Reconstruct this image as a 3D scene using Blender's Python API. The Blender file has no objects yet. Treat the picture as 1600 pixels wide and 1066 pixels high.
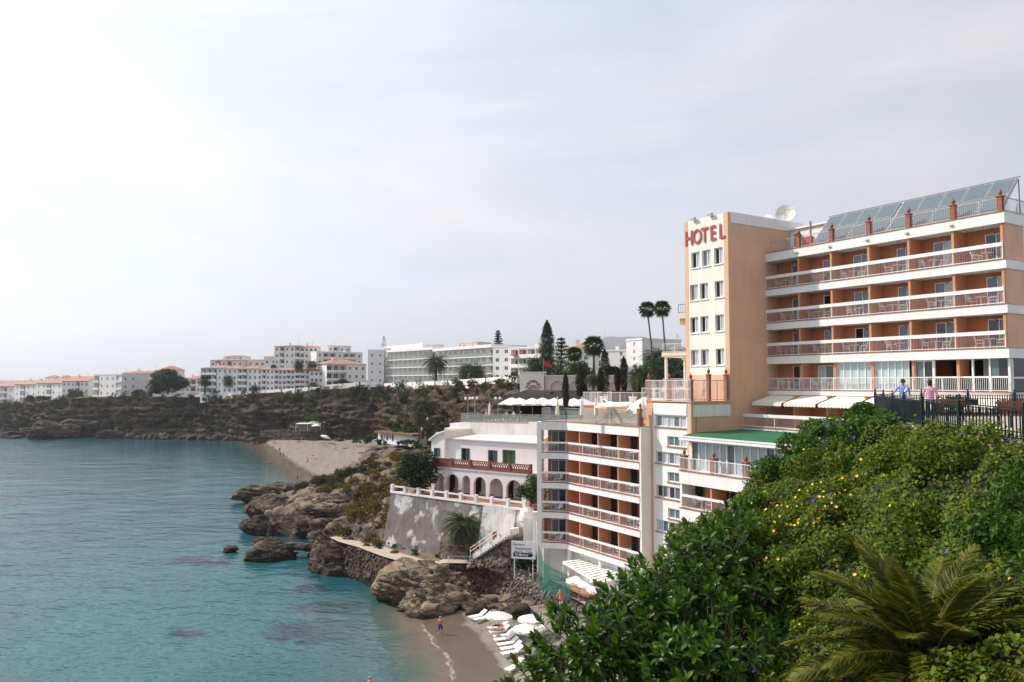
import bpy, bmesh, math, random
import numpy as np
from mathutils import Vector, Matrix
random.seed(7); RNG = np.random.default_rng(7)
SC = bpy.context.scene
COL = SC.collection
R = math.radians
# ------------------------------------------------------------------ camera
EYE = 24.0                                   # eye height above the sea
PITCH = math.atan(66 / 1200)
cam_data = bpy.data.cameras.new('camera'); cam = bpy.data.objects.new('camera', cam_data); COL.objects.link(cam)
cam_data.sensor_width = 36; cam_data.lens = 27.0; cam_data.clip_start = 0.3; cam_data.clip_end = 30000
cam.location = (0, 0, EYE); cam.rotation_euler = (math.pi / 2 + PITCH, 0, 0)
SC.camera = cam
# ------------------------------------------------------------------ world and sun
SUN_EL = R(41); TO_SUN = Vector((-0.95, 0.31, 0)).normalized()
world = bpy.data.worlds.new('World'); SC.world = world; world.use_nodes = True
def build_world():
    nt = world.node_tree; N = nt.nodes; L = nt.links; N.clear()
    out = N.new('ShaderNodeOutputWorld'); bg = N.new('ShaderNodeBackground'); bg.inputs[1].default_value = 0.15
    sky = N.new('ShaderNodeTexSky'); sky.sky_type = 'NISHITA'; sky.sun_disc = False
    sky.sun_elevation = SUN_EL; sky.sun_rotation = math.atan2(TO_SUN.x, TO_SUN.y)
    sky.air_density = 1.0; sky.dust_density = 1.2; sky.ozone_density = 1.5; sky.altitude = 30
    tc = N.new('ShaderNodeTexCoord'); mp = N.new('ShaderNodeMapping'); mp.inputs['Scale'].default_value = (1.0, 1.0, 3.2)
    mp.inputs['Rotation'].default_value = (0.2, 0.35, 0.4)
    n1 = N.new('ShaderNodeTexNoise'); n1.inputs['Scale'].default_value = 1.7; n1.inputs['Detail'].default_value = 9
    n1.inputs['Roughness'].default_value = 0.55; n1.inputs['Distortion'].default_value = 0.6
    rp = N.new('ShaderNodeMapRange'); rp.inputs['From Min'].default_value = 0.35; rp.inputs['From Max'].default_value = 0.7
    rp.inputs['To Min'].default_value = 0.58; rp.inputs['To Max'].default_value = 1.0
    # thin cirrus veil: scatters the sun's light forward, so it is brighter towards the sun
    dt = N.new('ShaderNodeVectorMath'); dt.operation = 'DOT_PRODUCT'; L.new(tc.outputs['Generated'], dt.inputs[0])
    dt.inputs[1].default_value = (TO_SUN.x * math.cos(SUN_EL), TO_SUN.y * math.cos(SUN_EL), math.sin(SUN_EL))
    def mth(op, x, y):
        q = N.new('ShaderNodeMath'); q.operation = op
        for i, v in enumerate((x, y)):
            if isinstance(v, (int, float)): q.inputs[i].default_value = v
            else: L.new(v, q.inputs[i])
        return q.outputs[0]
    half = mth('MULTIPLY_ADD', dt.outputs['Value'], 0.5); half.node.inputs[2].default_value = 0.5
    veil = mth('MULTIPLY_ADD', mth('POWER', half, 2.0), 4.2); veil.node.inputs[2].default_value = 3.2
    n2 = N.new('ShaderNodeTexNoise'); n2.inputs['Scale'].default_value = 2.6; n2.inputs['Detail'].default_value = 10; n2.inputs['Roughness'].default_value = 0.58; n2.inputs['Distortion'].default_value = 1.2
    L.new(mp.outputs[0], n2.inputs['Vector']); r2 = N.new('ShaderNodeMapRange'); r2.inputs['From Min'].default_value = 0.3; r2.inputs['From Max'].default_value = 0.7; r2.inputs['To Min'].default_value = 0.94; r2.inputs['To Max'].default_value = 1.05
    L.new(n2.outputs['Fac'], r2.inputs['Value'])
    tm = N.new('ShaderNodeMix'); tm.data_type = 'RGBA'; tm.inputs[6].default_value = (0.955, 0.97, 1.065, 1); tm.inputs[7].default_value = (0.995, 0.98, 1.02, 1)
    n5 = N.new('ShaderNodeTexNoise'); n5.inputs['Scale'].default_value = 1.5; n5.inputs['Detail'].default_value = 7; n5.inputs['Distortion'].default_value = 0.8; L.new(mp.outputs[0], n5.inputs['Vector'])
    r5 = N.new('ShaderNodeMapRange'); r5.inputs['From Min'].default_value = 0.38; r5.inputs['From Max'].default_value = 0.6; L.new(n5.outputs['Fac'], r5.inputs['Value']); L.new(r5.outputs[0], tm.inputs[0])
    sc = N.new('ShaderNodeVectorMath'); sc.operation = 'SCALE'; L.new(tm.outputs[2], sc.inputs[0]); L.new(mth('MULTIPLY', veil, r2.outputs[0]), sc.inputs['Scale'])
    mx = N.new('ShaderNodeMix'); mx.data_type = 'RGBA'
    L.new(tc.outputs['Generated'], mp.inputs['Vector']); L.new(mp.outputs[0], n1.inputs['Vector']); L.new(n1.outputs['Fac'], rp.inputs['Value'])
    L.new(rp.outputs[0], mx.inputs[0]); L.new(sky.outputs[0], mx.inputs[6]); L.new(sc.outputs[0], mx.inputs[7])
    L.new(mx.outputs[2], bg.inputs[0]); L.new(bg.outputs[0], out.inputs[0])
build_world()
sun_data = bpy.data.lights.new('sun', 'SUN'); sun = bpy.data.objects.new('sun', sun_data); COL.objects.link(sun)
sun_data.energy = 4.1; sun_data.angle = R(1.0); sun_data.color = (1.0, 0.93, 0.83)
sd = Vector((TO_SUN.x * math.cos(SUN_EL), TO_SUN.y * math.cos(SUN_EL), math.sin(SUN_EL)))
sun.rotation_euler = sd.to_track_quat('Z', 'Y').to_euler(); sun.location = (-200, 100, 200)
vs = SC.view_settings; vs.view_transform = 'Standard'; vs.look = 'None'; vs.exposure = 0.24; vs.gamma = 1.0; vs.use_curve_mapping = False
SC.cycles.max_bounces = 6; SC.cycles.transparent_max_bounces = 8
# ------------------------------------------------------------------ pixels of the photograph to places in the world
_c, _s = math.cos(PITCH), math.sin(PITCH)
EYEP = np.array([0, 0, EYE])
def ray(px, py):
    a = (px - 800) / 1200; b = (533 - py) / 1200
    return np.array([a, _c - b * _s, _s + b * _c])
def PY(px, py, Y):
    r = ray(px, py); return EYEP + r * (Y / r[1])
def PZ(px, py, z):
    r = ray(px, py); return EYEP + r * ((z - EYE) / r[2])
# ------------------------------------------------------------------ noise
def _hash(ix, iy, iz, seed):
    h = (ix * 374761393 + iy * 668265263 + iz * 1274126177 + seed * 362437) & 0xffffffff
    h = ((h ^ (h >> 13)) * 1274126177) & 0xffffffff
    return ((h ^ (h >> 16)) & 0xffff) / 65535.0
def vnoise(P, seed=0):
    P = np.asarray(P, float); F = np.floor(P); f = P - F; F = F.astype(np.int64)
    w = f * f * (3 - 2 * f); o = 0
    for dx in (0, 1):
        for dy in (0, 1):
            for dz in (0, 1):
                h = _hash(F[:, 0] + dx, F[:, 1] + dy, F[:, 2] + dz, seed)
                o = o + h * (w[:, 0] if dx else 1 - w[:, 0]) * (w[:, 1] if dy else 1 - w[:, 1]) * (w[:, 2] if dz else 1 - w[:, 2])
    return o * 2 - 1
def fbm(P, oct=4, seed=0, gain=0.5):
    a, o, t = 1.0, 0, 0
    P = np.asarray(P, float)
    for i in range(oct):
        o = o + a * vnoise(P * 2 ** i + i * 17.3, seed + i); t += a; a *= gain
    return o / t
def worley(P, seed=0):
    """distance to the border between random cells, and each cell's own random value"""
    P = np.asarray(P, float); F = np.floor(P).astype(np.int64); d1 = np.full(len(P), 9.0); d2 = d1.copy(); cv = np.zeros(len(P))
    for dx in (-1, 0, 1):
        for dy in (-1, 0, 1):
            for dz in (-1, 0, 1):
                C = F + [dx, dy, dz]; h = [_hash(C[:, 0], C[:, 1], C[:, 2], seed + k) for k in range(4)]
                d = np.sqrt((C[:, 0] + h[0] - P[:, 0]) ** 2 + (C[:, 1] + h[1] - P[:, 1]) ** 2 + (C[:, 2] + h[2] - P[:, 2]) ** 2)
                n = d < d1; d2 = np.where(n, d1, np.minimum(d2, d)); cv = np.where(n, h[3], cv); d1 = np.where(n, d, d1)
    return d2 - d1, cv
def ridged(P, oct=4, seed=0):
    a, o, t = 1.0, 0, 0
    P = np.asarray(P, float)
    for i in range(oct):
        o = o + a * (1 - 2 * np.abs(vnoise(P * 2 ** i + i * 11.1, seed + i))); t += a; a *= 0.5
    return o / t
# ------------------------------------------------------------------ materials
MATS = {}
def nodes_of(name):
    m = bpy.data.materials.new(name); m.use_nodes = True; nt = m.node_tree
    b = nt.nodes['Principled BSDF']; return m, nt, nt.nodes, nt.links, b
def mat(name, col, rough=0.75, var=0.12, scale=1.5, bump=0.0, bscale=14, col2=None, streak=0.0, metal=0.0, spec=0.4, patch=(0.45, 0.62)):
    """paint, stone, cloth ...: base colour broken by two noises, optional second colour in patches, streaks down the wall, fine bump"""
    if name in MATS: return MATS[name]
    m, nt, N, L, b = nodes_of(name)
    g = N.new('ShaderNodeNewGeometry')
    n1 = N.new('ShaderNodeTexNoise'); n1.inputs['Scale'].default_value = scale; n1.inputs['Detail'].default_value = 6
    L.new(g.outputs['Position'], n1.inputs['Vector'])
    mr = N.new('ShaderNodeMapRange'); mr.inputs['From Min'].default_value = 0.25; mr.inputs['From Max'].default_value = 0.75
    mr.inputs['To Min'].default_value = 1 - var; mr.inputs['To Max'].default_value = 1 + var
    L.new(n1.outputs['Fac'], mr.inputs['Value'])
    src = None
    if col2 is not None:
        n2 = N.new('ShaderNodeTexNoise'); n2.inputs['Scale'].default_value = scale * 0.6; n2.inputs['Detail'].default_value = 8; n2.inputs['Roughness'].default_value = 0.6
        L.new(g.outputs['Position'], n2.inputs['Vector'])
        r2 = N.new('ShaderNodeMapRange'); r2.inputs['From Min'].default_value = patch[0]; r2.inputs['From Max'].default_value = patch[1]
        L.new(n2.outputs['Fac'], r2.inputs['Value'])
        mx = N.new('ShaderNodeMix'); mx.data_type = 'RGBA'; mx.inputs[6].default_value = (*col, 1); mx.inputs[7].default_value = (*col2, 1)
        L.new(r2.outputs[0], mx.inputs[0]); src = mx.outputs[2]
    vm = N.new('ShaderNodeVectorMath'); vm.operation = 'SCALE'
    if src: L.new(src, vm.inputs[0])
    else: vm.inputs[0].default_value = col
    L.new(mr.outputs[0], vm.inputs['Scale']); last = vm.outputs[0]
    if streak:
        mp = N.new('ShaderNodeVectorMath'); mp.operation = 'MULTIPLY'; mp.inputs[1].default_value = (3.1, 3.1, 0.22)
        L.new(g.outputs['Position'], mp.inputs[0])
        n3 = N.new('ShaderNodeTexNoise'); n3.inputs['Scale'].default_value = 1.0; n3.inputs['Detail'].default_value = 5
        L.new(mp.outputs[0], n3.inputs['Vector'])
        r3 = N.new('ShaderNodeMapRange'); r3.inputs['From Min'].default_value = 0.5; r3.inputs['From Max'].default_value = 0.78
        r3.inputs['To Min'].default_value = 1.0; r3.inputs['To Max'].default_value = 1 - streak
        L.new(n3.outputs['Fac'], r3.inputs['Value'])
        v2 = N.new('ShaderNodeVectorMath'); v2.operation = 'SCALE'; L.new(last, v2.inputs[0]); L.new(r3.outputs[0], v2.inputs['Scale']); last = v2.outputs[0]
    L.new(last, b.inputs['Base Color'])
    b.inputs['Roughness'].default_value = rough; b.inputs['Metallic'].default_value = metal; b.inputs['Specular IOR Level'].default_value = spec
    if bump:
        n4 = N.new('ShaderNodeTexNoise'); n4.inputs['Scale'].default_value = bscale; n4.inputs['Detail'].default_value = 6; n4.inputs['Roughness'].default_value = 0.65
        L.new(g.outputs['Position'], n4.inputs['Vector'])
        bp = N.new('ShaderNodeBump'); bp.inputs['Strength'].default_value = min(1, bump * 3); bp.inputs['Distance'].default_value = bump
        L.new(n4.outputs['Fac'], bp.inputs['Height']); L.new(bp.outputs[0], b.inputs['Normal'])
    MATS[name] = m; return m
def leaf_mat(name, cols, rough=0.45, trans=0.3, spec=0.35):
    """foliage: each leaf takes its own tone, light shines through a little"""
    if name in MATS: return MATS[name]
    m, nt, N, L, b = nodes_of(name)
    g = N.new('ShaderNodeNewGeometry'); cr = N.new('ShaderNodeValToRGB'); cr.color_ramp.interpolation = 'LINEAR'
    e = cr.color_ramp.elements
    while len(e) < len(cols): e.new(0.5)
    for i, c in enumerate(cols): e[i].position = i / (len(cols) - 1); e[i].color = (*c, 1)
    L.new(g.outputs['Random Per Island'], cr.inputs[0])
    L.new(cr.outputs[0], b.inputs['Base Color']); b.inputs['Roughness'].default_value = rough; b.inputs['Specular IOR Level'].default_value = spec
    b.inputs['Specular IOR Level'].default_value = spec * 0.55; tr = N.new('ShaderNodeBsdfTranslucent'); vm = N.new('ShaderNodeVectorMath'); vm.operation = 'MULTIPLY'; vm.inputs[1].default_value = (1.2, 1.25, 0.5)
    L.new(cr.outputs[0], vm.inputs[0]); L.new(vm.outputs[0], tr.inputs['Color'])
    ms = N.new('ShaderNodeMixShader'); ms.inputs[0].default_value = trans
    L.new(b.outputs[0], ms.inputs[1]); L.new(tr.outputs[0], ms.inputs[2]); L.new(ms.outputs[0], N['Material Output'].inputs[0])
    MATS[name] = m; return m
def glass_mat(name, col, rough=0.06, spec=0.6):
    if name in MATS: return MATS[name]
    m, nt, N, L, b = nodes_of(name)
    b.inputs['Base Color'].default_value = (*col, 1); b.inputs['Roughness'].default_value = rough; b.inputs['Specular IOR Level'].default_value = spec
    g = N.new('ShaderNodeNewGeometry'); n = N.new('ShaderNodeTexNoise'); n.inputs['Scale'].default_value = 1.3
    L.new(g.outputs['Position'], n.inputs['Vector']); bp = N.new('ShaderNodeBump'); bp.inputs['Strength'].default_value = 0.15; bp.inputs['Distance'].default_value = 0.02
    L.new(n.outputs['Fac'], bp.inputs['Height']); L.new(bp.outputs[0], b.inputs['Normal'])
    MATS[name] = m; return m
def clear_mat(name, col, alpha):
    """thin clear glass or netting: partly see-through"""
    if name in MATS: return MATS[name]
    m, nt, N, L, b = nodes_of(name)
    b.inputs['Base Color'].default_value = (*col, 1); b.inputs['Roughness'].default_value = 0.08
    tp = N.new('ShaderNodeBsdfTransparent'); tp.inputs[0].default_value = (0.9, 0.95, 0.94, 1)
    ms = N.new('ShaderNodeMixShader'); ms.inputs[0].default_value = alpha
    L.new(tp.outputs[0], ms.inputs[1]); L.new(b.outputs[0], ms.inputs[2]); L.new(ms.outputs[0], N['Material Output'].inputs[0])
    MATS[name] = m; return m
WHITE = mat('white render', (0.80, 0.785, 0.76), 0.8, 0.06, 0.8, 0.004, 30, streak=0.1)
WHITE2 = mat('old whitewash', (0.78, 0.76, 0.74), 0.85, 0.07, 0.6, 0.01, 12, col2=(0.66, 0.63, 0.60), streak=0.16, patch=(0.5, 0.75))
PAINT = mat('white paint', (0.80, 0.79, 0.77), 0.45, 0.03, 3)
CREAM = mat('cream render', (0.80, 0.75, 0.66), 0.8, 0.06, 0.7, 0.004, 30, streak=0.1)
TAN = mat('tan render', (0.68, 0.425, 0.28), 0.85, 0.09, 0.5, 0.004, 30, streak=0.08)
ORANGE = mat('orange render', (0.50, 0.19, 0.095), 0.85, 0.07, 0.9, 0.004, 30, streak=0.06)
ORANGE_LIT = mat('lit orange render', (0.60, 0.265, 0.145), 0.85, 0.07, 0.9, 0.004, 30, streak=0.06)  # the balcony orange made paler, sunlight on the partition edges put into the colour
TERRA = mat('terracotta', (0.30, 0.10, 0.065), 0.7, 0.2, 5, 0.004, 30)
BRICKRED = mat('red brick trim', (0.34, 0.12, 0.075), 0.8, 0.25, 8, 0.004, 40)
TILE = mat('clay roof tile', (0.42, 0.21, 0.135), 0.8, 0.3, 1.2, 0.02, 6, col2=(0.30, 0.17, 0.12))
GLASSD = glass_mat('dark window glass', (0.015, 0.02, 0.025))
GLASSB = glass_mat('blue window glass', (0.10, 0.14, 0.17), 0.12)
CURTAIN = glass_mat('curtained glass', (0.42, 0.50, 0.53), 0.2, 0.5)
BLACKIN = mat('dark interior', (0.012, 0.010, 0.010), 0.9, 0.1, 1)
PLASTIC = mat('white plastic', (0.72, 0.70, 0.68), 0.4, 0.04, 4)
IRON = mat('black painted iron', (0.008, 0.018, 0.020), 0.35, 0.15, 6, metal=0.2)
STEEL = mat('grey steel', (0.42, 0.41, 0.40), 0.45, 0.1, 4, metal=0.6)
CANVAS = mat('cream canvas', (0.78, 0.74, 0.64), 0.85, 0.05, 2)
CANVASW = mat('white canvas', (0.80, 0.78, 0.73), 0.85, 0.05, 2)
GREENROOF = mat('green felt roof', (0.012, 0.115, 0.046), 0.9, 0.2, 1.1, 0.006, 20, col2=(0.025, 0.145, 0.06))
SIGNRED = mat('red sign letter', (0.44, 0.06, 0.05), 0.5, 0.06, 3)
BARS_SHADED = mat('shaded railing bar', (0.46, 0.35, 0.32), 0.6, 0.1, 3)  # white bars toned brown, the balcony shade put into their colour
SHUTTER = mat('green shutter', (0.06, 0.12, 0.055), 0.7, 0.1, 3)
WOOD = mat('brown wood', (0.20, 0.09, 0.045), 0.7, 0.25, 6)
BARK = mat('bark', (0.14, 0.10, 0.07), 0.95, 0.3, 6, 0.02, 14)
SKIN = mat('skin', (0.52, 0.24, 0.15), 0.55, 0.06, 10)
# ------------------------------------------------------------------ objects
ORG = {}
class Frame:
    """a building's own axes: x along its front from left to right, y into the building, z up (height above the sea)"""
    def __init__(s, o, u):
        s.o = np.array(o[:2], float); s.u = np.array(u[:2], float); s.u /= np.linalg.norm(s.u); s.v = np.array([-s.u[1], s.u[0]])
        s.rot = math.atan2(s.u[1], s.u[0])
    def w(s, x, y, z): q = s.o + s.u * x + s.v * y; return (float(q[0]), float(q[1]), float(z))
    def hit(s, px, py, y=0.0):
        n = np.array([s.v[0], s.v[1], 0]); o = np.array([*(s.o + s.v * y), 0]); r = ray(px, py)
        q = EYEP + r * (((o - EYEP) @ n) / (r @ n)); return float((q[:2] - s.o) @ s.u), float(q[2])
WORLD = Frame((0, 0), (1, 0))
def tag(o, label=None, cat=None, group=None, kind=None):
    if label: o['label'] = label
    if cat: o['category'] = cat
    if group: o['group'] = group
    if kind or cat: o['kind'] = kind or 'thing'
    return o
def thing(name, label, cat, org=(0, 0, 0), fr=None, group=None, rz=0.0, kind=None):
    fr = fr or WORLD
    o = bpy.data.objects.new(name, None); COL.objects.link(o); o.empty_display_size = 0.5
    o.location = fr.w(*org); o.rotation_euler = (0, 0, fr.rot + rz); ORG[o.name] = tuple(org)
    return tag(o, label, cat, group, kind)
def root_org(p):
    while p is not None:
        if p.name in ORG: return ORG[p.name]
        p = p.parent
    return (0, 0, 0)
def link(name, me, parent=None, loc=(0, 0, 0), rot=(0, 0, 0), scale=(1, 1, 1)):
    """place a shared mesh; loc in the coordinates of the parent thing's frame"""
    o = bpy.data.objects.new(name, me); COL.objects.link(o)
    if parent is not None:
        g = root_org(parent); o.parent = parent; o.location = (loc[0] - g[0], loc[1] - g[1], loc[2] - g[2])
        if parent.type == 'MESH': o.location = Vector(o.location) - Vector(parent.location)
    else: o.location = loc
    o.rotation_euler = rot; o.scale = scale
    return o
def mesh_np(name, V, F, mats, smooth=False, fm=None):
    """V (n,3), F (m,k) arrays -> mesh, fast"""
    V = np.asarray(V, np.float32); F = np.asarray(F, np.int32); me = bpy.data.meshes.new(name)
    k = F.shape[1]; me.vertices.add(len(V)); me.vertices.foreach_set('co', V.ravel()); me.loops.add(F.size); me.polygons.add(len(F))
    me.loops.foreach_set('vertex_index', F.ravel()); me.polygons.foreach_set('loop_start', np.arange(0, F.size, k, dtype=np.int32))
    me.polygons.foreach_set('loop_total', np.full(len(F), k, np.int32))
    if smooth: me.polygons.foreach_set('use_smooth', np.ones(len(F), bool))
    for m in (mats if isinstance(mats, (list, tuple)) else [mats]): me.materials.append(m)
    if fm is not None: me.polygons.foreach_set('material_index', np.asarray(fm, np.int32))
    me.update(); me.validate(); return me
class MB:
    def __init__(s): s.v = []; s.f = []; s.m = []
    def face(s, idx, mi=0): s.f.append(idx); s.m.append(mi)
    def box(s, x0, x1, y0, y1, z0, z1, mi=0):
        n = len(s.v); s.v += [(x0, y0, z0), (x1, y0, z0), (x1, y1, z0), (x0, y1, z0), (x0, y0, z1), (x1, y0, z1), (x1, y1, z1), (x0, y1, z1)]
        for q in ((0, 3, 2, 1), (4, 5, 6, 7), (0, 1, 5, 4), (1, 2, 6, 5), (2, 3, 7, 6), (3, 0, 4, 7)): s.face(tuple(n + i for i in q), mi)
        return s
    def quad(s, *p, mi=0):
        n = len(s.v); s.v += [tuple(q) for q in p]; s.face(tuple(range(n, n + len(p))), mi); return s
    def prism(s, pts, z0, z1, mi=0, z1f=None):
        n = len(s.v); k = len(pts)
        a = sum(pts[i][0] * pts[(i + 1) % k][1] - pts[(i + 1) % k][0] * pts[i][1] for i in range(k))
        if a < 0: pts = pts[::-1]
        s.v += [(p[0], p[1], z0) for p in pts] + [(p[0], p[1], z1f(*p) if z1f else z1) for p in pts]
        s.face(tuple(n + i for i in range(k - 1, -1, -1)), mi); s.face(tuple(n + k + i for i in range(k)), mi)
        for i in range(k): j = (i + 1) % k; s.face((n + i, n + j, n + k + j, n + k + i), mi)
        return s
    def slab(s, pts, axis, a0, a1, mi=0):
        """extrude a polygon given in the x-z plane (axis 'y') or the y-z plane (axis 'x')"""
        n = len(s.v); k = len(pts); mk = (lambda p, a: (p[0], a, p[1])) if axis == 'y' else (lambda p, a: (a, p[0], p[1]))
        s.v += [mk(p, a0) for p in pts] + [mk(p, a1) for p in pts]
        s.face(tuple(n + i for i in range(k)), mi); s.face(tuple(n + k + i for i in range(k - 1, -1, -1)), mi)
        for i in range(k): j = (i + 1) % k; s.face((n + i, n + k + i, n + k + j, n + j), mi)
        return s
    def tube(s, pts, rad, k=6, mi=0, cap=True):
        pts = [Vector(p) for p in pts]; n0 = len(s.v); m = len(pts)
        rad = rad if isinstance(rad, (list, tuple)) else [rad] * m
        for i, p in enumerate(pts):
            d = (pts[min(i + 1, m - 1)] - pts[max(i - 1, 0)]).normalized()
            a = d.orthogonal().normalized() if abs(d.z) < 0.9 else Vector((1, 0, 0)).cross(d).normalized()
            b = d.cross(a)
            for j in range(k): t = 2 * math.pi * j / k; s.v.append(tuple(p + (a * math.cos(t) + b * math.sin(t)) * rad[i]))
        for i in range(m - 1):
            for j in range(k): j2 = (j + 1) % k; s.face((n0 + i * k + j, n0 + i * k + j2, n0 + (i + 1) * k + j2, n0 + (i + 1) * k + j), mi)
        if cap: s.face(tuple(n0 + j for j in range(k - 1, -1, -1)), mi); s.face(tuple(n0 + (m - 1) * k + j for j in range(k)), mi)
        return s
    def lathe(s, prof, c=(0, 0, 0), k=10, mi=0):
        n0 = len(s.v)
        for r, z in prof:
            for j in range(k): t = 2 * math.pi * j / k; s.v.append((c[0] + r * math.cos(t), c[1] + r * math.sin(t), c[2] + z))
        for i in range(len(prof) - 1):
            for j in range(k): j2 = (j + 1) % k; s.face((n0 + i * k + j, n0 + i * k + j2, n0 + (i + 1) * k + j2, n0 + (i + 1) * k + j), mi)
        s.face(tuple(n0 + j for j in range(k - 1, -1, -1)), mi); s.face(tuple(n0 + (len(prof) - 1) * k + j for j in range(k)), mi)
        return s
    def mesh(s, name, mats, org=(0, 0, 0), smooth=False):
        me = bpy.data.meshes.new(name)
        me.from_pydata([(a - org[0], b - org[1], c - org[2]) for a, b, c in s.v], [], s.f)
        for m in (mats if isinstance(mats, (list, tuple)) else [mats]): me.materials.append(m)
        if isinstance(mats, (list, tuple)): me.polygons.foreach_set('material_index', s.m)
        if smooth: me.polygons.foreach_set('use_smooth', [True] * len(me.polygons))
        me.update(); return me
    def build(s, name, mats, parent=None, smooth=False, kind=None):
        g = root_org(parent)
        if parent is not None and parent.type == 'MESH': g = tuple(a + b for a, b in zip(g, parent.location))
        me = s.mesh(name, mats, g, smooth)
        o = bpy.data.objects.new(name, me); COL.objects.link(o); o.parent = parent
        if kind: o['kind'] = kind
        return o
def copy_tree(o, parent=None):
    c = o.copy(); COL.objects.link(c); c.parent = parent
    if o.name in ORG: ORG[c.name] = ORG[o.name]
    for ch in list(o.children): copy_tree(ch, c)
    return c
ORD = ['first', 'second', 'third', 'fourth', 'fifth', 'sixth', 'seventh', 'eighth', 'ninth', 'tenth', 'eleventh', 'twelfth', 'thirteenth', 'fourteenth', 'fifteenth', 'sixteenth']
# ================================================================== foliage helpers
def unit(a): return a / np.maximum(np.linalg.norm(a, axis=-1, keepdims=True), 1e-9)
def leaf_mesh(name, P, N, size, mat_, aspect=0.5, fold=0.16, axis=None, jit=0.6, rng=RNG):
    """one small folded blade for each point"""
    n = len(P); N = unit(N + rng.normal(0, jit, (n, 3)))
    a = rng.normal(0, 1, (n, 3)) if axis is None else axis + rng.normal(0, jit, (n, 3))
    a = unit(a - N * (a * N).sum(1, keepdims=True)); b = np.cross(N, a)
    s = (size * rng.uniform(0.6, 1.3, n))[:, None] if np.isscalar(size) else size[:, None]
    V = np.empty((n, 4, 3)); V[:, 0] = P; V[:, 2] = P + a * s
    V[:, 1] = P + a * s * 0.45 - b * s * aspect * 0.5 + N * s * fold; V[:, 3] = P + a * s * 0.45 + b * s * aspect * 0.5 + N * s * fold
    i = np.arange(n)[:, None] * 4
    F = np.concatenate([i + [0, 2, 1], i + [0, 3, 2]], 1).reshape(-1, 3)
    return mesh_np(name, V.reshape(-1, 3), F, mat_)
def clumps(center, radii, n, k, rng=RNG, shell=0.55, cr=0.36, zbias=0.0):
    """points gathered in k uneven clumps through an ellipsoid"""
    c = np.array(center, float); rr = np.array(radii, float)
    d = unit(rng.normal(0, 1, (k, 3)) + [0, 0, zbias]); q = d * rng.uniform(shell, 0.95, (k, 1)) * rng.uniform(0.75, 1.12, (k, 1))
    w = rng.uniform(0.6, 1.3, k); i = rng.choice(k, n, p=w / w.sum())
    e = unit(rng.normal(0, 1, (n, 3))); cs = cr * w[i][:, None] * rng.uniform(0.55, 1.0, (n, 1))
    L = q[i] + e * cs
    return c + L * rr, unit(e + 0.5 * L + [0, 0, 0.25])
G_DARK = leaf_mat('dark evergreen leaves', [(0.010, 0.022, 0.010), (0.020, 0.042, 0.016), (0.035, 0.062, 0.022)])
G_MID = leaf_mat('mid green leaves', [(0.018, 0.045, 0.012), (0.036, 0.080, 0.018), (0.065, 0.115, 0.025)])
G_DRY = leaf_mat('dry scrub', [(0.085, 0.065, 0.024), (0.17, 0.115, 0.036), (0.25, 0.17, 0.055), (0.11, 0.11, 0.03)], 0.8, 0.15)
G_GREY = leaf_mat('grey green scrub', [(0.035, 0.038, 0.018), (0.07, 0.07, 0.034), (0.115, 0.105, 0.05)], 0.8, 0.15)
G_CYP = leaf_mat('cypress leaves', [(0.012, 0.018, 0.009), (0.028, 0.034, 0.014), (0.06, 0.048, 0.02)], 0.8, 0.1)
G_PALM = leaf_mat('palm leaflets', [(0.022, 0.040, 0.014), (0.05, 0.075, 0.022), (0.085, 0.10, 0.03)], 0.5, 0.2)
G_PALMD = leaf_mat('dry palm leaflets', [(0.10, 0.065, 0.03), (0.17, 0.11, 0.05)], 0.8, 0.1)
def leaf_tree(name, label, base, h, crown_c, radii, n=1500, leaf=0.5, m=None, k=26, group=None, cat='tree', trunk_r=0.25, zbias=0.2, aspect=0.6, limbs=4):
    t = thing(name, label, cat, tuple(base), group=group); m = m or G_MID
    c = np.array(base, float) + np.array(crown_c, float)
    P, N = clumps(c, radii, n, k, zbias=zbias)
    me = leaf_mesh('crown', P - np.array(base), N, leaf, m, aspect); link('crown', me, t, base)['kind'] = 'stuff'
    b = MB(); top = c - np.array([0, 0, radii[2] * 0.2])
    b.tube([base, (base[0] * 0.6 + top[0] * 0.4, base[1] * 0.6 + top[1] * 0.4, base[2] + (top[2] - base[2]) * 0.5), top], [trunk_r * 1.25, trunk_r, trunk_r * 0.6], 7)
    for i in range(limbs):
        a = i * 6.283 / limbs + 0.7; s0 = np.array(base) * 0.45 + top * 0.55
        b.tube([s0, s0 + [radii[0] * 0.4 * math.cos(a), radii[1] * 0.4 * math.sin(a), radii[2] * 0.35], c + np.array([radii[0] * 0.75 * math.cos(a), radii[1] * 0.75 * math.sin(a), radii[2] * 0.2])], [trunk_r * 0.6, trunk_r * 0.4, trunk_r * 0.15], 5)
    b.build('trunk', BARK, t, True)
    return t
def bush_stuff(name, label, cat, spots, m, leaf, per=220, kind='stuff', shell=0.4, aspect=0.5):
    """ground cover: many low clumps as one mass"""
    Ps, Ns = [], []
    for (x, y, z, rx, rz) in spots:
        P, N = clumps((x, y, z + rz * 0.35), (rx, rx, rz), int(per * rng_u(0.7, 1.3)), 7, shell=shell); Ps.append(P); Ns.append(N)
    P = np.concatenate(Ps); N = np.concatenate(Ns)
    o = link(name, leaf_mesh(name, P, N, leaf, m, aspect)); return tag(o, label, cat, kind=kind)
def rng_u(a, b): return float(RNG.uniform(a, b))
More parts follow.
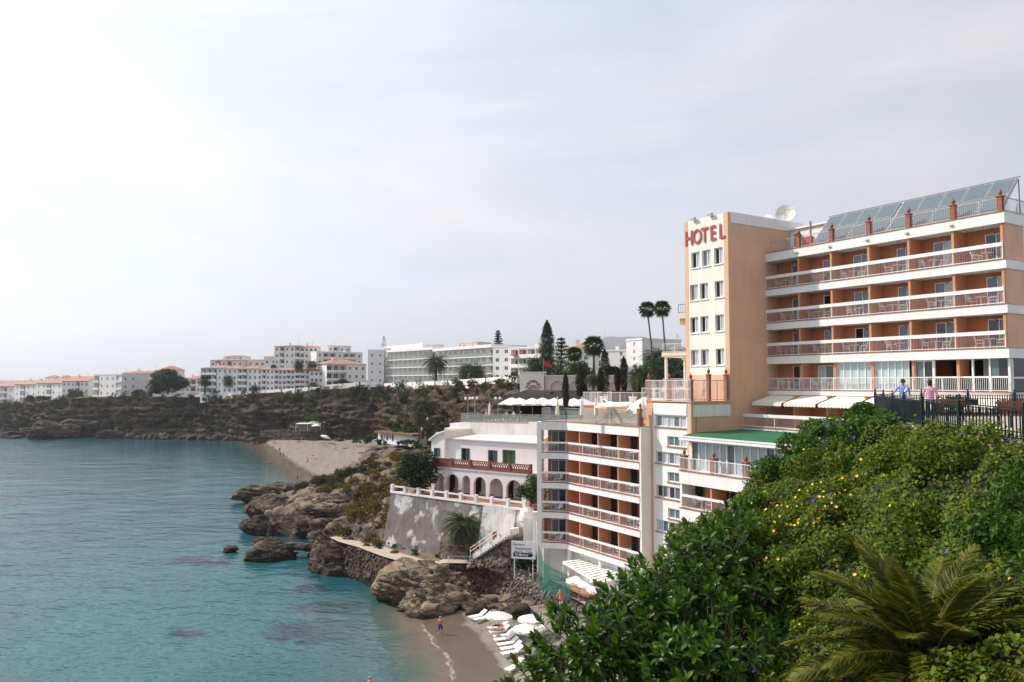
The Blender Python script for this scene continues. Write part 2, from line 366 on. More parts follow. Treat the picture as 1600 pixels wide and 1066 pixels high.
# ================================================================== water and land
SHORE_FAR = [PZ(*q, 0)[:2] for q in ((380, 689), (400, 695), (412, 701), (430, 715), (460, 735), (490, 752), (520, 775))]
SHORE_COVE = [np.array(q, float) for q in ((-10.6, 82.0), (-8.6, 77.2), (-6.6, 71.6), (-5.2, 67.6), (-4.4, 63), (-3.0, 55), (-1, 45), (2, 35))]
def seg_dist(P, line):
    d = np.full(len(P), 1e9)
    for a, b in zip(line[:-1], line[1:]):
        ab = b - a; t = np.clip(((P - a) @ ab) / (ab @ ab), 0, 1); d = np.minimum(d, np.linalg.norm(P - (a + t[:, None] * ab), axis=1))
    return d
def grid_mesh(name, xs, ys, zf, m, smooth=True, attrs=None):
    X, Y = np.meshgrid(xs, ys); P = np.stack([X.ravel(), Y.ravel()], 1); Z = zf(P)
    V = np.concatenate([P, Z[:, None]], 1); nx = len(xs); ny = len(ys)
    i = np.arange(nx * ny).reshape(ny, nx); F = np.stack([i[:-1, :-1], i[:-1, 1:], i[1:, 1:], i[1:, :-1]], -1).reshape(-1, 4)
    me = mesh_np(name, V, F, m, smooth)
    for k, f in (attrs or {}).items():
        at = me.attributes.new(k, 'FLOAT', 'POINT'); at.data.foreach_set('value', np.asarray(f(P, Z), np.float32))
    return me
def sea_material():
    m, nt, N, L, b = nodes_of('sea water')
    g = N.new('ShaderNodeNewGeometry')
    def noise(scale, vec, detail=4, rough=0.5):
        n = N.new('ShaderNodeTexNoise'); n.inputs['Scale'].default_value = scale; n.inputs['Detail'].default_value = detail; n.inputs['Roughness'].default_value = rough
        L.new(vec, n.inputs['Vector']); return n.outputs['Fac']
    def rng(v, a, b_, c=0.0, d=1.0):
        r = N.new('ShaderNodeMapRange'); r.interpolation_type = 'SMOOTHSTEP'
        for k, x in zip(('From Min', 'From Max', 'To Min', 'To Max'), (a, b_, c, d)): r.inputs[k].default_value = x
        L.new(v, r.inputs['Value']); return r.outputs[0]
    def mix(f, a, b_):
        x = N.new('ShaderNodeMix'); x.data_type = 'RGBA'; L.new(f, x.inputs[0])
        for s, c in ((6, a), (7, b_)):
            if isinstance(c, tuple): x.inputs[s].default_value = (*c, 1)
            else: L.new(c, x.inputs[s])
        return x.outputs[2]
    def math_(op, a, b_):
        x = N.new('ShaderNodeMath'); x.operation = op
        for i, c in enumerate((a, b_)):
            if isinstance(c, (int, float)): x.inputs[i].default_value = c
            else: L.new(c, x.inputs[i])
        return x.outputs[0]
    pos = g.outputs['Position']
    big = noise(0.035, pos, 4); deep = mix(rng(big, 0.38, 0.62), (0.010, 0.078, 0.095), (0.018, 0.108, 0.122))
    at = N.new('ShaderNodeAttribute'); at.attribute_name = 'shore'; sh = at.outputs['Fac']
    rk = N.new('ShaderNodeAttribute'); rk.attribute_name = 'reef'
    weed = rng(math_('ADD', rk.outputs['Fac'], math_('MULTIPLY', math_('SUBTRACT', noise(0.5, pos, 5), 0.5), 1.4)), 0.4, 0.7, 0, 0.95)
    c1 = mix(weed, deep, (0.006, 0.022, 0.045))
    wob = math_('ADD', sh, math_('MULTIPLY', math_('SUBTRACT', noise(0.35, pos, 5), 0.5), 5.0))
    c2 = mix(rng(wob, 3.0, 15.0, 1.0, 0.0), c1, (0.048, 0.105, 0.098))
    c3 = mix(rng(wob, 0.0, 5.5, 1.0, 0.0), c2, (0.17, 0.135, 0.10))
    foam_w = math_('ADD', math_('ABSOLUTE', math_('ADD', sh, math_('MULTIPLY', math_('SUBTRACT', noise(0.5, pos, 4), 0.55), 2.2)), 0), math_('MULTIPLY', noise(2.2, pos, 4), 0.6))
    foam = math_('MULTIPLY', rng(foam_w, 0.12, 0.55, 0.55, 0.0), rng(noise(0.4, pos, 6), 0.3, 0.5))
    c4 = mix(foam, c3, (0.75, 0.75, 0.74))
    L.new(c4, b.inputs['Base Color'])
    L.new(rng(foam, 0, 1, 0.055, 0.7), b.inputs['Roughness']); b.inputs['IOR'].default_value = 1.33
    st = N.new('ShaderNodeMapping'); st.inputs['Rotation'].default_value = (0, 0, R(24)); st.inputs['Scale'].default_value = (0.6, 1.0, 1)
    L.new(pos, st.inputs['Vector'])
    h = math_('ADD', math_('MULTIPLY', noise(0.16, st.outputs[0], 3), 2.2), math_('ADD', noise(0.62, st.outputs[0], 3), math_('MULTIPLY', noise(2.1, st.outputs[0], 4), 0.45)))
    h2 = math_('MULTIPLY', h, rng(sh, 0.0, 14.0, 0.25, 1.0))
    bp = N.new('ShaderNodeBump'); bp.inputs['Strength'].default_value = 1.0; bp.inputs['Distance'].default_value = 0.25
    L.new(h2, bp.inputs['Height']); L.new(bp.outputs[0], b.inputs['Normal'])
    return m
REEFS = [(PZ(px, py, 0)[:2], r) for px, py, r in ((500, 985, 4.8), (512, 950, 3.6), (490, 920, 2.0), (300, 875, 3.2), (330, 880, 3), (285, 990, 1.8), (470, 905, 2.0))]
def build_sea():
    xs = np.concatenate([[-9000, -6000, -2500, -1200, -700, -450], np.arange(-330, -20, 3.0), np.arange(-20, 4, 0.3), [6, 12, 40]])
    ys = np.concatenate([[-3000, -500, -100, 0, 30], np.arange(44, 92, 0.3), np.arange(92, 440, 2.5), [460, 520, 700, 1200, 3000, 9000]])
    def shore(P, Z): return np.minimum(np.minimum(seg_dist(P, SHORE_FAR) * 0.8, seg_dist(P, SHORE_COVE)), 400)
    def reef(P, Z):
        o = np.zeros(len(P))
        for c, r in REEFS: d = (P - c) / [r * 1.3, r]; o = np.maximum(o, np.exp(-(d ** 2).sum(1)))
        return o
    me = grid_mesh('sea', xs, ys, lambda P: np.zeros(len(P)), sea_material(), attrs={'shore': shore, 'reef': reef})
    tag(link('sea', me), 'rippled turquoise sea filling the bay below the cliffs', kind='structure')
build_sea()
# rock and sand
def rock_material(name, c1, c2, c3, strata=0.9, bs=1.6):
    m, nt, N, L, b = nodes_of(name); g = N.new('ShaderNodeNewGeometry')
    mp = N.new('ShaderNodeMapping'); mp.inputs['Rotation'].default_value = (0.25, 0.2, 0); mp.inputs['Scale'].default_value = (0.18, 0.18, strata); L.new(g.outputs['Position'], mp.inputs['Vector'])
    n1 = N.new('ShaderNodeTexNoise'); n1.inputs['Scale'].default_value = 1.0; n1.inputs['Detail'].default_value = 8; n1.inputs['Roughness'].default_value = 0.65; L.new(mp.outputs[0], n1.inputs['Vector'])
    cr = N.new('ShaderNodeValToRGB'); e = cr.color_ramp.elements; e[0].position = 0.32; e[0].color = (*c1, 1); e[1].position = 0.68; e[1].color = (*c3, 1); q = e.new(0.5); q.color = (*c2, 1)
    L.new(n1.outputs['Fac'], cr.inputs[0])
    n2 = N.new('ShaderNodeTexNoise'); n2.inputs['Scale'].default_value = bs; n2.inputs['Detail'].default_value = 9; n2.inputs['Roughness'].default_value = 0.7; L.new(g.outputs['Position'], n2.inputs['Vector'])
    mr = N.new('ShaderNodeMapRange'); mr.inputs['From Min'].default_value = 0.3; mr.inputs['From Max'].default_value = 0.7; mr.inputs['To Min'].default_value = 0.55; mr.inputs['To Max'].default_value = 1.35
    L.new(n2.outputs['Fac'], mr.inputs['Value'])
    v = N.new('ShaderNodeVectorMath'); v.operation = 'SCALE'; L.new(cr.outputs[0], v.inputs[0]); L.new(mr.outputs[0], v.inputs['Scale'])
    # wet, weed-stained band at the waterline
    sx = N.new('ShaderNodeSeparateXYZ'); L.new(g.outputs['Position'], sx.inputs[0])
    wr = N.new('ShaderNodeMapRange'); wr.inputs['From Min'].default_value = 0.15; wr.inputs['From Max'].default_value = 0.8; wr.inputs['To Min'].default_value = 0.4; wr.inputs['To Max'].default_value = 1
    L.new(sx.outputs['Z'], wr.inputs['Value']); v2 = N.new('ShaderNodeVectorMath'); v2.operation = 'SCALE'; L.new(v.outputs[0], v2.inputs[0]); L.new(wr.outputs[0], v2.inputs['Scale'])
    # joints and cracks between the blocks
    wn = N.new('ShaderNodeTexNoise'); wn.inputs['Scale'].default_value = 0.9; wn.inputs['Detail'].default_value = 5; L.new(g.outputs['Position'], wn.inputs['Vector'])
    wa = N.new('ShaderNodeVectorMath'); wa.operation = 'MULTIPLY_ADD'; wa.inputs[1].default_value = (1.3, 1.3, 1.3); L.new(wn.outputs['Color'], wa.inputs[0]); L.new(g.outputs['Position'], wa.inputs[2])
    wm = N.new('ShaderNodeMapping'); wm.inputs['Rotation'].default_value = (0.45, 0.35, 0.2); wm.inputs['Scale'].default_value = (0.45, 0.45, 1.25); L.new(wa.outputs[0], wm.inputs['Vector'])
    vo = N.new('ShaderNodeTexVoronoi'); vo.feature = 'DISTANCE_TO_EDGE'; vo.inputs['Scale'].default_value = 0.9 if bs > 1 else 0.35; L.new(wm.outputs[0], vo.inputs['Vector'])
    ck = N.new('ShaderNodeMapRange'); ck.inputs['From Max'].default_value = 0.07; ck.inputs['To Min'].default_value = 0.35; ck.inputs['To Max'].default_value = 1.0; L.new(vo.outputs['Distance'], ck.inputs['Value'])
    v3 = N.new('ShaderNodeVectorMath'); v3.operation = 'SCALE'; L.new(v2.outputs[0], v3.inputs[0]); L.new(ck.outputs[0], v3.inputs['Scale']); v2 = v3
    hs = N.new('ShaderNodeMath'); hs.operation = 'MULTIPLY_ADD'; hs.inputs[1].default_value = 0.35; L.new(ck.outputs[0], hs.inputs[0]); L.new(n2.outputs['Fac'], hs.inputs[2])
    L.new(v2.outputs[0], b.inputs['Base Color']); b.inputs['Roughness'].default_value = 0.92; b.inputs['Specular IOR Level'].default_value = 0.2
    bp = N.new('ShaderNodeBump'); bp.inputs['Strength'].default_value = 1.0; bp.inputs['Distance'].default_value = 0.6; L.new(hs.outputs[0], bp.inputs['Height']); L.new(bp.outputs[0], b.inputs['Normal'])
    return m
ROCK = rock_material('weathered grey rock', (0.05, 0.039, 0.030), (0.115, 0.09, 0.069), (0.22, 0.18, 0.137), 1.4, 1.3)
ROCKY = rock_material('ochre rock', (0.11, 0.086, 0.062), (0.26, 0.20, 0.135), (0.42, 0.325, 0.215), 1.4, 1.3)
CLIFF = rock_material('cliff rock', (0.036, 0.027, 0.021), (0.088, 0.065, 0.048), (0.165, 0.12, 0.086), 1.1, 0.7)
DIRT = mat('dry earth', (0.17, 0.125, 0.085), 0.95, 0.3, 0.8, 0.12, 3, col2=(0.10, 0.08, 0.045))
PATHM = mat('dusty path', (0.42, 0.35, 0.28), 0.95, 0.15, 1.0, 0.02, 6)
def sand_material():
    m = mat('sand', (0.24, 0.205, 0.172), 0.95, 0.14, 0.9, 0.05, 5, col2=(0.18, 0.153, 0.128))
    nt = m.node_tree; N = nt.nodes; L = nt.links; b = N['Principled BSDF']; src = b.inputs['Base Color'].links[0].from_socket
    at = N.new('ShaderNodeAttribute'); at.attribute_name = 'wet'; wv = N.new('ShaderNodeMapRange')
    g = N.new('ShaderNodeNewGeometry'); n = N.new('ShaderNodeTexNoise'); n.inputs['Scale'].default_value = 0.4; L.new(g.outputs['Position'], n.inputs['Vector'])
    a = N.new('ShaderNodeMath'); a.operation = 'MULTIPLY_ADD'; a.inputs[1].default_value = 3.0; L.new(n.outputs['Fac'], a.inputs[0]); L.new(at.outputs['Fac'], a.inputs[2])
    wv.inputs['From Min'].default_value = 5.0; wv.inputs['From Max'].default_value = 5.5; L.new(a.outputs[0], wv.inputs['Value'])
    mx = N.new('ShaderNodeMix'); mx.data_type = 'RGBA'; mx.inputs[6].default_value = (0.105, 0.08, 0.06, 1); L.new(wv.outputs[0], mx.inputs[0]); L.new(src, mx.inputs[7]); 
    # pebbles and dried weed thrown up by the waves
    v = N.new('ShaderNodeTexVoronoi'); v.inputs['Scale'].default_value = 3.2; L.new(g.outputs['Position'], v.inputs['Vector'])
    n2 = N.new('ShaderNodeTexNoise'); n2.inputs['Scale'].default_value = 0.55; n2.inputs['Detail'].default_value = 7; n2.inputs['Roughness'].default_value = 0.75; L.new(g.outputs['Position'], n2.inputs['Vector'])
    pr = N.new('ShaderNodeMapRange'); pr.inputs['From Min'].default_value = 0.5; pr.inputs['From Max'].default_value = 0.6; pr.inputs['To Max'].default_value = 0.75; L.new(n2.outputs['Fac'], pr.inputs['Value'])
    dm = N.new('ShaderNodeMath'); dm.operation = 'MULTIPLY'; L.new(pr.outputs[0], dm.inputs[0]); L.new(v.outputs['Color'], dm.inputs[1])
    dw = N.new('ShaderNodeMath'); dw.operation = 'MULTIPLY'; L.new(dm.outputs[0], dw.inputs[0]); L.new(wv.outputs[0], dw.inputs[1])
    m2 = N.new('ShaderNodeMix'); m2.data_type = 'RGBA'; m2.inputs[7].default_value = (0.06, 0.05, 0.045, 1); L.new(dw.outputs[0], m2.inputs[0]); L.new(mx.outputs[2], m2.inputs[6])
    L.new(m2.outputs[2], b.inputs['Base Color'])
    rr = N.new('ShaderNodeMapRange'); rr.inputs['To Min'].default_value = 0.35; rr.inputs['To Max'].default_value = 0.95; L.new(wv.outputs[0], rr.inputs['Value']); L.new(rr.outputs[0], b.inputs['Roughness'])
    return m
SAND = sand_material()
def rbf(ctrl, smooth=0.0):
    C = np.array(ctrl, float); D = np.linalg.norm(C[:, None, :2] - C[None, :, :2], axis=2); A = np.ones((len(C) + 1,) * 2); A[-1, -1] = 0
    A[:-1, :-1] = D + np.eye(len(C)) * smooth; w = np.linalg.solve(A, np.append(C[:, 2], 0))
    def f(P):
        o = np.full(len(P), w[-1])
        for c, k in zip(C, w): o += k * np.hypot(P[:, 0] - c[0], P[:, 1] - c[1])
        return o
    return f
def pts3(l): return [tuple(PZ(*q)) for q in l]
def in_poly(P, poly):
    ins = np.zeros(len(P), bool); n = len(poly)
    for i in range(n):
        (x0, y0), (x1, y1) = poly[i], poly[(i + 1) % n]
        c = ((y0 > P[:, 1]) != (y1 > P[:, 1])) & (P[:, 0] < (x1 - x0) * (P[:, 1] - y0) / (y1 - y0 + 1e-12) + x0); ins ^= c
    return ins
def resample(L, step):
    L = np.array(L, float); d = np.append(0, np.cumsum(np.linalg.norm(np.diff(L, axis=0), axis=1))); n = max(2, int(d[-1] / step)); t = np.linspace(0, d[-1], n)
    return np.stack([np.interp(t, d, L[:, i]) for i in range(L.shape[1])], 1)
# far cliff: foot, height and setback read off along the bay
CL = [(-420, 650, 0, 628, 14), (-160, 662, 0, 636, 12), (-60, 668, 0, 636, 10), (0, 671, 0, 633, 9), (50, 676, 0, 628, 10), (110, 682, 0, 622, 12), (200, 683, 0, 619, 10), (300, 684, 0, 621, 9), (360, 686, 0.5, 617, 12),
      (400, 685, 2, 615, 8), (450, 681, 3, 612, 7), (520, 683, 4, 608, 8), (600, 686, 4, 604, 7)]
CLIFF_FOOT, CLIFF_TOP = [], []
for px, py, z, ty, sb in CL:
    q = PZ(px, py, z); CLIFF_FOOT.append(q - [0, 0, 0.8]); CLIFF_TOP.append(PY(px, ty, q[1] + sb))
for px, Y, z, ty, sb in ((650, 250, 5, 602, 9), (710, 220, 6, 602, 10), (780, 186, 9, 600, 10), (850, 168, 13, 598, 12), (960, 160, 17, 600, 12), (1100, 150, 20, 603, 10)):
    CLIFF_FOOT.append(PY(px, 599 + (24 - z) / Y * 1200, Y)); CLIFF_TOP.append(PY(px, ty, Y + sb))
KPX = ([-500, 100, 146, 250, 300, 440, 520, 575, 600, 650, 700, 770, 2000], [1.03, 1.03, 1.06, 1.06, 1.09, 1.10, 1.14, 1.21, 1.23, 1.14, 1.05, 1.0, 1.0])
def KY(px, Y): return Y * (float(np.interp(px, *KPX)) if Y > 202 else 1.0)     # keep what stands on the plateau behind the cliff edge
def PF(px, py, Y): return PY(px, py, KY(px, Y))
def build_cliff():
    n = len(CLIFF_FOOT); d = np.append(0, np.cumsum(np.linalg.norm(np.diff(np.array(CLIFF_FOOT)[:, :2], axis=0), axis=1)))
    t = np.arange(0, d[-1], 0.75); A = np.stack([np.interp(t, d, np.array(CLIFF_FOOT)[:, i]) for i in range(3)], 1); B = np.stack([np.interp(t, d, np.array(CLIFF_TOP)[:, i]) for i in range(3)], 1)
    rows = 34; k = len(t); s = np.linspace(0, 1, rows); prof = np.where(s < 0.3, s * 1.5, 0.45 + (s - 0.3) / 0.7 * 0.55)   # gentle talus, then steep
    out = unit(np.gradient(A[:, :2], axis=0)); out = np.stack([out[:, 1], -out[:, 0]], 1)
    V = A[None] * (1 - prof)[:, None, None] + B[None] * prof[:, None, None]; V[:, :, 2] = A[None, :, 2] * (1 - s)[:, None] + B[None, :, 2] * s[:, None]
    P = V.reshape(-1, 3); q = P * [0.05, 0.05, 0.09]
    disp = 4.2 * fbm(q, 5, 3) + 2.2 * ridged(P * [0.10, 0.10, 0.22], 5, 9) + 1.6 * ridged(P * [0.3, 0.3, 0.09], 4, 14) + 0.6 * fbm(P * [0.15, 0.15, 1.3], 3, 33)
    led = P[:, 2] * 0.42 + 1.3 * fbm(P * [0.02, 0.02, 0.05], 3, 71); led = led - np.floor(led); disp = disp + 1.9 * (led - 0.5)
    for fr_, am in ((0.11, 1.2), (0.3, 0.7)): bd, cv = worley(P * [fr_, fr_, fr_ * 1.7] + 0.4 * fbm(P * 0.3, 2, 3)[:, None], 5); disp = disp + am * (cv - 0.5) - am * 0.4 * np.clip(1 - bd / 0.12, 0, 1)
    disp *= np.repeat(np.sin(np.clip(s, 0, 1) * math.pi * 0.93 + 0.2) ** 0.6, k); O = np.tile(out, (rows, 1)); P[:, 0] += O[:, 0] * disp; P[:, 1] += O[:, 1] * disp
    P[:, 2] += np.repeat(np.where((s > 0.02) & (s < 0.97), 1, 0), k) * 0.5 * fbm(P * 0.2, 3, 21)
    i = np.arange(rows * k).reshape(rows, k); F = np.stack([i[:-1, :-1], i[:-1, 1:], i[1:, 1:], i[1:, :-1]], -1).reshape(-1, 4)
    tag(link('cliff', mesh_np('cliff', P, F, CLIFF, False)), 'long brown cliff with ledges and scrub behind the bay', kind='structure')
    return V.reshape(rows, k, 3), P.reshape(rows, k, 3), out
CV, CP, COUT = build_cliff()
def build_plateau():
    T = np.array(CLIFF_TOP); rows = [T - [0, 0, 0.15], T * [1.04, 1, 1] + [0, 25, 0.3], T * [1.6, 1, 1] + [0, 160, 1.5], T * [4, 1, 1] + [0, 1200, 8], T * [18, 0, 0] + [0, 8900, 60]]
    P = np.concatenate(rows); k = len(T); i = np.arange(len(P)).reshape(len(rows), k); F = np.stack([i[:-1, :-1], i[:-1, 1:], i[1:, 1:], i[1:, :-1]], -1).reshape(-1, 4)
    tag(link('ground', mesh_np('ground', P, F, DIRT)), 'dry level ground on top of the cliffs', kind='structure')
build_plateau()
def build_hill():
    xs = np.linspace(-1500, 3200, 160); ys = np.linspace(4200, 7200, 40); 
    def z(P):
        x, y = P[:, 0], P[:, 1]
        e = 240 * np.exp(-((x - 640) / 300) ** 2) + 245 * np.exp(-((x - 1020) / 360) ** 2) + 230 * np.exp(-((x - 2100) / 700) ** 2) + 60 * np.exp(-((x + 200) / 500) ** 2)
        e *= np.exp(-((y - 5400) / 900) ** 2); Q = np.stack([x, y, 0 * x], 1)
        return e * (1 + 0.22 * fbm(Q * 0.0035, 5, 4)) + 20 * fbm(Q * 0.01, 4, 8) - 10
    m = mat('hill scrub', (0.075, 0.082, 0.06), 0.95, 0.2, 0.02, col2=(0.15, 0.12, 0.085))
    tag(link('hill', grid_mesh('hill', xs, ys, z, m)), 'distant scrubby hill fading into the haze', kind='structure')
build_hill()
def build_far_beach():
    sh = [np.append(p, -0.25) for p in SHORE_FAR]; sh = [np.array((sh[0][0] - 3, sh[0][1] + 1.5, -0.3))] + sh
    bk = [np.array(q) for q in pts3([(385, 686.5, 1.0), (395, 685, 2.5), (430, 683.5, 3.0), (480, 684, 3.2), (540, 687, 3.4), (600, 690, 3.6), (660, 693, 4), (720, 690, 5)])]
    d = np.linspace(0, 1, len(sh)); t = np.linspace(0, 1, 120); A = np.stack([np.interp(t, d, np.array(sh)[:, i]) for i in range(3)], 1); B = np.stack([np.interp(t, d, np.array(bk)[:, i]) for i in range(3)], 1)
    s = np.linspace(-0.08, 1.08, 60); V = A[None] * (1 - s)[:, None, None] + B[None] * s[:, None, None]
    P = V.reshape(-1, 3); P[:, 2] += 0.14 * fbm(P * [0.2, 0.2, 0], 4, 2)
    i = np.arange(len(P)).reshape(60, 120); F = np.stack([i[:-1, :-1], i[:-1, 1:], i[1:, 1:], i[1:, :-1]], -1).reshape(-1, 4)
    me = mesh_np('far_beach', P, F, SAND, True); at = me.attributes.new('wet', 'FLOAT', 'POINT'); at.data.foreach_set('value', (seg_dist(P[:, :2], SHORE_FAR) * 0.9 + 0.6).astype(np.float32))
    tag(link('beach', me), 'grey sand beach below the far cliff', kind='structure')
build_far_beach()
PROM_COAST = [(-46, 215), (-47.5, 188), (-49.5, 180), (-50, 166), (-51, 154), (-47, 143), (-43, 131), (-40, 124), (-33, 121), (-27, 122), (-23.5, 119), (-24, 112), (-26.5, 107.5), (-26, 102.5), (-22.5, 99.4), (-18.5, 95.6), (-15, 91), (-11.5, 87), (-6, 85.6)]
PROM_POLY = PROM_COAST + [(14, 84), (14, 300), (-30, 260), (-45, 235)]
prom_z = rbf(pts3([(485, 852, 3.6), (520, 855, 3.6), (560, 862, 3.6), (600, 868, 3.6), (640, 876, 3.6), (690, 882, 3.6), (740, 884, 3.8), (600, 845, 4.2), (650, 855, 4.1), (560, 830, 5), (545, 800, 6.4), (590, 805, 6.6), (575, 770, 7.8),
    (605, 765, 8.6), (640, 752, 10), (600, 735, 8.8), (560, 733, 8.0), (520, 738, 6.8), (640, 722, 9.2), (600, 716, 8.2), (555, 716, 7.4), (690, 715, 10), (470, 768, 5.0), (430, 778, 4), (410, 792, 2.6), (490, 750, 5.6), (560, 706, 3.4), (520, 702, 3.2), (640, 703, 4.5), (720, 695, 6.5)])
    + [(-47, 170, 1.2), (-44, 180, 2.0), (-45, 160, 2.2), (-40, 190, 2.5), (-38, 170, 4.5), (-36, 200, 2.8), (-30, 215, 3.2)] + [(10, 90, 4), (10, 110, 10), (5, 130, 12), (8, 160, 12), (10, 220, 9)])
PATH_LINE = [np.array(q, float) for q in ((-23.6, 102.4), (-21.6, 100.0), (-17.4, 96.2), (-14.0, 91.6), (-10.4, 87.9), (-6.0, 86.6))]
def prom_height(P):
    z = prom_z(P); d = seg_dist(P, [np.array(q, float) for q in PROM_COAST]); ins = in_poly(P, PROM_POLY); d = np.where(ins, d, -d)
    Q = np.stack([P[:, 0], P[:, 1], 0 * P[:, 0]], 1)
    n = fbm(Q * 0.14, 5, 12); d2 = d + 1.8 * n
    bd, cv = worley(Q * 0.32 + 0.5 * n[:, None], 9); blk = 0.9 * (cv - 0.5) - 0.5 * np.clip(1 - bd / 0.15, 0, 1); d2 = d2 + 1.6 * (cv - 0.5)
    far = np.clip((P[:, 1] - 99) / 14, 0, 1); wp = np.clip((2.4 - seg_dist(P, PATH_LINE)) / 1.0, 0, 1); return np.minimum(3.75 * wp + (1 - wp) * (z - 1.0 * far + (0.25 + 0.75 * far) * (0.9 * n + 0.5 * fbm(Q * 0.5, 4, 6, 0.6) + 0.35 * ridged(Q * 0.3, 4, 16) + blk)), np.where(d2 > 0, 0.2 + 2.2 * d2, d2 * 1.2))
def build_prom():
    me = grid_mesh('headland', np.arange(-56, 13, 0.55), np.arange(84.5, 245, 0.6), prom_height, [DIRT, ROCK], False)
    nrm = np.empty(len(me.polygons) * 3, np.float32); me.polygons.foreach_get('normal', nrm); nz = nrm.reshape(-1, 3)[:, 2]
    me.polygons.foreach_set('material_index', (nz < 0.72).astype(np.int32))
    tag(link('headland', me), 'rocky headland with dry slopes running out into the sea', kind='structure')
build_prom()
COVE_CTRL = [(q[0], q[1], 0.0) for q in SHORE_COVE] + [(-13, 79, -0.9), (-11, 70, -0.9), (-9, 60, -1), (-7, 50, -1), (-5, 80, 0.75), (-1.5, 72, 0.8), (0, 64, 0.8), (1, 55, 0.8), (-2.5, 84, 1.2), (2.5, 80, 1.5), (5, 70, 1.7), (6, 60, 1.9), (12, 75, 3.4), (14, 55, 3.6), (-6, 84.5, 0.7)]
cove_z = rbf(COVE_CTRL)
def build_cove():
    def z(P): Q = np.stack([P[:, 0], P[:, 1], 0 * P[:, 0]], 1); return cove_z(P) + 0.07 * fbm(Q * 0.5, 4, 31)
    me = grid_mesh('cove_beach', np.arange(-13, 18, 0.3), np.arange(40, 90, 0.3), z, SAND, attrs={'wet': lambda P, Z: seg_dist(P, SHORE_COVE) * np.where(Z > -0.1, 1, 0) * 0.9 + 0.4})
    tag(link('beach', me), 'small cove of grey shingle sand at the foot of the hotel', kind='structure')
build_cove()
# ------------------------------------------------------------------ rocks
_ico = {}
def ico(sub):
    if sub not in _ico:
        bm = bmesh.new(); bmesh.ops.create_icosphere(bm, subdivisions=sub, radius=1.0)
        V = np.array([v.co[:] for v in bm.verts]); F = np.array([[v.index for v in f.verts] for f in bm.faces]); bm.free(); _ico[sub] = (V, F)
    return _ico[sub]
def rock_mesh(name, radii, seed, sub=4, tilt=(0.3, 0.15), m=None, strata=0.10, rough=0.3, layers=5.0):
    D, F = ico(sub); q = D * 1.4 + seed * 3.7
    rk = np.random.default_rng(seed * 13 + 1); t_ = np.array([math.sin(tilt[0]), math.sin(tilt[1]), 1.0]); t_ /= np.linalg.norm(t_)
    pn = unit(np.concatenate([rk.normal(0, 1, (11, 3)) * [1, 1, 0.7], t_[None] + rk.normal(0, 0.12, (2, 3)), -t_[None]])); ph = rk.uniform(0.6, 0.95, len(pn)); ph[-3:] = rk.uniform(0.55, 0.8, 3)
    flat = np.min(ph / np.maximum(D @ pn.T, 0.12), axis=1).clip(0.45, 1.3)      # broken along planes: angular slabs
    d = 0.12 + flat + 0.35 * rough * fbm(q, 3, seed) + 0.45 * rough * ridged(q * 1.7, 5, seed + 3) + 0.42 * rough * fbm(q * 5, 4, seed + 5, 0.62) + 0.26 * rough * ridged(q * 9, 4, seed + 7)
    ax = np.array([math.sin(tilt[0]), math.sin(tilt[1]), 1.0]); ax /= np.linalg.norm(ax)
    h = (D @ ax) * layers + 0.8 * fbm(q, 2, seed + 8); saw = h - np.floor(h); d = d + strata * (saw ** 2 - 0.4) * np.clip(1.1 - np.abs(D @ ax), 0, 1)
    wq = np.stack([D @ np.array([1, 0, 0.25]), D[:, 1], D @ ax * 1.7], 1) + seed * 1.3 + 0.25 * np.stack([fbm(q * 2, 2, seed + i) for i in (20, 21, 22)], 1)
    for fr_, am in ((1.5, 0.22), (3.1, 0.12), (7.0, 0.05)):
        bd, cv = worley(wq * fr_, seed); d = d + am * (cv - 0.5) - am * 0.5 * np.clip(1 - bd / 0.10, 0, 1)
    d = np.minimum(d, 1.38 + 0.1 * fbm(q * 2, 2, seed + 11))
    return mesh_np(name, D * d[:, None] * np.array(radii), F, m or ROCK, False)
def rock(name, label, c, radii, seed, rz=0.0, sub=4, cat='rock', group=None, tilt=(0.3, 0.15), m=None, **k):
    o = link(name, rock_mesh(name, radii, seed, sub, tilt, m, **k), None, tuple(c), (0, 0, rz)); return tag(o, label, cat, group)
def gpt(px, py, z=0.0): return PZ(px, py, z)
# headland head: three masses, and the back ridge
rock('rock_outcrop', 'long layered grey rock at the seaward tip of the headland', PY(442, 800, 138), (5.4, 6.5, 3.2), 3, 0.2, 6, tilt=(0.5, 0.3), layers=7)
rock('rock_outcrop', 'low rounded rock lying in the water before the headland tip', PY(424, 823, 126), (3.8, 2.8, 2.1), 5, 0.1, 5, tilt=(0.5, 0.2))
rock('rock_outcrop', 'overhanging ochre block of rock in the middle of the headland', PY(520, 793, 128), (5.4, 4.4, 2.5), 8, -0.2, 6, m=ROCKY, tilt=(0.05, 0.05), layers=6, strata=0.14)
rock('rock_outcrop', 'dark rock ridge at the back of the headland beside the beach', PY(455, 774, 160), (9.0, 5.0, 2.6), 12, 0.55, 5, tilt=(0.6, 0.2))
for i, (px, py, Y, r, s, lb) in enumerate(((480, 822, 121, (2.0, 1.6, 1.7), 21, 'dark boulder under the overhanging block of the headland'), (508, 826, 118, (2.4, 1.8, 1.6), 22, 'pale slanted boulder beside the small inlet'), (536, 828, 115, (2.2, 1.8, 1.4), 23, 'ochre boulder at the head of the small inlet'), (495, 838, 113, (1.5, 1.1, 0.8), 24, 'small flat rock at the edge of the small inlet'))):
    rock('boulder', lb, PY(px, py, Y), r, s, i * 0.7, 4, group='boulders of the headland inlet', m=ROCKY if i == 2 else ROCK)
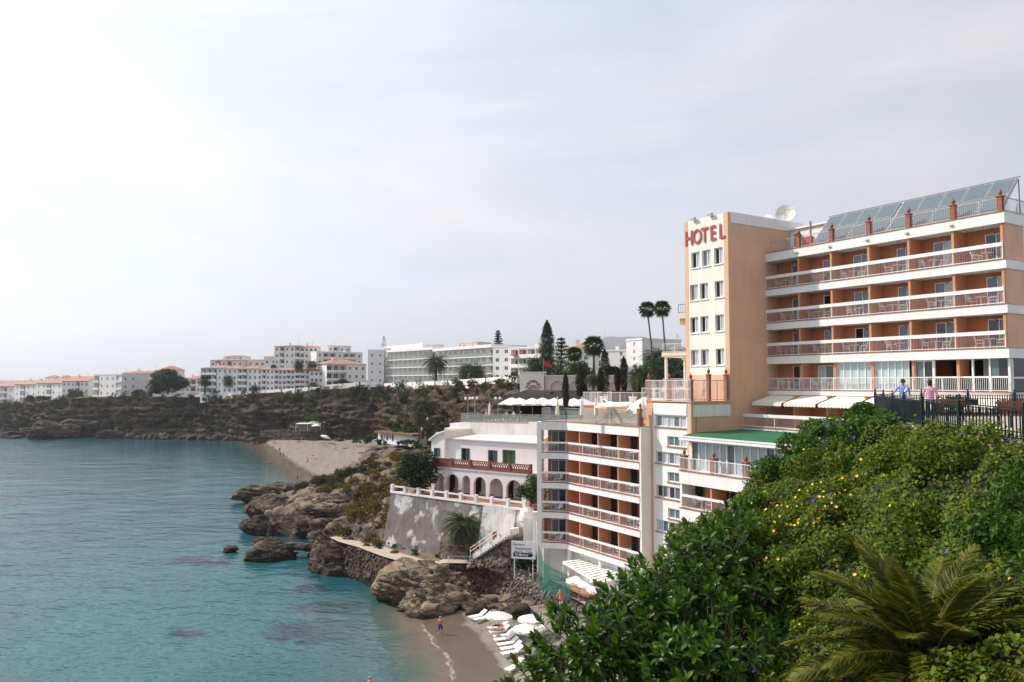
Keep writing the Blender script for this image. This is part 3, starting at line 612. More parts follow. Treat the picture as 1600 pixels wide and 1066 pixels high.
# natural arch: seaward stump, bridge and the bored mass
def arch():
    t = thing('rock_arch', 'natural rock arch with a seaward stump and hollow cliff', 'rock arch', (-33, 104, 0))
    for nm, c, r, s, rz, til in (('stump', PY(430, 872, 107), (3.0, 2.3, 2.0), 31, 0.3, (0.7, 0.1)), ('stump', PY(420, 856, 109), (2.3, 2.0, 1.5), 32, 0.0, (0.5, 0.2)), ('bridge', PY(470, 854, 107.5), (3.3, 1.2, 0.62), 33, -0.1, (0.2, 0.1)),
                                 ('cliff_mass', PY(527, 880, 99.8), (3.7, 2.1, 2.6), 34, -0.25, (0.1, 0.1))):
        me = rock_mesh(nm, r, s, 5, til, ROCK); o = link(nm, me, t, tuple(c), (0, 0, rz))
arch()
rock('boulder', 'slanted grey slab at the foot of the stone path wall', PY(600, 903, 93.5), (1.7, 0.9, 1.0), 36, 0.5, 4, tilt=(0.9, 0.2))
rock('rock_outcrop', 'big ochre rock standing at the water edge beside the cove', PY(678, 926, 85.5), (5.3, 3.6, 2.9), 41, -0.3, 6, m=ROCKY, tilt=(0.55, 0.3), layers=6, rough=0.36, strata=0.16)
rock('rock_outcrop', 'lower shoulder of the big ochre rock above the wet sand', PY(690, 940, 83), (3.6, 2.6, 2.3), 43, 0.2, 5, m=ROCKY, tilt=(0.5, 0.3))
rock('boulder', 'small rock breaking the water off the headland', PY(361, 858, 111), (0.95, 0.7, 0.55), 45, 0.2, 4)
# far boulders under the cliff
for px, py, r, s, lb in ((85, 672, (8.6, 6, 4.6), 51, 'dark boulder left of the biggest boulder under the far cliff'), (135, 669, (7.6, 6.5, 5.4), 52, 'biggest pale boulder in the water under the far cliff'), (172, 676, (4.6, 3.6, 2.6), 53, 'low boulder right of the biggest boulder under the far cliff'), (22, 671, (3.6, 3, 2.0), 54, 'small dark rock near the left end of the far cliff'), (48, 669, (4.2, 3, 2.6), 55, 'rock between the left end and the big boulders'), (30, 676, (2.6, 1.6, 0.7), 56, 'flat rock awash at the left end of the bay')):
    c = PZ(px, py, 0); c[2] = r[2] * 0.55; c[1] = 24 * 1200 / (min(684, py + 12) - 599); c[0] = (px - 800) / 1200 * c[1]
    rock('boulder', lb, c, r, s, 0.3, 5, group='boulders under the far cliff', m=ROCK, tilt=(0.2, 0.1))
def scree():
    Vs, Fs, n0 = [], [], 0; D, F = ico(1)
    for i in range(420):
        px = RNG.uniform(190, 410); r = RNG.uniform(0.3, 1.3) ** 1.3; q = PZ(px, 684.5 + (px - 190) * 0.02 - RNG.uniform(-1, 5), 0.0); q[2] = RNG.uniform(-0.2, 1.2)
        Vs.append(D * (1 + 0.25 * RNG.normal(0, 1, (len(D), 1))).clip(0.5, 1.5) * r * RNG.uniform(0.7, 1.4, 3) + q); Fs.append(F + n0); n0 += len(D)
    tag(link('scree', mesh_np('scree', np.concatenate(Vs), np.concatenate(Fs), ROCK)), 'fallen stones along the foot of the far cliff', 'stones', kind='stuff')
scree()
k = 0
for px, py, r in ((735, 946, 0.75), (752, 941, 0.6), (768, 940, 0.75), (775, 948, 0.55), (792, 938, 0.85), (802, 944, 0.7), (815, 940, 0.8), (826, 947, 0.75), (842, 944, 0.8), (808, 962, 1.25), (858, 955, 0.9), (745, 952, 0.9), (757, 951, 0.45), (835, 936, 0.6), (848, 932, 0.6), (784, 952, 0.5), (870, 948, 0.8), (862, 938, 0.6)):
    c = PZ(px, py + 3, 1.0); c[2] = 1.0 + r * 0.3
    nb = ['beside the white loungers', 'under the rubble bank', 'near the beach umbrellas', 'behind the sunbathers'][k % 4]
    rock('boulder', f'{ORD[k] if k < 16 else ["seventeenth", "eighteenth"][k - 16]} grey boulder from the left on the cove beach', c, (r * 1.25, r, r * 0.8), 60 + k, k * 0.9, 3, group='boulders on the cove beach', m=ROCKY if k % 3 == 1 else ROCK); k += 1
# ================================================================== building helpers
def _bar(s, p, q, w, h, mi=0):
    p = Vector(p); q = Vector(q); d = (q - p); a = Vector((-d.y, d.x, 0))
    a = (a.normalized() if a.length > 1e-6 else Vector((1, 0, 0))) * (w / 2)
    up = d.cross(a); up = (up.normalized() if up.length > 1e-9 else Vector((0, 0, 1))) * (h / 2)
    if abs(up.z) < 1e-6: up = Vector((-a.y, a.x, 0)).normalized() * (h / 2)
    n = len(s.v)
    for e in (p, q): s.v += [tuple(e - a - up), tuple(e + a - up), tuple(e + a + up), tuple(e - a + up)]
    for f in ((0, 1, 2, 3), (7, 6, 5, 4), (0, 4, 5, 1), (1, 5, 6, 2), (2, 6, 7, 3), (3, 7, 4, 0)): s.face(tuple(n + i for i in f), mi)
    return s
MB.bar = _bar
def holed(b, x0, x1, z0, z1, y, holes, dep, mi=0, mr=None):
    """a wall front with real openings and their reveals"""
    mr = mi if mr is None else mr
    xs = sorted({x0, x1} | {h[0] for h in holes} | {h[1] for h in holes}); zs = sorted({z0, z1} | {h[2] for h in holes} | {h[3] for h in holes})
    for xa, xb in zip(xs[:-1], xs[1:]):
        run = None
        for za, zb in zip(zs[:-1], zs[1:]):
            cx, cz = (xa + xb) / 2, (za + zb) / 2
            if not any(h[0] < cx < h[1] and h[2] < cz < h[3] for h in holes): b.quad((xa, y, za), (xb, y, za), (xb, y, zb), (xa, y, zb), mi=mi)
    for a, c, d, e in holes:
        w = y + dep
        b.quad((a, y, d), (a, w, d), (a, w, e), (a, y, e), mi=mr); b.quad((c, y, d), (c, y, e), (c, w, e), (c, w, d), mi=mr)
        b.quad((a, y, d), (c, y, d), (c, w, d), (a, w, d), mi=mr); b.quad((a, y, e), (a, w, e), (c, w, e), (c, y, e), mi=mr)
    return b
_mc = {}
def cached(key, fn):
    if key not in _mc: _mc[key] = fn()
    return _mc[key]
def frame_mesh(w, h, cols, fw, m):
    def mk():
        b = MB(); b.box(-w / 2, w / 2, -0.05, 0.03, 0, fw).box(-w / 2, w / 2, -0.05, 0.03, h - fw, h)
        for i in range(cols + 1):
            x = -w / 2 + fw / 2 + (w - fw) * i / cols; b.box(x - fw / 2, x + fw / 2, -0.055, 0.025, fw, h - fw)
        return b.mesh('window_frame', m)
    return cached(('fr', round(w, 2), round(h, 2), cols, fw, m.name), mk)
def pane_mesh(w, h, m): return cached(('pn', round(w, 2), round(h, 2), m.name), lambda: MB().box(-w / 2, w / 2, 0.0, 0.012, 0, h).mesh('pane', m))
def window(parent, x, y, z, w, h, panes=(GLASSB, GLASSD), name='window', fm=PAINT, fw=0.07, sill=None):
    """a framed window in its opening: the frame, and each pane a piece of it; y is the plane of the glass"""
    cols = len(panes); o = link(name, frame_mesh(w, h, cols, fw, fm), parent, (x, y, z))
    pw = (w - fw * (cols + 1)) / cols
    for i, m in enumerate(panes):
        link('pane', pane_mesh(pw, h - 2 * fw, m), o, (x - w / 2 + fw + pw / 2 + i * (pw + fw), y - 0.004 * (i % 2), z + fw))
    if sill is not None:
        s = MB().box(-w / 2 - 0.08, w / 2 + 0.08, -sill[0], 0.0, -0.09, 0.0); link('sill', cached(('sl', round(w, 2), sill[0], sill[1].name), lambda: s.mesh('sill', sill[1])), o, (x, y, z))
    return o
def railing(parent, pts, h, board=0.0, gap=0.115, post=1.65, m=PAINT, bar=0.018, name='railing', low=0.1, bm=None, closed_ends=True):
    """posts, rails and, as a piece of its own, the thin bars"""
    b = MB(); s = MB()
    for p, q in zip(pts[:-1], pts[1:]):
        p = Vector(p); q = Vector(q); L = (q - p).length; d = (q - p) / L; top = Vector((0, 0, h))
        if board: b.bar(p + Vector((0, 0, h - board / 2)), q + Vector((0, 0, h - board / 2)), 0.07, board)
        else: b.bar(p + top, q + top, 0.05, 0.05)
        b.bar(p + Vector((0, 0, low)), q + Vector((0, 0, low)), 0.04, 0.05)
        n = max(1, round(L / post))
        for i in range(n + 1):
            r = p + d * (L * i / n); b.bar(r, r + Vector((0, 0, h - 0.02)), 0.045, 0.045)
        k = int(L / gap)
        for i in range(1, k):
            r = p + d * (L * i / k); s.bar(r + Vector((0, 0, low)), r + Vector((0, 0, h - 0.02 - board)), bar, bar)
    o = b.build(name, m, parent); s.build('bars', bm or (BARS_SHADED if board else m), o, kind='stuff')
    return o
def pillar_mesh(h=1.15, w=0.34):
    def mk():
        b = MB()
        for i in range(5): b.box(-w / 2 + 0.01 * (i % 2), w / 2 - 0.01 * (i % 2), -w / 2 + 0.01 * (i % 2), w / 2 - 0.01 * (i % 2), h * i / 5, h * (i + 1) / 5)
        b.box(-w / 2 - 0.05, w / 2 + 0.05, -w / 2 - 0.05, w / 2 + 0.05, h, h + 0.07)
        b.lathe([(0.10, 0), (0.06, 0.06), (0.13, 0.15), (0.15, 0.25), (0.11, 0.36), (0.05, 0.42), (0.04, 0.5), (0.01, 0.54)], (0, 0, h + 0.07), 10)
        return b.mesh('pillar', TERRA)
    return cached(('pil', h, w), mk)
def chair_mesh():
    b = MB()
    b.box(-0.25, 0.25, -0.24, 0.24, 0.40, 0.44)
    for x in (-0.24, 0.24):
        for y in (-0.23, 0.23): b.tube([(x * 1.08, y * 1.08, 0), (x, y, 0.4)], 0.03, 4)
        b.bar((x * 1.1, -0.24, 0.63), (x * 1.1, 0.24, 0.66), 0.05, 0.035); b.tube([(x * 1.1, -0.22, 0.4), (x * 1.1, -0.22, 0.63)], 0.025, 4)
    for i in range(6): x = -0.22 + 0.088 * i; b.bar((x, 0.235, 0.44), (x * 1.05, 0.34, 0.88), 0.055, 0.03)
    b.bar((-0.26, 0.345, 0.9), (0.26, 0.345, 0.9), 0.04, 0.09)
    return b.mesh('patio_chair', PLASTIC)
def table_mesh():
    b = MB(); b.lathe([(0.36, 0.0), (0.38, 0.015), (0.38, 0.04), (0.36, 0.05)], (0, 0, 0.68), 14); b.lathe([(0.20, 0), (0.07, 0.04), (0.045, 0.1), (0.045, 0.6), (0.1, 0.68)], (0, 0, 0), 8)
    for a in range(4): b.bar((0, 0, 0.03), (0.33 * math.cos(a * 1.57 + 0.4), 0.33 * math.sin(a * 1.57 + 0.4), 0.02), 0.07, 0.04)
    return b.mesh('patio_table', PLASTIC)
CHAIR = chair_mesh(); TABLE = table_mesh()
def put(name, me, fr, loc, rz, label, cat, group=None):
    o = bpy.data.objects.new(name, me); COL.objects.link(o); o.location = fr.w(*loc); o.rotation_euler = (0, 0, fr.rot + rz); return tag(o, label, cat, group)
# ================================================================== the hotel
_d = ray(65, 599)[:2]; HU = -_d / np.linalg.norm(_d)
HF = Frame(PY(1141, 599, 66.7), HU)
YW = 4.75; LW = 20.2
BAYX = [0.0, 3.45, 6.68, 10.09, 13.4, 16.73, 20.05]
DOORS = ['R', 'R', 'L', 'R', 'L', 'R']
BANDS = [(25.72, 26.38), (28.78, 29.37), (31.84, 32.43), (34.97, 35.72)]
def door(parent, xa, xb, side, y, z, mats, w=1.5, h=2.12):
    cx = xb - 0.28 - w / 2 if side == 'R' else xa + 1.15 + w / 2
    return window(parent, cx, y, z, w, h, mats, 'balcony_door', fw=0.06)
def wing():
    t = thing('hotel_wing', 'tan and white hotel wing with rows of balconies and rooftop solar panels', 'hotel', (10, YW + 6, 8), HF)
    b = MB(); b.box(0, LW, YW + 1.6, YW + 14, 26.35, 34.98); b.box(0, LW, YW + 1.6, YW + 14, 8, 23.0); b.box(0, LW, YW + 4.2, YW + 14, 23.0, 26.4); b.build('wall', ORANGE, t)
    for z0, z1 in BANDS:
        s = MB().box(-0.02, LW + 0.12, YW, YW + 14.05, z0, z1); s.build('balcony_slab', WHITE, t)
        MB().box(-0.02, LW + 0.16, YW - 0.04, YW + 0.1, z1, z1 + 0.05).build('slab_edge', BRICKRED, t)
    # right end face: tan panels between the white floor bands, white corner strip
    for z0, z1 in ((26.43, 28.78), (29.42, 31.84), (32.48, 34.97)):
        MB().box(LW - 0.13, LW + 0.02, YW + 0.2, YW + 2.6, z0, z1).build('end_panel', TAN, t)
        MB().box(LW - 0.1, LW + 0.06, YW + 2.6, YW + 3.1, z0, z1).build('corner_strip', WHITE, t); MB().box(LW - 0.13, LW + 0.02, YW + 3.1, YW + 14, z0, z1).build('end_panel', TAN, t)
    fls = [(26.43, 28.78), (29.42, 31.84), (32.48, 34.97)]
    rnd = random.Random(3)
    for fi, (z0, z1) in enumerate(fls):
        for i, x in enumerate(BAYX[1:]): MB().box(x - 0.09, x + 0.09, YW + 0.12, YW + 1.62, z0, z1 + 0.01).build('partition', ORANGE_LIT, t)
        for i in range(6):
            pm = rnd.choice([(GLASSD, GLASSB), (GLASSB, GLASSB), (BLACKIN, GLASSB), (GLASSB, CURTAIN)])
            door(t, BAYX[i], BAYX[i + 1], DOORS[i], YW + 1.55, z0 - 0.02, pm)
            lamp = MB().lathe([(0.05, 0), (0.11, 0.03), (0.11, 0.12), (0.06, 0.16)], ((BAYX[i] + BAYX[i + 1]) / 2 + 0.4, YW + 1.45, z1 - 0.42), 8); lamp.build('wall_lamp', STEEL, t)
        railing(t, [(0.0, YW + 0.06, z0 - 0.03), (LW - 0.1, YW + 0.06, z0 - 0.03)], 1.2, 0.27, post=3.33)
        railing(t, [(LW - 0.1, YW + 0.1, z0 - 0.03), (LW - 0.1, YW + 0.9, z0 - 0.03)], 1.2, 0.27, post=3.33)
    # glazed floor at promenade level
    z0, z1 = 23.42, 25.72
    MB().box(-0.02, LW + 0.1, YW - 0.02, YW + 4.3, 22.98, 23.36).build('balcony_slab', WHITE, t)
    MB().box(-0.02, LW + 0.12, YW - 0.06, YW + 0.05, 23.36, 23.42).build('slab_edge', BRICKRED, t)
    for i, x in enumerate(BAYX[:-1]):
        if 0 < i: MB().box(x - 0.1, x + 0.1, YW + 0.3, YW + 1.6, z0 - 0.03, z1).build('partition', ORANGE_LIT, t)
    MB().box(0, 7, YW + 1.5, YW + 1.6, z0, z1).build('back_wall', ORANGE, t)
    door(t, 0, 3.45, 'R', YW + 1.46, z0, (GLASSD, GLASSB)); window(t, 5.4, YW + 1.46, z0, 2.3, 2.1, (CURTAIN, GLASSB, CURTAIN), 'balcony_door', fw=0.06)
    for xa, xb in ((6.78, 9.99), (10.19, 13.0)):
        n = 5
        for k in range(n):
            w = (xb - xa) / n; window(t, xa + w * (k + 0.5), YW + 0.5, z0 + 0.01, w, z1 - z0 - 0.02, (CURTAIN,), 'glass_panel', fw=0.045)
    window(t, 14.15, YW + 0.5, z0, 1.4, 2.28, (GLASSB, GLASSD), 'glass_panel'); 
    o = MB().box(14.85, 14.95, YW + 0.45, YW + 0.6, z0, z1).box(14.95, 20.1, YW + 0.45, YW + 0.6, z0 + 0.95, z0 + 1.07).box(17.6, 17.72, YW + 0.45, YW + 0.6, z0, z1).box(18.75, 18.87, YW + 0.45, YW + 0.6, z0, z1).box(20.0, 20.15, YW + 0.45, YW + 0.6, z0, z1); o.build('window_frame', PAINT, t)
    for xa, xb, m in ((18.87, 19.4, GLASSB), (19.42, 20.0, GLASSD)): MB().box(xa, xb, YW + 0.51, YW + 0.53, z0 + 1.07, z1).build('pane', m, t)
    for xa, xb in ((14.98, 16.2), (16.25, 17.58), (17.75, 18.72), (18.9, 19.98)): MB().box(xa, xb, YW + 0.51, YW + 0.53, z0, z0 + 0.95).build('pane', GLASSD, t)
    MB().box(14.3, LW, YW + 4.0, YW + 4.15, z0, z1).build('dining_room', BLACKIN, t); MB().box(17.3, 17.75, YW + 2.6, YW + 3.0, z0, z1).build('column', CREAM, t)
    railing(t, [(0.0, YW + 0.06, z0 - 0.03), (LW, YW + 0.06, z0 - 0.03)], 1.05, 0, post=1.1, gap=0.13)
    for k in range(7):
        ya = YW + 0.7 + 1.8 * k; MB().box(LW - 0.1, LW, ya - 0.06, ya + 0.06, z0, z1).box(LW - 0.1, LW, ya + 0.06, ya + 1.74, z0 + 0.9, z0 + 1.02).build('window_frame', PAINT, t); MB().box(LW - 0.06, LW - 0.04, ya + 0.06, ya + 1.74, z0, z1).build('pane', GLASSB if k % 2 else GLASSD, t)
    # floor with the awnings and its deep balcony
    MB().box(0, LW, 1.5, YW + 1.7, 19.85, 20.15).build('balcony_slab', WHITE, t)
    MB().box(0.0, LW, 1.46, 1.62, 20.15, 20.21).build('slab_edge', BRICKRED, t)
    for i, x in enumerate(BAYX[1:]): MB().box(x - 0.09, x + 0.09, YW - 0.8, YW + 1.6, 20.15, 22.98).build('partition', ORANGE_LIT, t)
    for i in range(6): door(t, BAYX[i], BAYX[i + 1], DOORS[i], YW + 1.55, 20.17, (GLASSD, BLACKIN) if i == 1 else (GLASSB, GLASSD))
    railing(t, [(-0.02, 1.56, 20.2), (LW, 1.56, 20.2)], 1.15, 0.27, post=3.3)
    # roof: deck, railing with terracotta pillars
    MB().box(-0.1, LW + 0.1, YW + 0.05, YW + 14, 35.72, 35.78).build('roof_deck', mat('roof gravel', (0.32, 0.29, 0.27), 0.95, 0.15, 2), t)
    railing(t, [(0.4, YW + 0.3, 35.78), (LW, YW + 0.3, 35.78), (LW, YW + 12, 35.78)], 1.0, 0, post=1.65, m=STEEL, gap=0.14)
    for x in (3.4, 6.7, 10.1, 13.4, 16.75, 19.95): link('pillar', pillar_mesh(1.05), t, (x, YW + 0.32, 35.78))
    link('pillar', pillar_mesh(1.05), t, (19.95, YW + 6, 35.78))
    for i, x in enumerate((3.4, 6.7, 10.1, 13.4, 16.75)): MB().box(x - 0.12, x + 0.12, YW - 0.12, YW + 0.02, 35.3, 35.42).build('drain_spout', STEEL, t)
    h = MB(); holed(h, 0.0, 4.4, 35.78, 38.2, YW + 3.5, [(0.35, 1.15, 35.8, 37.8)], 0.3); h.box(0, 4.4, YW + 3.8, YW + 9, 35.78, 38.2); h.box(-0.2, 4.6, YW + 3.3, YW + 9.2, 38.2, 38.36)
    h.build('stair_house', WHITE, t); MB().box(0.35, 1.15, YW + 3.7, YW + 3.78, 35.8, 37.8).build('roof_door', GLASSD, t)
    MB().box(1.5, 2.5, YW + 3.2, YW + 3.48, 36.5, 37.3).build('fire_hose_box', SIGNRED, t); MB().box(2.8, 2.92, YW + 2.6, YW + 2.72, 35.78, 38.5).bar((2.86, YW + 2.66, 38.0), (4.6, YW + 2.66, 37.9), 0.08, 0.08).build('pipe_frame', TERRA, t)
    return t
wing()
def awnings():
    for i in range(6):
        x0 = 0.35 + 3.36 * i; x1 = x0 + 3.12
        t = thing('awning', f'cream awning over the lower hotel balcony, {ORD[i]} from the tower', 'awning', ((x0 + x1) / 2, 4.7, 22.2), HF, 'cream awnings under the glazed floor')
        b = MB(); b.quad((x0, 4.68, 22.93), (x0, 2.3, 22.33), (x1, 2.3, 22.33), (x1, 4.68, 22.93)); b.quad((x0, 4.68, 22.91), (x1, 4.68, 22.91), (x1, 2.3, 22.31), (x0, 2.3, 22.31)); b.build('canopy', CANVAS, t)
        v = MB(); n = 10
        for k in range(n):
            a = x0 + (x1 - x0) * k / n; c = x0 + (x1 - x0) * (k + 1) / n; m = (a + c) / 2; v.slab([(a, 22.32), (a, 22.12), (m - 0.08, 22.05), (m + 0.08, 22.05), (c, 22.12), (c, 22.32)], 'y', 2.29, 2.31)
        v.build('valance', CANVAS, t); MB().tube([(x0, 2.34, 22.3), (x1, 2.34, 22.3)], 0.035, 6).bar((x0 + 0.1, 4.6, 22.5), (x0 + 0.1, 2.4, 22.28), 0.04, 0.04).bar((x1 - 0.1, 4.6, 22.5), (x1 - 0.1, 2.4, 22.28), 0.04, 0.04).build('arm', STEEL, t)
awnings()
SOLARG = glass_mat('solar collector glass', (0.10, 0.135, 0.155), 0.1, 0.7)
def solar():
    for ai, (xa, xb, n) in enumerate(((4.4, 11.0, 4), (11.25, 19.75, 5))):
        t = thing('solar_array', ['smaller tilted array of solar collectors behind the roof railing', 'larger tilted array of solar collectors at the roof corner'][ai], 'solar panels', ((xa + xb) / 2, YW + 2, 35.78), HF, 'rooftop solar arrays')
        A = np.array([YW + 0.75, 36.05]); B = np.array([YW + 3.25, 38.66]); w = (xb - xa) / n
        for c in range(n):
            for r_ in range(2):
                p = A + (B - A) * (r_ * 0.5 + 0.008); q = A + (B - A) * (r_ * 0.5 + 0.492); x0 = xa + w * c + 0.04; x1 = xa + w * (c + 1) - 0.04
                b = MB(); b.slab([(p[0], p[1]), (q[0], q[1]), (q[0] + 0.07, q[1] - 0.07), (p[0] + 0.07, p[1] - 0.07)], 'x', x0, x1); o = b.build('panel', STEEL, t)
                g = MB(); e = 0.07; d = (q - p) * e / np.linalg.norm(q - p); nn = np.array([-0.012, 0.012])
                g.quad((x0 + e, *(p + d + nn)), (x1 - e, *(p + d + nn)), (x1 - e, *(q - d + nn)), (x0 + e, *(q - d + nn))); g.build('pane', SOLARG, o)
        f = MB()
        for c in range(n + 1):
            x = xa + w * c; f.bar((x, A[0] + 0.1, A[1] - 0.12), (x, B[0] + 0.1, B[1] - 0.1), 0.06, 0.06).bar((x, B[0] + 0.1, B[1] - 0.1), (x, B[0] + 0.15, 35.78), 0.06, 0.06).bar((x, A[0] + 0.1, A[1] - 0.1), (x, A[0] + 0.1, 35.78), 0.06, 0.06)
        f.tube([(xa - 0.1, *(A + [0.05, -0.05])), (xb + 0.1, *(A + [0.05, -0.05]))], 0.05).tube([(xa - 0.1, *(B + [0.05, 0.05])), (xb + 0.15, *(B + [0.05, 0.05]))], 0.05); f.build('support_frame', STEEL, t)
solar()
def text_mesh(txt, size, m, depth=0.05, bold=0.02, align='LEFT', xscale=1.0):
    c = bpy.data.curves.new('lettering', 'FONT'); c.body = txt; c.size = size; c.extrude = depth; c.offset = bold; c.align_x = align; c.resolution_u = 3
    o = bpy.data.objects.new('lettering', c); COL.objects.link(o); dg = bpy.context.evaluated_depsgraph_get(); dg.update()
    me = bpy.data.meshes.new_from_object(o.evaluated_get(dg)); bpy.data.objects.remove(o); bpy.data.curves.remove(c)
    me.materials.clear(); me.materials.append(m); me.transform(Matrix.Scale(xscale, 4, (1, 0, 0))); return me
def tower():
    t = thing('hotel_tower', 'tall hotel tower with white windowed face and plain tan side', 'hotel', (-2.7, 4, 6), HF)
    X0 = -5.35; TOP = 39.05
    rows = [(34.56, [(-4.5, -3.45), (-3.15, -2.1), (-1.68, -0.66)])] + [(z, [(-4.75, -3.72), (-3.46, -2.45), (-1.66, -0.64)]) for z in (31.58, 28.58, 25.58)]
    holes = [(a, c, z, z + 1.48) for z, l in rows for a, c in l]
    f = MB(); holed(f, -4.9, -0.5, 24.75, TOP - 0.02, 0.02, holes, 0.24); f.build('white_face', CREAM, t)
    b = MB(); b.box(X0, -4.9, 0, 0.5, 6, TOP).box(-0.5, 0, 0, 0.5, 6, TOP).box(-4.9, -0.5, 0.0, 0.5, 6, 24.75); b.box(X0, 0, 0.5, YW + 1.6, 6, TOP - 0.05); b.box(X0, -0.01, YW + 1.6, 10, 6, TOP - 0.06); b.build('wall', TAN, t)
    MB().box(X0 - 0.03, 0.05, 0.3, 10, TOP - 0.93, TOP + 0.02).build('parapet', WHITE, t)
    rnd = random.Random(5)
    for (a, c, z, z1) in holes: window(t, (a + c) / 2, 0.22, z + 0.02, c - a - 0.02, z1 - z - 0.04, rnd.choice([(GLASSD, CURTAIN), (GLASSB, CURTAIN), (BLACKIN, CURTAIN)]), sill=(0.28, PAINT))
    for x in (-4.0, -1.9): MB().box(x - 0.3, x + 0.3, -0.35, -0.1, TOP + 0.02, TOP + 0.16).bar((x, -0.2, TOP + 0.05), (x, 0.4, TOP + 0.02), 0.05, 0.05).build('floodlight', STEEL, t)
    # sign
    s = thing('hotel_sign', 'red HOTEL letters mounted high on the white tower face', 'sign', (-2.65, -0.02, 36.77), HF)
    pos = [(-5.25, 'H'), (-4.28, 'O'), (-3.18, 'T'), (-2.1, 'E'), (-1.03, 'L')]
    for x, ch in pos:
        me = text_mesh(ch, 1.9, SIGNRED, 0.02, 0.03, 'LEFT', 0.78)
        o = link('letter', me, s, (x, -0.06, 36.8), (math.pi / 2, 0, 0)); o['label'] = f'red letter {ch}'
    # annex in front of the tower, down to the lower terraces
    a = thing('hotel_annex', 'windowed hotel annex with tan corners below the tower terrace', 'hotel', (-2.8, -2.3, 4), HF)
    ya = -4.68; AX = -5.6
    wide = [(20.22, 21.18), (17.05, 18.05), (14.1, 15.15), (11.15, 12.15), (8.2, 9.2)]; nar = [(18.6, 19.45), (15.55, 16.4), (12.45, 13.3), (9.5, 10.35)]
    holes = [(-4.4, -0.62, *w) for w in wide] + [(-2.95, -0.62, *w) for w in nar]
    f = MB(); holed(f, -4.75, -0.48, 4, 22.3, ya + 0.03, holes, 0.22); f.build('white_face', WHITE, a)
    b = MB(); b.box(AX, -4.75, ya, ya + 0.5, 4, 22.4).box(-0.48, 0, ya, ya + 0.5, 4, 22.4).box(-4.75, -0.48, ya + 0.5, ya + 0.6, 4, 22.4).box(AX, 0, ya + 0.6, 0, 4, 22.4); b.build('wall', TAN, a)
    MB().box(-4.62, -0.5, ya - 0.05, ya + 0.05, 21.28, 22.22).build('fascia', WHITE, a); MB().box(-0.05, 0.06, ya + 0.25, -0.1, 21.2, 22.15).build('fascia', WHITE, a)
    MB().box(AX - 0.08, 0.1, ya - 0.08, 0, 22.4, 22.5).build('slab_edge', TAN, a)
    rnd = random.Random(9)
    for z0, z1 in wide:
        for x, w in ((-3.68, 1.36), (-2.2, 1.36), (-1.05, 0.76)): window(a, x, ya + 0.2, z0 + 0.02, w, z1 - z0 - 0.04, rnd.choice([(GLASSD, GLASSB), (GLASSB, CURTAIN), (CURTAIN, GLASSB)]) if w > 1 else (CURTAIN,), fw=0.06)
        MB().box(-4.5, -0.55, ya - 0.06, ya + 0.03, z0 - 0.1, z0 - 0.01).build('sill', BRICKRED, a)
    for z0, z1 in nar:
        for x, w in ((-2.2, 1.4), (-1.05, 0.8)): window(a, x, ya + 0.2, z0 + 0.02, w, z1 - z0 - 0.04, (GLASSB, GLASSB) if w > 1 else (CURTAIN,), fw=0.06)
        MB().box(-3.0, -0.55, ya - 0.06, ya + 0.03, z0 - 0.1, z0 - 0.01).build('sill', BRICKRED, a)
    railing(a, [(AX, -0.2, 22.5), (AX, ya, 22.5), (-0.02, ya, 22.5)], 1.75, 0, post=1.9, gap=0.13); railing(a, [(-0.02, ya, 22.5), (-0.02, -0.05, 22.5)], 1.75, 0, post=1.5, gap=0.13, m=STEEL)
    for x, y, h in ((-5.4, ya + 0.2, 1.8), (-2.8, ya + 0.2, 1.8), (-0.2, ya + 0.2, 1.75), (-0.2, -2.4, 2.2), (-0.2, -0.3, 2.2)): link('pillar', pillar_mesh(h, 0.3), a, (x, y, 22.5))
    rail2 = MB().bar((AX, -0.2, 23.5), (AX, ya, 23.5), 0.04, 0.04).bar((AX, ya, 23.5), (0, ya, 23.5), 0.04, 0.04).build('mid_rail', PAINT, a)
    for k, (x, y, r) in enumerate(((-4.4, -3.2, 0.4), (-3.4, -2.2, 2.0), (-2.2, -3.4, 3.6), (-1.2, -2.4, 5.0))): put('patio_chair', CHAIR, HF, (x, y, 22.51), r, f'white plastic chair on the tower terrace, {ORD[k]} from the sea side', 'chair', 'chairs on the tower terrace')
    put('patio_table', TABLE, HF, (-3.8, -3.1, 22.51), 0, 'round white table on the tower terrace, nearer the sea', 'table', 'tables on the tower terrace'); put('patio_table', TABLE, HF, (-1.7, -3.0, 22.51), 0, 'round white table on the tower terrace, nearer the railing corner', 'table', 'tables on the tower terrace')
tower()
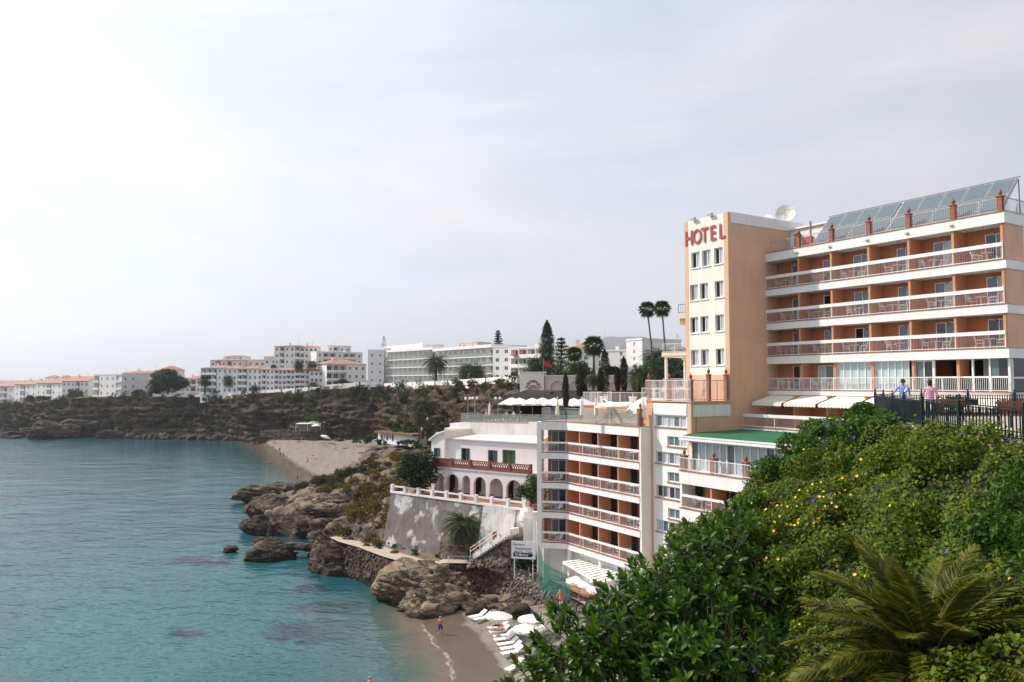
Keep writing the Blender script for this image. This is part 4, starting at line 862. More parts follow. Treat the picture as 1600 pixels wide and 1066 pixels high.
def dish(name, label, c, r, az, el):
    t = thing(name, label, 'satellite dish', (c[0], c[1], c[2]), HF)
    n = 9; k = 20; b = MB(); m = MATS.get('dish') or mat('dish', (0.62, 0.62, 0.56), 0.5, 0.12, 2)
    rot = Matrix.Rotation(az, 3, 'Z') @ Matrix.Rotation(el, 3, 'X')
    ctr = Vector((c[0], c[1], c[2] + r * 1.05))
    ring = []
    for i in range(n):
        q = i / (n - 1); ring.append([tuple(ctr + rot @ Vector((r * q * math.cos(6.283 * j / k), r * 0.28 * (q * q) * -1 + 0.1, r * q * math.sin(6.283 * j / k)))) for j in range(k)])
    for i in range(n): b.v += ring[i]
    for i in range(n - 1):
        for j in range(k): b.face((i * k + j, i * k + (j + 1) % k, (i + 1) * k + (j + 1) % k, (i + 1) * k + j))
    b.build('reflector', m, t, True)
    MB().tube([(c[0], c[1], c[2] - 0.1), (c[0], c[1], c[2] + 0.4), tuple(ctr + rot @ Vector((0, 0.15, 0)))], 0.07, 7).build('mast', STEEL, t)
    a = MB(); f = ctr + rot @ Vector((0, -r * 0.75, 0))
    for j in range(3): a.tube([tuple(ctr + rot @ Vector((r * 0.95 * math.cos(2.09 * j + 0.5), -r * 0.15, r * 0.95 * math.sin(2.09 * j + 0.5)))), tuple(f)], 0.02, 4)
    a.lathe([(0.08, -0.1), (0.08, 0.1)], tuple(f), 6); a.build('feed_arm', STEEL, t)
dish('satellite_dish', 'large pale satellite dish on the tower roof', (-0.75, 8.6, 39.0), 0.92, 0.55, -0.35)
dish('satellite_dish', 'smaller satellite dish half hidden behind the tower parapet', (-2.6, 8.0, 38.6), 0.8, 0.2, -0.4)
def furnish(prefix, spots, group):
    for (fr, x, y, z, lab, k) in spots:
        put('patio_table', TABLE, fr, (x, y, z), 0, f'white round table, {lab}', 'table', 'tables on ' + group)
        put('patio_chair', CHAIR, fr, (x - 0.75, y + 0.15, z), 1.3 + 0.3 * (k % 3), f'white chair left of table, {lab}', 'chair', 'chairs on ' + group)
        if k % 4 != 3: put('patio_chair', CHAIR, fr, (x + 0.75, y + 0.1, z), -1.2 - 0.25 * (k % 2), f'white chair right of table, {lab}', 'chair', 'chairs on ' + group)
sp = []; FN = ['third floor from top', 'second floor from top', 'top floor']
for fi, z in enumerate((26.4, 29.39, 32.45)):
    for i in range(6):
        sp.append((HF, (BAYX[i] + BAYX[i + 1]) / 2 + (0.35 if (i + fi) % 2 else -0.15), YW + 0.75, z, f'{ORD[i]} balcony from tower, {FN[fi]}', i + fi))
sp += [(HF, 1.7, YW + 0.9, 23.43, 'the glazed floor beside the tower', 0), (HF, 5.2, YW + 0.8, 23.43, 'the glazed floor, second bay', 1)]
sp += [(HF, 6.2, 3.0, 20.22, 'the awning balcony under the second awning', 1), (HF, 9.6, 2.9, 20.22, 'the awning balcony under the third awning', 2)]
furnish('w', sp, 'the upper hotel balconies')
# ------------------------------------------------------------------ lower balcony block
def lower_block():
    t = thing('hotel_lower_block', 'lower hotel block with four floors of orange balconies above the cove', 'hotel', (-10.5, -4, 3), HF)
    y = -5.9; A = (-16.3, y); B = (-18.0, -7.7); nx, ny = 0.727, -0.687     # bend: the last bay turns towards the sea
    wv = (1.12, -1.06)
    front = [(-5.2, y), A, B]; back = [(B[0] - 0.75 - 0.2, B[1] + 1.5), (A[0] - 0.9, y + 2.0), (-5.2, y + 2.0)]
    poly = front + back
    segs = [(-5.2, -8.23), (-8.23, -11.18), (-11.18, -14.13), (-14.13, -16.3)]
    bands = [(7.5, 8.05), (10.5, 11.07), (13.45, 14.0), (16.4, 17.0), (19.3, 20.12)]
    core = MB(); core.prism([(-5.2, y + 1.6), (A[0] - 0.7, y + 1.6), (B[0] - 0.8, B[1] + 1.35), (B[0] - 4, B[1] + 5.5), (-5.6, 1.5)], 7.6, 19.3); core.build('wall', ORANGE, t); MB().prism([(-5.25, y + 1.7), (A[0] - 0.7, y + 1.7), (B[0] - 0.8, B[1] + 1.45), (B[0] - 4, B[1] + 5.5), (-5.6, 1.5)], 2.5, 7.6).build('basement_wall', WHITE2, t)
    for z0, z1 in bands:
        MB().prism(poly, z0, z1).build('balcony_slab', WHITE, t); MB().prism([(-5.18, y - 0.05), (A[0] - 0.02, y - 0.05), (B[0] - 0.04, B[1] - 0.04), (B[0] - 0.3, B[1] + 0.3), (A[0] - 0.2, y + 0.2), (-5.18, y + 0.2)], z1, z1 + 0.05).build('slab_edge', BRICKRED, t)
    MB().prism([(-5.21, y + 0.05), (-4.98, y + 0.05), (-4.98, -4.7), (-5.21, -4.7)], 3, 20.1).build('end_wall', CREAM, t); 
    u2 = np.array([A[0] - B[0], A[1] - B[1]]); u2 /= np.linalg.norm(u2); v2 = np.array([-u2[1], u2[0]])
    q = [np.array(B), np.array(B) - u2 * 0.45, np.array(B) - u2 * 0.45 + v2 * 1.6, np.array(B) + v2 * 1.6]
    MB().prism([tuple(p) for p in q], 8, 20.1).build('end_wall', WHITE, t)
    rnd = random.Random(11)
    for fi, z in enumerate((8.1, 11.12, 14.05, 17.05)):
        zc = bands[fi + 1][0]
        for i, (xb, xa) in enumerate(segs):
            if i > 0: MB().box(xb - 0.07, xb + 0.07, y + 0.1, y + 1.62, z, zc).build('partition', ORANGE_LIT, t)
            if i < 3: window(t, xa + 0.62, y + 1.55, z, 0.95, 2.1, rnd.choice([(BLACKIN,), (GLASSD,)]), 'balcony_door', fm=WOOD, fw=0.05)
        MB().prism([(A[0] - 0.07, y + 0.1), (A[0] + 0.07, y + 0.1), (A[0] + 0.0, y + 1.65), (A[0] - 0.14, y + 1.65)], z, zc).build('partition', ORANGE_LIT, t)
        f2 = Frame(HF.w(B[0], B[1], 0), HF.u * u2[0] + HF.v * u2[1])
        m2 = np.array(B) + u2 * 1.55 + v2 * 1.45
        o = window(t, m2[0], m2[1], z, 1.5, 2.1, (GLASSB, GLASSD), 'balcony_door', fw=0.06); o.rotation_euler = (0, 0, math.atan2(u2[1], u2[0]))
        for c in o.children:
            lx, ly = c.location.x, c.location.y; c.location.x = lx; 
        railing(t, [(-5.25, y + 0.05, z), (A[0], y + 0.05, z), (B[0] + 0.03, B[1] + 0.05, z)], 1.08, 0.2, post=3.0, gap=0.12)
    # roof terrace: deck, glass railing, planters
    MB().prism(poly[:3] + [(-19.6, -5.4), (-19.6, 1.5), (-5.6, 1.5), (-5.2, -4.7)], 20.12, 20.18).build('roof_deck', mat('terrace tile', (0.45, 0.30, 0.22), 0.8, 0.1, 2), t)
    railing(t, [(-5.4, y + 0.1, 20.2), (A[0], y + 0.1, 20.2), (B[0], B[1] + 0.08, 20.2), (B[0] - 1.2, B[1] + 1.9, 20.2)], 1.3, 0, post=2.2, m=STEEL, gap=0.15)
    g = MB(); g.bar((-5.5, y + 0.12, 20.82), (A[0] + 0.1, y + 0.12, 20.82), 0.012, 0.95).bar((A[0] - 0.05, y + 0.05, 20.82), (B[0] + 0.05, B[1] + 0.15, 20.82), 0.012, 0.95); g.build('glass_panel', clear_mat('railing glass', (0.55, 0.66, 0.64), 0.22), t)
    for x in (-5.55,): link('pillar', pillar_mesh(1.5, 0.45), t, (x, y + 0.5, 20.18))
    # open ground floor under the lowest slab
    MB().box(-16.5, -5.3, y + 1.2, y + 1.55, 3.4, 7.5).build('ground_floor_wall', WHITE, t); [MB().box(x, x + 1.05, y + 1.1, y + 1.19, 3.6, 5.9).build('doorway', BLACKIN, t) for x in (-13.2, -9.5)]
    for x in (-16.2, -11.2): MB().box(x - 0.15, x + 0.15, y + 0.2, y + 0.5, 3.4, 7.5).build('column', WHITE, t)
    fl = ['lowest floor', 'second floor', 'third floor', 'top floor']; s = []
    for fi, z in enumerate((8.1, 11.12, 14.05, 17.05)):
        for i, (xb, xa) in enumerate(segs[:3]): s.append((HF, (xa + xb) / 2 - 0.1, y + 0.75, z, f'lower block, {ORD[i]} balcony from annex, {fl[fi]}', i + fi))
        m3 = np.array(B) + u2 * 1.2 + v2 * 0.65; s.append((HF, m3[0], m3[1], z, f'angled end balcony of lower block, {fl[fi]}', fi))
    furnish('l', s, 'the lower block balconies')
lower_block()
# ------------------------------------------------------------------ glass terrace wing with the green roof
def terrace_wing():
    t = thing('hotel_terrace_wing', 'glazed hotel terrace wing with green flat roof', 'hotel', (10, -5, 6), HF)
    x0, x1, y = 1.35, 24.0, -7.4
    MB().prism([(x0 + 0.2, y - 0.05), (0.03, -4.66), (0.03, 1.5), (x1, 1.5), (x1, y - 0.05)], 0, 0, z1f=None).v
    r = MB(); zt = lambda a, c: 19.80 + (c - y) * 0.022
    pl = [(x0 + 0.2, y - 0.08), (0.03, -4.66), (0.03, 1.48), (x1, 1.48), (x1, y - 0.08)]
    r.prism(pl, 19.6, 0, z1f=zt); r.build('green_roof', GREENROOF, t)
    MB().box(x0 + 0.16, x1, y - 0.16, y - 0.09, 19.5, 19.83).box(x0 + 0.1, x1, y - 0.2, y - 0.16, 19.74, 19.86).build('roof_edge', PAINT, t)
    MB().box(x0 + 0.2, x1, y + 0.6, y + 0.75, 19.36, 19.6).build('beam', PAINT, t)
    for i in range(8): MB().box(x0 + 0.6 + i * 1.9, x0 + 0.72 + i * 1.9, y - 0.1, y + 1.2, 19.42, 19.58).build('rafter', PAINT, t)
    w = 0.74
    for i in range(28): window(t, x0 + 0.55 + w * (i + 0.5), y + 0.95, 17.1, w, 2.26, (CURTAIN if i % 5 else GLASSB,), 'glass_panel', fw=0.07)
    MB().box(x0 + 0.25, x0 + 0.5, y + 0.9, -4.8, 17.1, 19.6).build('side_panel', PAINT, t)
    for i in range(5): MB().box(x0 + 0.5 + i * 3.7, x0 + 0.62 + i * 3.7, y + 0.82, y + 0.92, 17.1, 19.6).build('post', PAINT, t)
    bands = [(16.06, 17.05), (13.2, 14.12), (10.3, 11.2), (7.4, 8.3)]
    for z0, z1 in bands:
        MB().box(x0, x1, y, y + 3, z0, z1).build('balcony_slab', WHITE, t); MB().box(x0 - 0.04, x1, y - 0.05, y + 0.2, z1, z1 + 0.05).build('slab_edge', BRICKRED, t)
    MB().box(x0 + 0.02, x1, y + 1.6, 1.4, 4, 16.1).build('wall', ORANGE, t); MB().box(x0, x0 + 0.2, y + 0.1, y + 1.7, 4, 16.06).build('end_wall', WHITE, t)
    railing(t, [(x0 + 0.05, y + 1.2, 17.1), (x0 + 0.05, y + 0.06, 17.1), (x1, y + 0.06, 17.1)], 1.0, 0, post=1.9, gap=0.14)
    for x in (1.6, 4.75, 7.9, 11.1, 14.3): link('pillar', pillar_mesh(1.1, 0.42), t, (x, y + 0.35, 17.1))
    for fi, (z, zc) in enumerate(((14.17, 16.06), (11.25, 13.2), (8.35, 10.3))):
        for i, x in enumerate((4.65, 7.95, 11.25, 14.5, 17.8)):
            MB().box(x - 0.08, x + 0.08, y + 0.1, y + 1.62, z, zc).build('partition', ORANGE_LIT, t)
            window(t, x - 2.6, y + 1.55, z, 0.95, 1.85, (BLACKIN,), 'balcony_door', fm=WOOD, fw=0.05)
        railing(t, [(x0 + 0.2, y + 0.05, z), (x1, y + 0.05, z)], 1.08, 0.2, post=3.3, gap=0.12)
    furnish('t', [(HF, 3.0 + 3.3 * i, y + 0.8, z, f'terrace wing, {ORD[i]} balcony from corner, {n}', i) for z, n in ((14.18, 'first below glass terrace'), (11.26, 'second below glass terrace')) for i in range(2)], 'the terrace wing balconies')
terrace_wing()
# ================================================================== palms and cypresses
def frond_geo(L, droop, n, leaf, rise=0.5, start=0.12, wf=0.085):
    """leaflets and rib of one feather frond lying along +x; returns verts, tris of leaflets and rib points"""
    V, F = [], []; rib = []
    for i in range(n + 1):
        t = i / n; rib.append((L * t * (1 - 0.18 * droop * t), 0, L * (rise * t - (rise + droop) * 0.62 * t * t)))
    for i in range(1, n + 1):
        t = i / n
        if t < start: continue
        p = np.array(rib[i]); d = p - np.array(rib[i - 1]); d /= np.linalg.norm(d)
        ll = leaf * (math.sin(math.pi * min(1, 0.12 + t * 0.86)) ** 0.6) * rng_u(0.85, 1.1)
        for sgn in (-1, 1):
            a = d * rng_u(0.6, 0.85) + np.array([0, sgn, 0]) * 0.75 + np.array([0, 0, rng_u(0.05, 0.35) - 0.30 * t]); a /= np.linalg.norm(a)
            w = d * leaf * wf; k = len(V); tip = p + a * ll - np.array([0, 0, ll * 0.18]); mid = p + a * ll * 0.5
            V += [p, mid - w, tip, mid + w]; F += [(k, k + 1, k + 2), (k, k + 2, k + 3)]
    return np.array(V), np.array(F), rib
def palm_crown(nf, L, leaf, n=14, low=-0.5, seed=1):
    V, F, k = [], [], 0; rn = random.Random(seed)
    for i in range(nf):
        q = i / nf; az = i * 2.39996 + rn.uniform(-0.2, 0.2); el = 1.25 - (1.25 - low) * q ** 0.8
        v, f, rib = frond_geo(L * rn.uniform(0.85, 1.08), 0.75 + 0.35 * (1 - q), n, leaf, 0.15)
        Rm = np.array(Matrix.Rotation(az, 3, 'Z') @ Matrix.Rotation(-el, 3, 'Y')); v = v @ Rm.T; V.append(v); F.append(f + k); k += len(v)
    return np.concatenate(V), np.concatenate(F)
_pc = {}
def palm(name, label, base, h, kind='date', size=1.0, group=None, lean=(0, 0), skirt=True):
    t = thing(name, label, 'palm tree', tuple(base), group=group)
    if kind not in _pc:
        if kind == 'date': v, f = palm_crown(64, 3.6, 0.8, 20, -0.8, 2); m = G_PALM
        elif kind == 'fan':
            V, F, k = [], [], 0; rn = random.Random(4)
            for i in range(44):
                az = i * 2.39996; el = 1.45 - 2.7 * (i / 44) ** 0.9; d = np.array([math.cos(az) * math.cos(el), math.sin(az) * math.cos(el), math.sin(el)]); c = d * rn.uniform(0.8, 1.1)
                s = np.cross(d, [0, 0, 1]); s /= np.linalg.norm(s); u_ = np.cross(s, d)
                for j in range(11):
                    a = (j - 5) * 0.26; e = d * math.cos(a) + s * math.sin(a) + u_ * -0.1 * abs(a); tip = c + e * 0.95 - np.array([0, 0, 0.22]); w = s * 0.05; p = len(V); V += [c, c + e * 0.5 - w, tip, c + e * 0.5 + w]; F += [(p, p + 1, p + 2), (p, p + 2, p + 3)]
            v, f = np.array(V), np.array(F); v = np.concatenate([v, v * [-0.85, 0.85, -0.8]]); f = np.concatenate([f, f + len(V)]); m = G_MID
        _pc[kind] = mesh_np('crown', v, f, m)
    top = (base[0] + lean[0], base[1] + lean[1], base[2] + h)
    link('crown', _pc[kind], t, top, (0, 0, rng_u(0, 6)), (size,) * 3)['kind'] = 'stuff'
    if skirt:
        def mk():
            v, f = palm_crown(20, 2.0, 0.4, 10, -1.45, 6); return mesh_np('dry_skirt', v * [0.75, 0.75, 1] - [0, 0, 0.5], f, G_PALMD)
        link('dry_skirt', cached('skirt', mk), t, top, (0, 0, 1), (size * 0.7,) * 3)['kind'] = 'stuff'
    r = (0.28 if kind == 'date' else 0.17) * max(size, 0.8)
    MB().tube([base, (base[0] + lean[0] * 0.35, base[1] + lean[1] * 0.35, base[2] + h * 0.5), top], [r * 1.3, r, r * 0.85], 8).build('trunk', BARK, t, True)
    return t
def cypress(label, base, h, r, m=None, group='cypresses by the terraces', n=2600):
    t = thing('cypress_tree', label, 'cypress', tuple(base), group=group); N_ = n
    z = RNG.uniform(0, 1, N_) ** 0.85; a = RNG.uniform(0, 6.283, N_); pr = r * (np.sin(np.clip(z * 0.92 + 0.1, 0, 1) * math.pi) ** 0.55) * RNG.uniform(0.55, 1.08, N_) * (1 + 0.22 * vnoise(np.stack([a * 1.4, z * 9, 0 * z], 1), 5))
    P = np.stack([pr * np.cos(a), pr * np.sin(a), 0.25 + z * h], 1); N = unit(np.stack([np.cos(a), np.sin(a), 0.3 + 0 * a], 1))
    me = leaf_mesh('crown', P, N, 0.2 * max(1, r * 1.15), m or G_CYP, 0.55, axis=np.tile([0, 0, 1.0], (N_, 1)), jit=0.35); link('crown', me, t, base)['kind'] = 'stuff'
    MB().tube([base, (base[0], base[1], base[2] + h * 0.9)], [0.14, 0.03], 6).build('trunk', BARK, t); return t
def araucaria(label, base, h, r, name='norfolk_pine'):
    t = thing(name, label, 'pine tree', tuple(base)); V = []; Nn = []
    tiers = int(h / 0.9); b = MB().tube([base, (base[0], base[1], base[2] + h)], [0.2, 0.03], 6)
    for i in range(tiers):
        z = h * (0.12 + 0.88 * i / tiers); rr = r * (1 - i / tiers) ** 0.8 + 0.15
        for j in range(7):
            a = j * 0.8976 + i * 0.4; 
            for q in np.linspace(0.15, 1, 9): V.append((rr * q * math.cos(a), rr * q * math.sin(a), z + 0.22 * rr * q)); Nn.append((0, 0, 1))
    P = np.repeat(np.array(V), 3, 0) + RNG.normal(0, 0.07, (len(V) * 3, 3)); N = np.repeat(np.array(Nn, float), 3, 0)
    link('crown', leaf_mesh('crown', P, N, 0.5, G_DARK, 0.4), t, base)['kind'] = 'stuff'; b.build('trunk', BARK, t)
# ================================================================== villa and its terrace wall
VILLA_F = Frame((-8.8, 96.8), (10.4, -7.7)); VILLA_L = 12.94
PINKW = mat('pinkish limewash', (0.74, 0.70, 0.69), 0.85, 0.05, 0.6, 0.006, 20, streak=0.1)
LATTICE = mat('brick lattice', (0.21, 0.07, 0.05), 0.85, 0.2, 6)
def arch_front(b, x0, x1, z0, z1, y, arches, dep):
    """wall with round-headed openings: (left, right, springing height)"""
    xs = x0
    for a, c, zs in arches:
        r = (c - a) / 2; cx = (a + c) / 2; b.quad((xs, y, z0), (a, y, z0), (a, y, z1), (xs, y, z1)); n = 10
        pts = [(cx - r * math.cos(math.pi * i / n), zs + r * math.sin(math.pi * i / n)) for i in range(n + 1)]
        for (p, q) in zip(pts[:-1], pts[1:]):
            b.quad((p[0], y, p[1]), (q[0], y, q[1]), (q[0], y, z1), (p[0], y, z1)); b.quad((p[0], y, p[1]), (p[0], y + dep, p[1]), (q[0], y + dep, q[1]), (q[0], y, q[1]))
        for x, s in ((a, 1), (c, -1)): b.quad((x, y, z0), (x, y + dep, z0), (x, y + dep, zs), (x, y, zs))
        xs = c
    b.quad((xs, y, z0), (x1, y, z0), (x1, y, z1), (xs, y, z1)); return b
def villa():
    F = VILLA_F; t = thing('villa', 'white villa with round-arched arcade and brick lattice balcony', 'villa', (6.5, 4, 10), F)
    ar = []
    for a, c in ((683, 693), (698, 716), (722, 734.5), (740, 759), (765, 785.5), (791, 815)): ar.append((F.hit(a, 760)[0], F.hit(c, 765)[0], 12.05))
    ar = [(a, c, 12.75 - (c - a) / 2) for a, c, _ in ar]
    x0 = ar[0][0] - 0.5; x1 = 13.6
    arch_front(MB(), x0, x1, 10.2, 13.42, 0, ar, 0.4).box(x0, x0 + 0.3, 0.4, 2.4, 10.2, 13.42).box(x0, x1, 0.4, 2.4, 13.1, 13.4).build('arcade', PINKW, t)
    b = MB(); b.box(x0 + 0.1, x1 + 0.5, 2.4, 9.5, 10.0, 13.4); b.build('ground_floor_wall', PINKW, t)
    for i, (a, c, z) in enumerate(ar):
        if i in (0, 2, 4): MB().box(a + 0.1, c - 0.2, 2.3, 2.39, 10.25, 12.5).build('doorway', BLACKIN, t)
    window(t, (ar[5][0] + ar[5][1]) / 2, 2.36, 10.9, 1.5, 1.4, (GLASSD, GLASSB)); 
    MB().box(x0 - 0.1, x1 + 0.1, -0.12, 2.4, 13.42, 13.62).build('balcony_slab', PINKW, t)
    MB().box(x0 - 0.12, x1 + 0.1, -0.16, 0.1, 13.62, 13.78).build('slab_edge', LATTICE, t)
    # lattice balustrade: piers, rails, open brick pattern
    xs = np.linspace(x0, x1, 6)
    for i, x in enumerate(xs): MB().box(x - 0.17, x + 0.17, -0.16, 0.14, 13.78, 14.72).build('pier', LATTICE, t)
    for i, (a, c) in enumerate(zip(xs[:-1], xs[1:])):
        l = MB(); l.box(a + 0.17, c - 0.17, -0.1, 0.08, 14.52, 14.66).box(a + 0.17, c - 0.17, -0.1, 0.08, 13.78, 13.9); n = 8
        for k in range(n):
            p = a + 0.17 + (c - a - 0.34) * k / n; q = a + 0.17 + (c - a - 0.34) * (k + 1) / n
            if i == 0: l.box(p, q, -0.06, 0.05, 13.9, 14.52)
            else: l.bar((p, 0, 13.92), (q, 0, 14.5), 0.08, 0.07).bar((p, 0, 14.5), (q, 0, 13.92), 0.08, 0.07).box(p + 0.02, q - 0.1, -0.05, 0.05, 13.9, 14.05)
        l.build('lattice_panel', LATTICE, t)
    # upper storey with grilled windows
    y = 2.4; ux0 = F.hit(698, 705, y)[0]; ux1 = 14.1; wl = []
    for a, c, d, e in ((720.5, 734, 700, 721), (762.5, 777, 703, 724), (785, 805, 702.5, 724)): wl.append((F.hit(a, 710, y)[0], F.hit(c, 710, y)[0], F.hit(a, e, y)[1], F.hit(a, d, y)[1]))
    f = MB(); holed(f, ux0, ux1, 13.5, 16.85, y, wl, 0.25); f.box(ux0, ux1, y + 0.26, 9.5, 13.42, 16.85); f.build('upper_wall', PINKW, t)
    for i, (a, c, d, e) in enumerate(wl):
        o = window(t, (a + c) / 2, y + 0.2, d, c - a, e - d, (GLASSD, GLASSB) if i < 2 else (SHUTTER, SHUTTER), fm=STEEL)
        g = MB()
        for k in range(6): x = a + (c - a) * (k + 0.5) / 6; g.bar((x, y - 0.06, d), (x, y - 0.06, e), 0.03, 0.03)
        for k in range(3): z = d + (e - d) * (k + 0.4) / 3; g.bar((a, y - 0.06, z), (c, y - 0.06, z), 0.03, 0.03)
        g.build('grille', IRON, o)
    MB().slab([(y - 0.25, 16.85), (y - 0.25, 16.98), (10.5, 17.35), (10.5, 16.85)], 'x', ux0 - 0.1, ux1 + 0.1).build('roof', mat('pale roof screed', (0.70, 0.64, 0.58), 0.9, 0.08, 1, streak=0.1), t)
    # gabled left wing, chimney, tiled corner roof
    gx0 = F.hit(674, 705, y - 0.5)[0]
    g = MB(); g.slab([(gx0, 10.2), (ux0 + 0.05, 10.2), (ux0 + 0.05, 17.75), (gx0 + 0.9, 17.3), (gx0, 16.7)], 'y', y - 0.5, 8); g.build('side_wing', WHITE, t)
    MB().slab([(gx0 - 0.35, 16.5), (gx0 - 0.35, 16.7), (gx0 + 0.9, 17.5), (ux0 + 0.2, 18.0), (ux0 + 0.2, 17.78), (gx0 + 0.9, 17.3)], 'y', y - 0.75, 8.2).build('side_roof', CREAM, t)
    window(t, gx0 + 1.0, y - 0.52, 14.6, 0.95, 1.05, (GLASSD, GLASSB), fm=IRON)
    c = MB(); cx = F.hit(735, 675, 8.5)[0]; c.box(cx - 1.4, cx + 1.4, 8.0, 9.4, 17, 18.35).box(cx - 0.2, cx + 1.4, 8.2, 9.2, 18.35, 18.9); c.build('chimney', WHITE, t); MB().box(cx - 0.3, cx + 1.5, 8.0, 9.3, 18.9, 19.0).build('chimney_cap', TERRA, t)
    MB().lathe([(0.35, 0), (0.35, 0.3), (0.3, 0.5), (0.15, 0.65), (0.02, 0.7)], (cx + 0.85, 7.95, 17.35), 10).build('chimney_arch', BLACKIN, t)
    e = MB(); e.box(ux1, ux1 + 2.2, y, 9, 10, 17.2); e.build('corner_wall', WHITE, t)
    MB().slab([(ux1 - 0.2, 17.25), (ux1 + 2.3, 17.25), (ux1 + 2.3, 18.6), (ux1 - 0.2, 17.45)], 'y', y - 0.2, 6).build('tiled_corner_roof', mat('orange tile', (0.62, 0.26, 0.12), 0.8, 0.15, 3, 0.02, 8), t)
    for k, x in enumerate((3.0, 4.6, 7.6, 9.2, 11.2)): put('patio_chair', cached('bchair', lambda: (lambda m: (m.materials.clear(), m.materials.append(WOOD), m)[2])(CHAIR.copy())), F, (x, -1.2 - 0.5 * (k % 2), 10.25), k * 1.3, f'brown chair on the villa terrace, {ORD[k]} from the left', 'chair', 'chairs on the villa terrace')
villa()
WALL_F = Frame((-15.3, 98.0), (16.8, -14.0)); WALL_L = 21.87
def peel_material():
    m = mat('peeling plaster', (0.16, 0.143, 0.133), 0.9, 0.35, 0.7, 0.03, 5, col2=(0.52, 0.50, 0.48), patch=(0.53, 0.61), streak=0.45)
    return m
def villa_wall():
    t = thing('retaining_wall', 'tall peeling plaster retaining wall below the villa terrace', 'wall', (10, 0, 3.5), WALL_F)
    n = 60; b = MB()
    for i in range(n):
        a = WALL_L * i / n; c = WALL_L * (i + 1) / n
        for k in range(8):
            z0, z1 = 3.3 + 6.9 * k / 8, 3.3 + 6.9 * (k + 1) / 8; y0 = -1.5 * (1 - k / 8); y1 = -1.5 * (1 - (k + 1) / 8); b.quad((a, y0, z0), (c, y0, z0), (c, y1, z1), (a, y1, z1))
    b.quad((0, -1.5, 3.3), (0, 0, 10.2), (0, 8, 10.2), (0, 8, 3.3)); b.quad((WALL_L, -1.5, 3.3), (WALL_L, 6, 3.3), (WALL_L, 6, 10.2), (WALL_L, 0, 10.2)); b.build('wall_face', peel_material(), t)
    MB().box(-0.05, WALL_L, -0.12, 0.25, 10.2, 10.42).build('coping', WHITE2, t)
    for i in range(10):
        x = 0.2 + (WALL_L - 0.4) * i / 9; p = MB().box(x - 0.2, x + 0.2, -0.1, 0.28, 10.42, 11.25); p.build('post', WHITE2, t)
    MB().box(0, WALL_L, 0.0, 0.18, 10.95, 11.12).build('rail', WHITE2, t)
    MB().slab([(-1.62, 3.6), (-0.1, 10.2), (0.4, 10.2), (0.4, 3.6)], 'x', 15.8, 20.6).build('whitewashed_bay', mat('weathered whitewash', (0.55, 0.53, 0.50), 0.9, 0.15, 0.8, 0.02, 8, col2=(0.30, 0.28, 0.26), patch=(0.5, 0.68), streak=0.35), t)
    pb = MB(); pb.box(0, WALL_L, 0.2, 14, 10.0, 10.22); pb.build('terrace_floor', mat('terracotta paving', (0.34, 0.16, 0.10), 0.8, 0.15, 2), t)
villa_wall()
# white terrace walls and the restaurant deck above the villa
DECK_F = Frame((-7.2, 104.0), (18.0, -9.0))
def restaurant_deck():
    F = DECK_F; L = 17.5; t = thing('restaurant_terrace', 'white-walled restaurant terrace with glass railing above the villa', 'terrace', (9, 4, 10), F)
    b = MB(); b.box(0, L, 0, 0.4, 10, 18.75); b.box(0, 0.4, 0.4, 10, 10, 18.75); b.box(10.5, L, -0.12, 0.0, 15, 19.05); b.build('wall', WHITE2, t)
    s = MB(); s.box(-2.6, 0.0, 0.6, 4, 10, 17.9).box(-4.4, -2.6, 1.2, 5, 10, 17.2).box(-3.2, -1.2, 3.0, 5, 17.2, 18.4); s.build('stepped_wall', WHITE2, t)
    MB().box(0.2, L + 6, 0.4, 26, 18.5, 18.8).build('deck', mat('deck tile', (0.40, 0.27, 0.20), 0.85, 0.12, 2), t)
    railing(t, [(0.2, 9.5, 18.8), (0.2, 0.25, 18.8), (L, 0.25, 18.8)], 1.15, 0, post=1.45, m=STEEL, gap=0.5)
    g = MB(); g.box(0.25, L, 0.26, 0.275, 18.95, 19.9); g.build('glass_panel', clear_mat('railing glass', (0.55, 0.66, 0.64), 0.22), t)
    # thatched pavilion behind
    p = thing('restaurant_pavilion', 'dark thatched restaurant roof behind the white umbrellas', 'pavilion', (12, 18, 18.8), F)
    th = mat('dark thatch', (0.022, 0.018, 0.017), 0.95, 0.3, 3, 0.05, 5)
    r = MB(); r.v += [(-1.6, 11.0, 20.75), (26, 11.0, 20.75), (26, 23, 20.75), (-1.6, 23, 20.75), (2.0, 16.5, 22.95), (26, 16.5, 22.95)]
    for f in ((0, 1, 5, 4), (1, 2, 5), (2, 3, 4, 5), (3, 0, 4), (0, 3, 2, 1)): r.face(f)
    r.build('roof', th, p); MB().box(3.2, 7.0, 14.9, 18.1, 22.2, 22.75).build('roof_vent', mat('grey thatch', (0.12, 0.105, 0.095), 0.95, 0.2, 3, 0.04, 6), p)
    for x in (3, 7.5, 12, 16.5, 21): MB().tube([(x, 12, 18.8), (x, 12, 20.8)], 0.1, 6).build('post', WOOD, p)
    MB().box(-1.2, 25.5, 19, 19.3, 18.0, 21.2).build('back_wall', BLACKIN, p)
restaurant_deck()
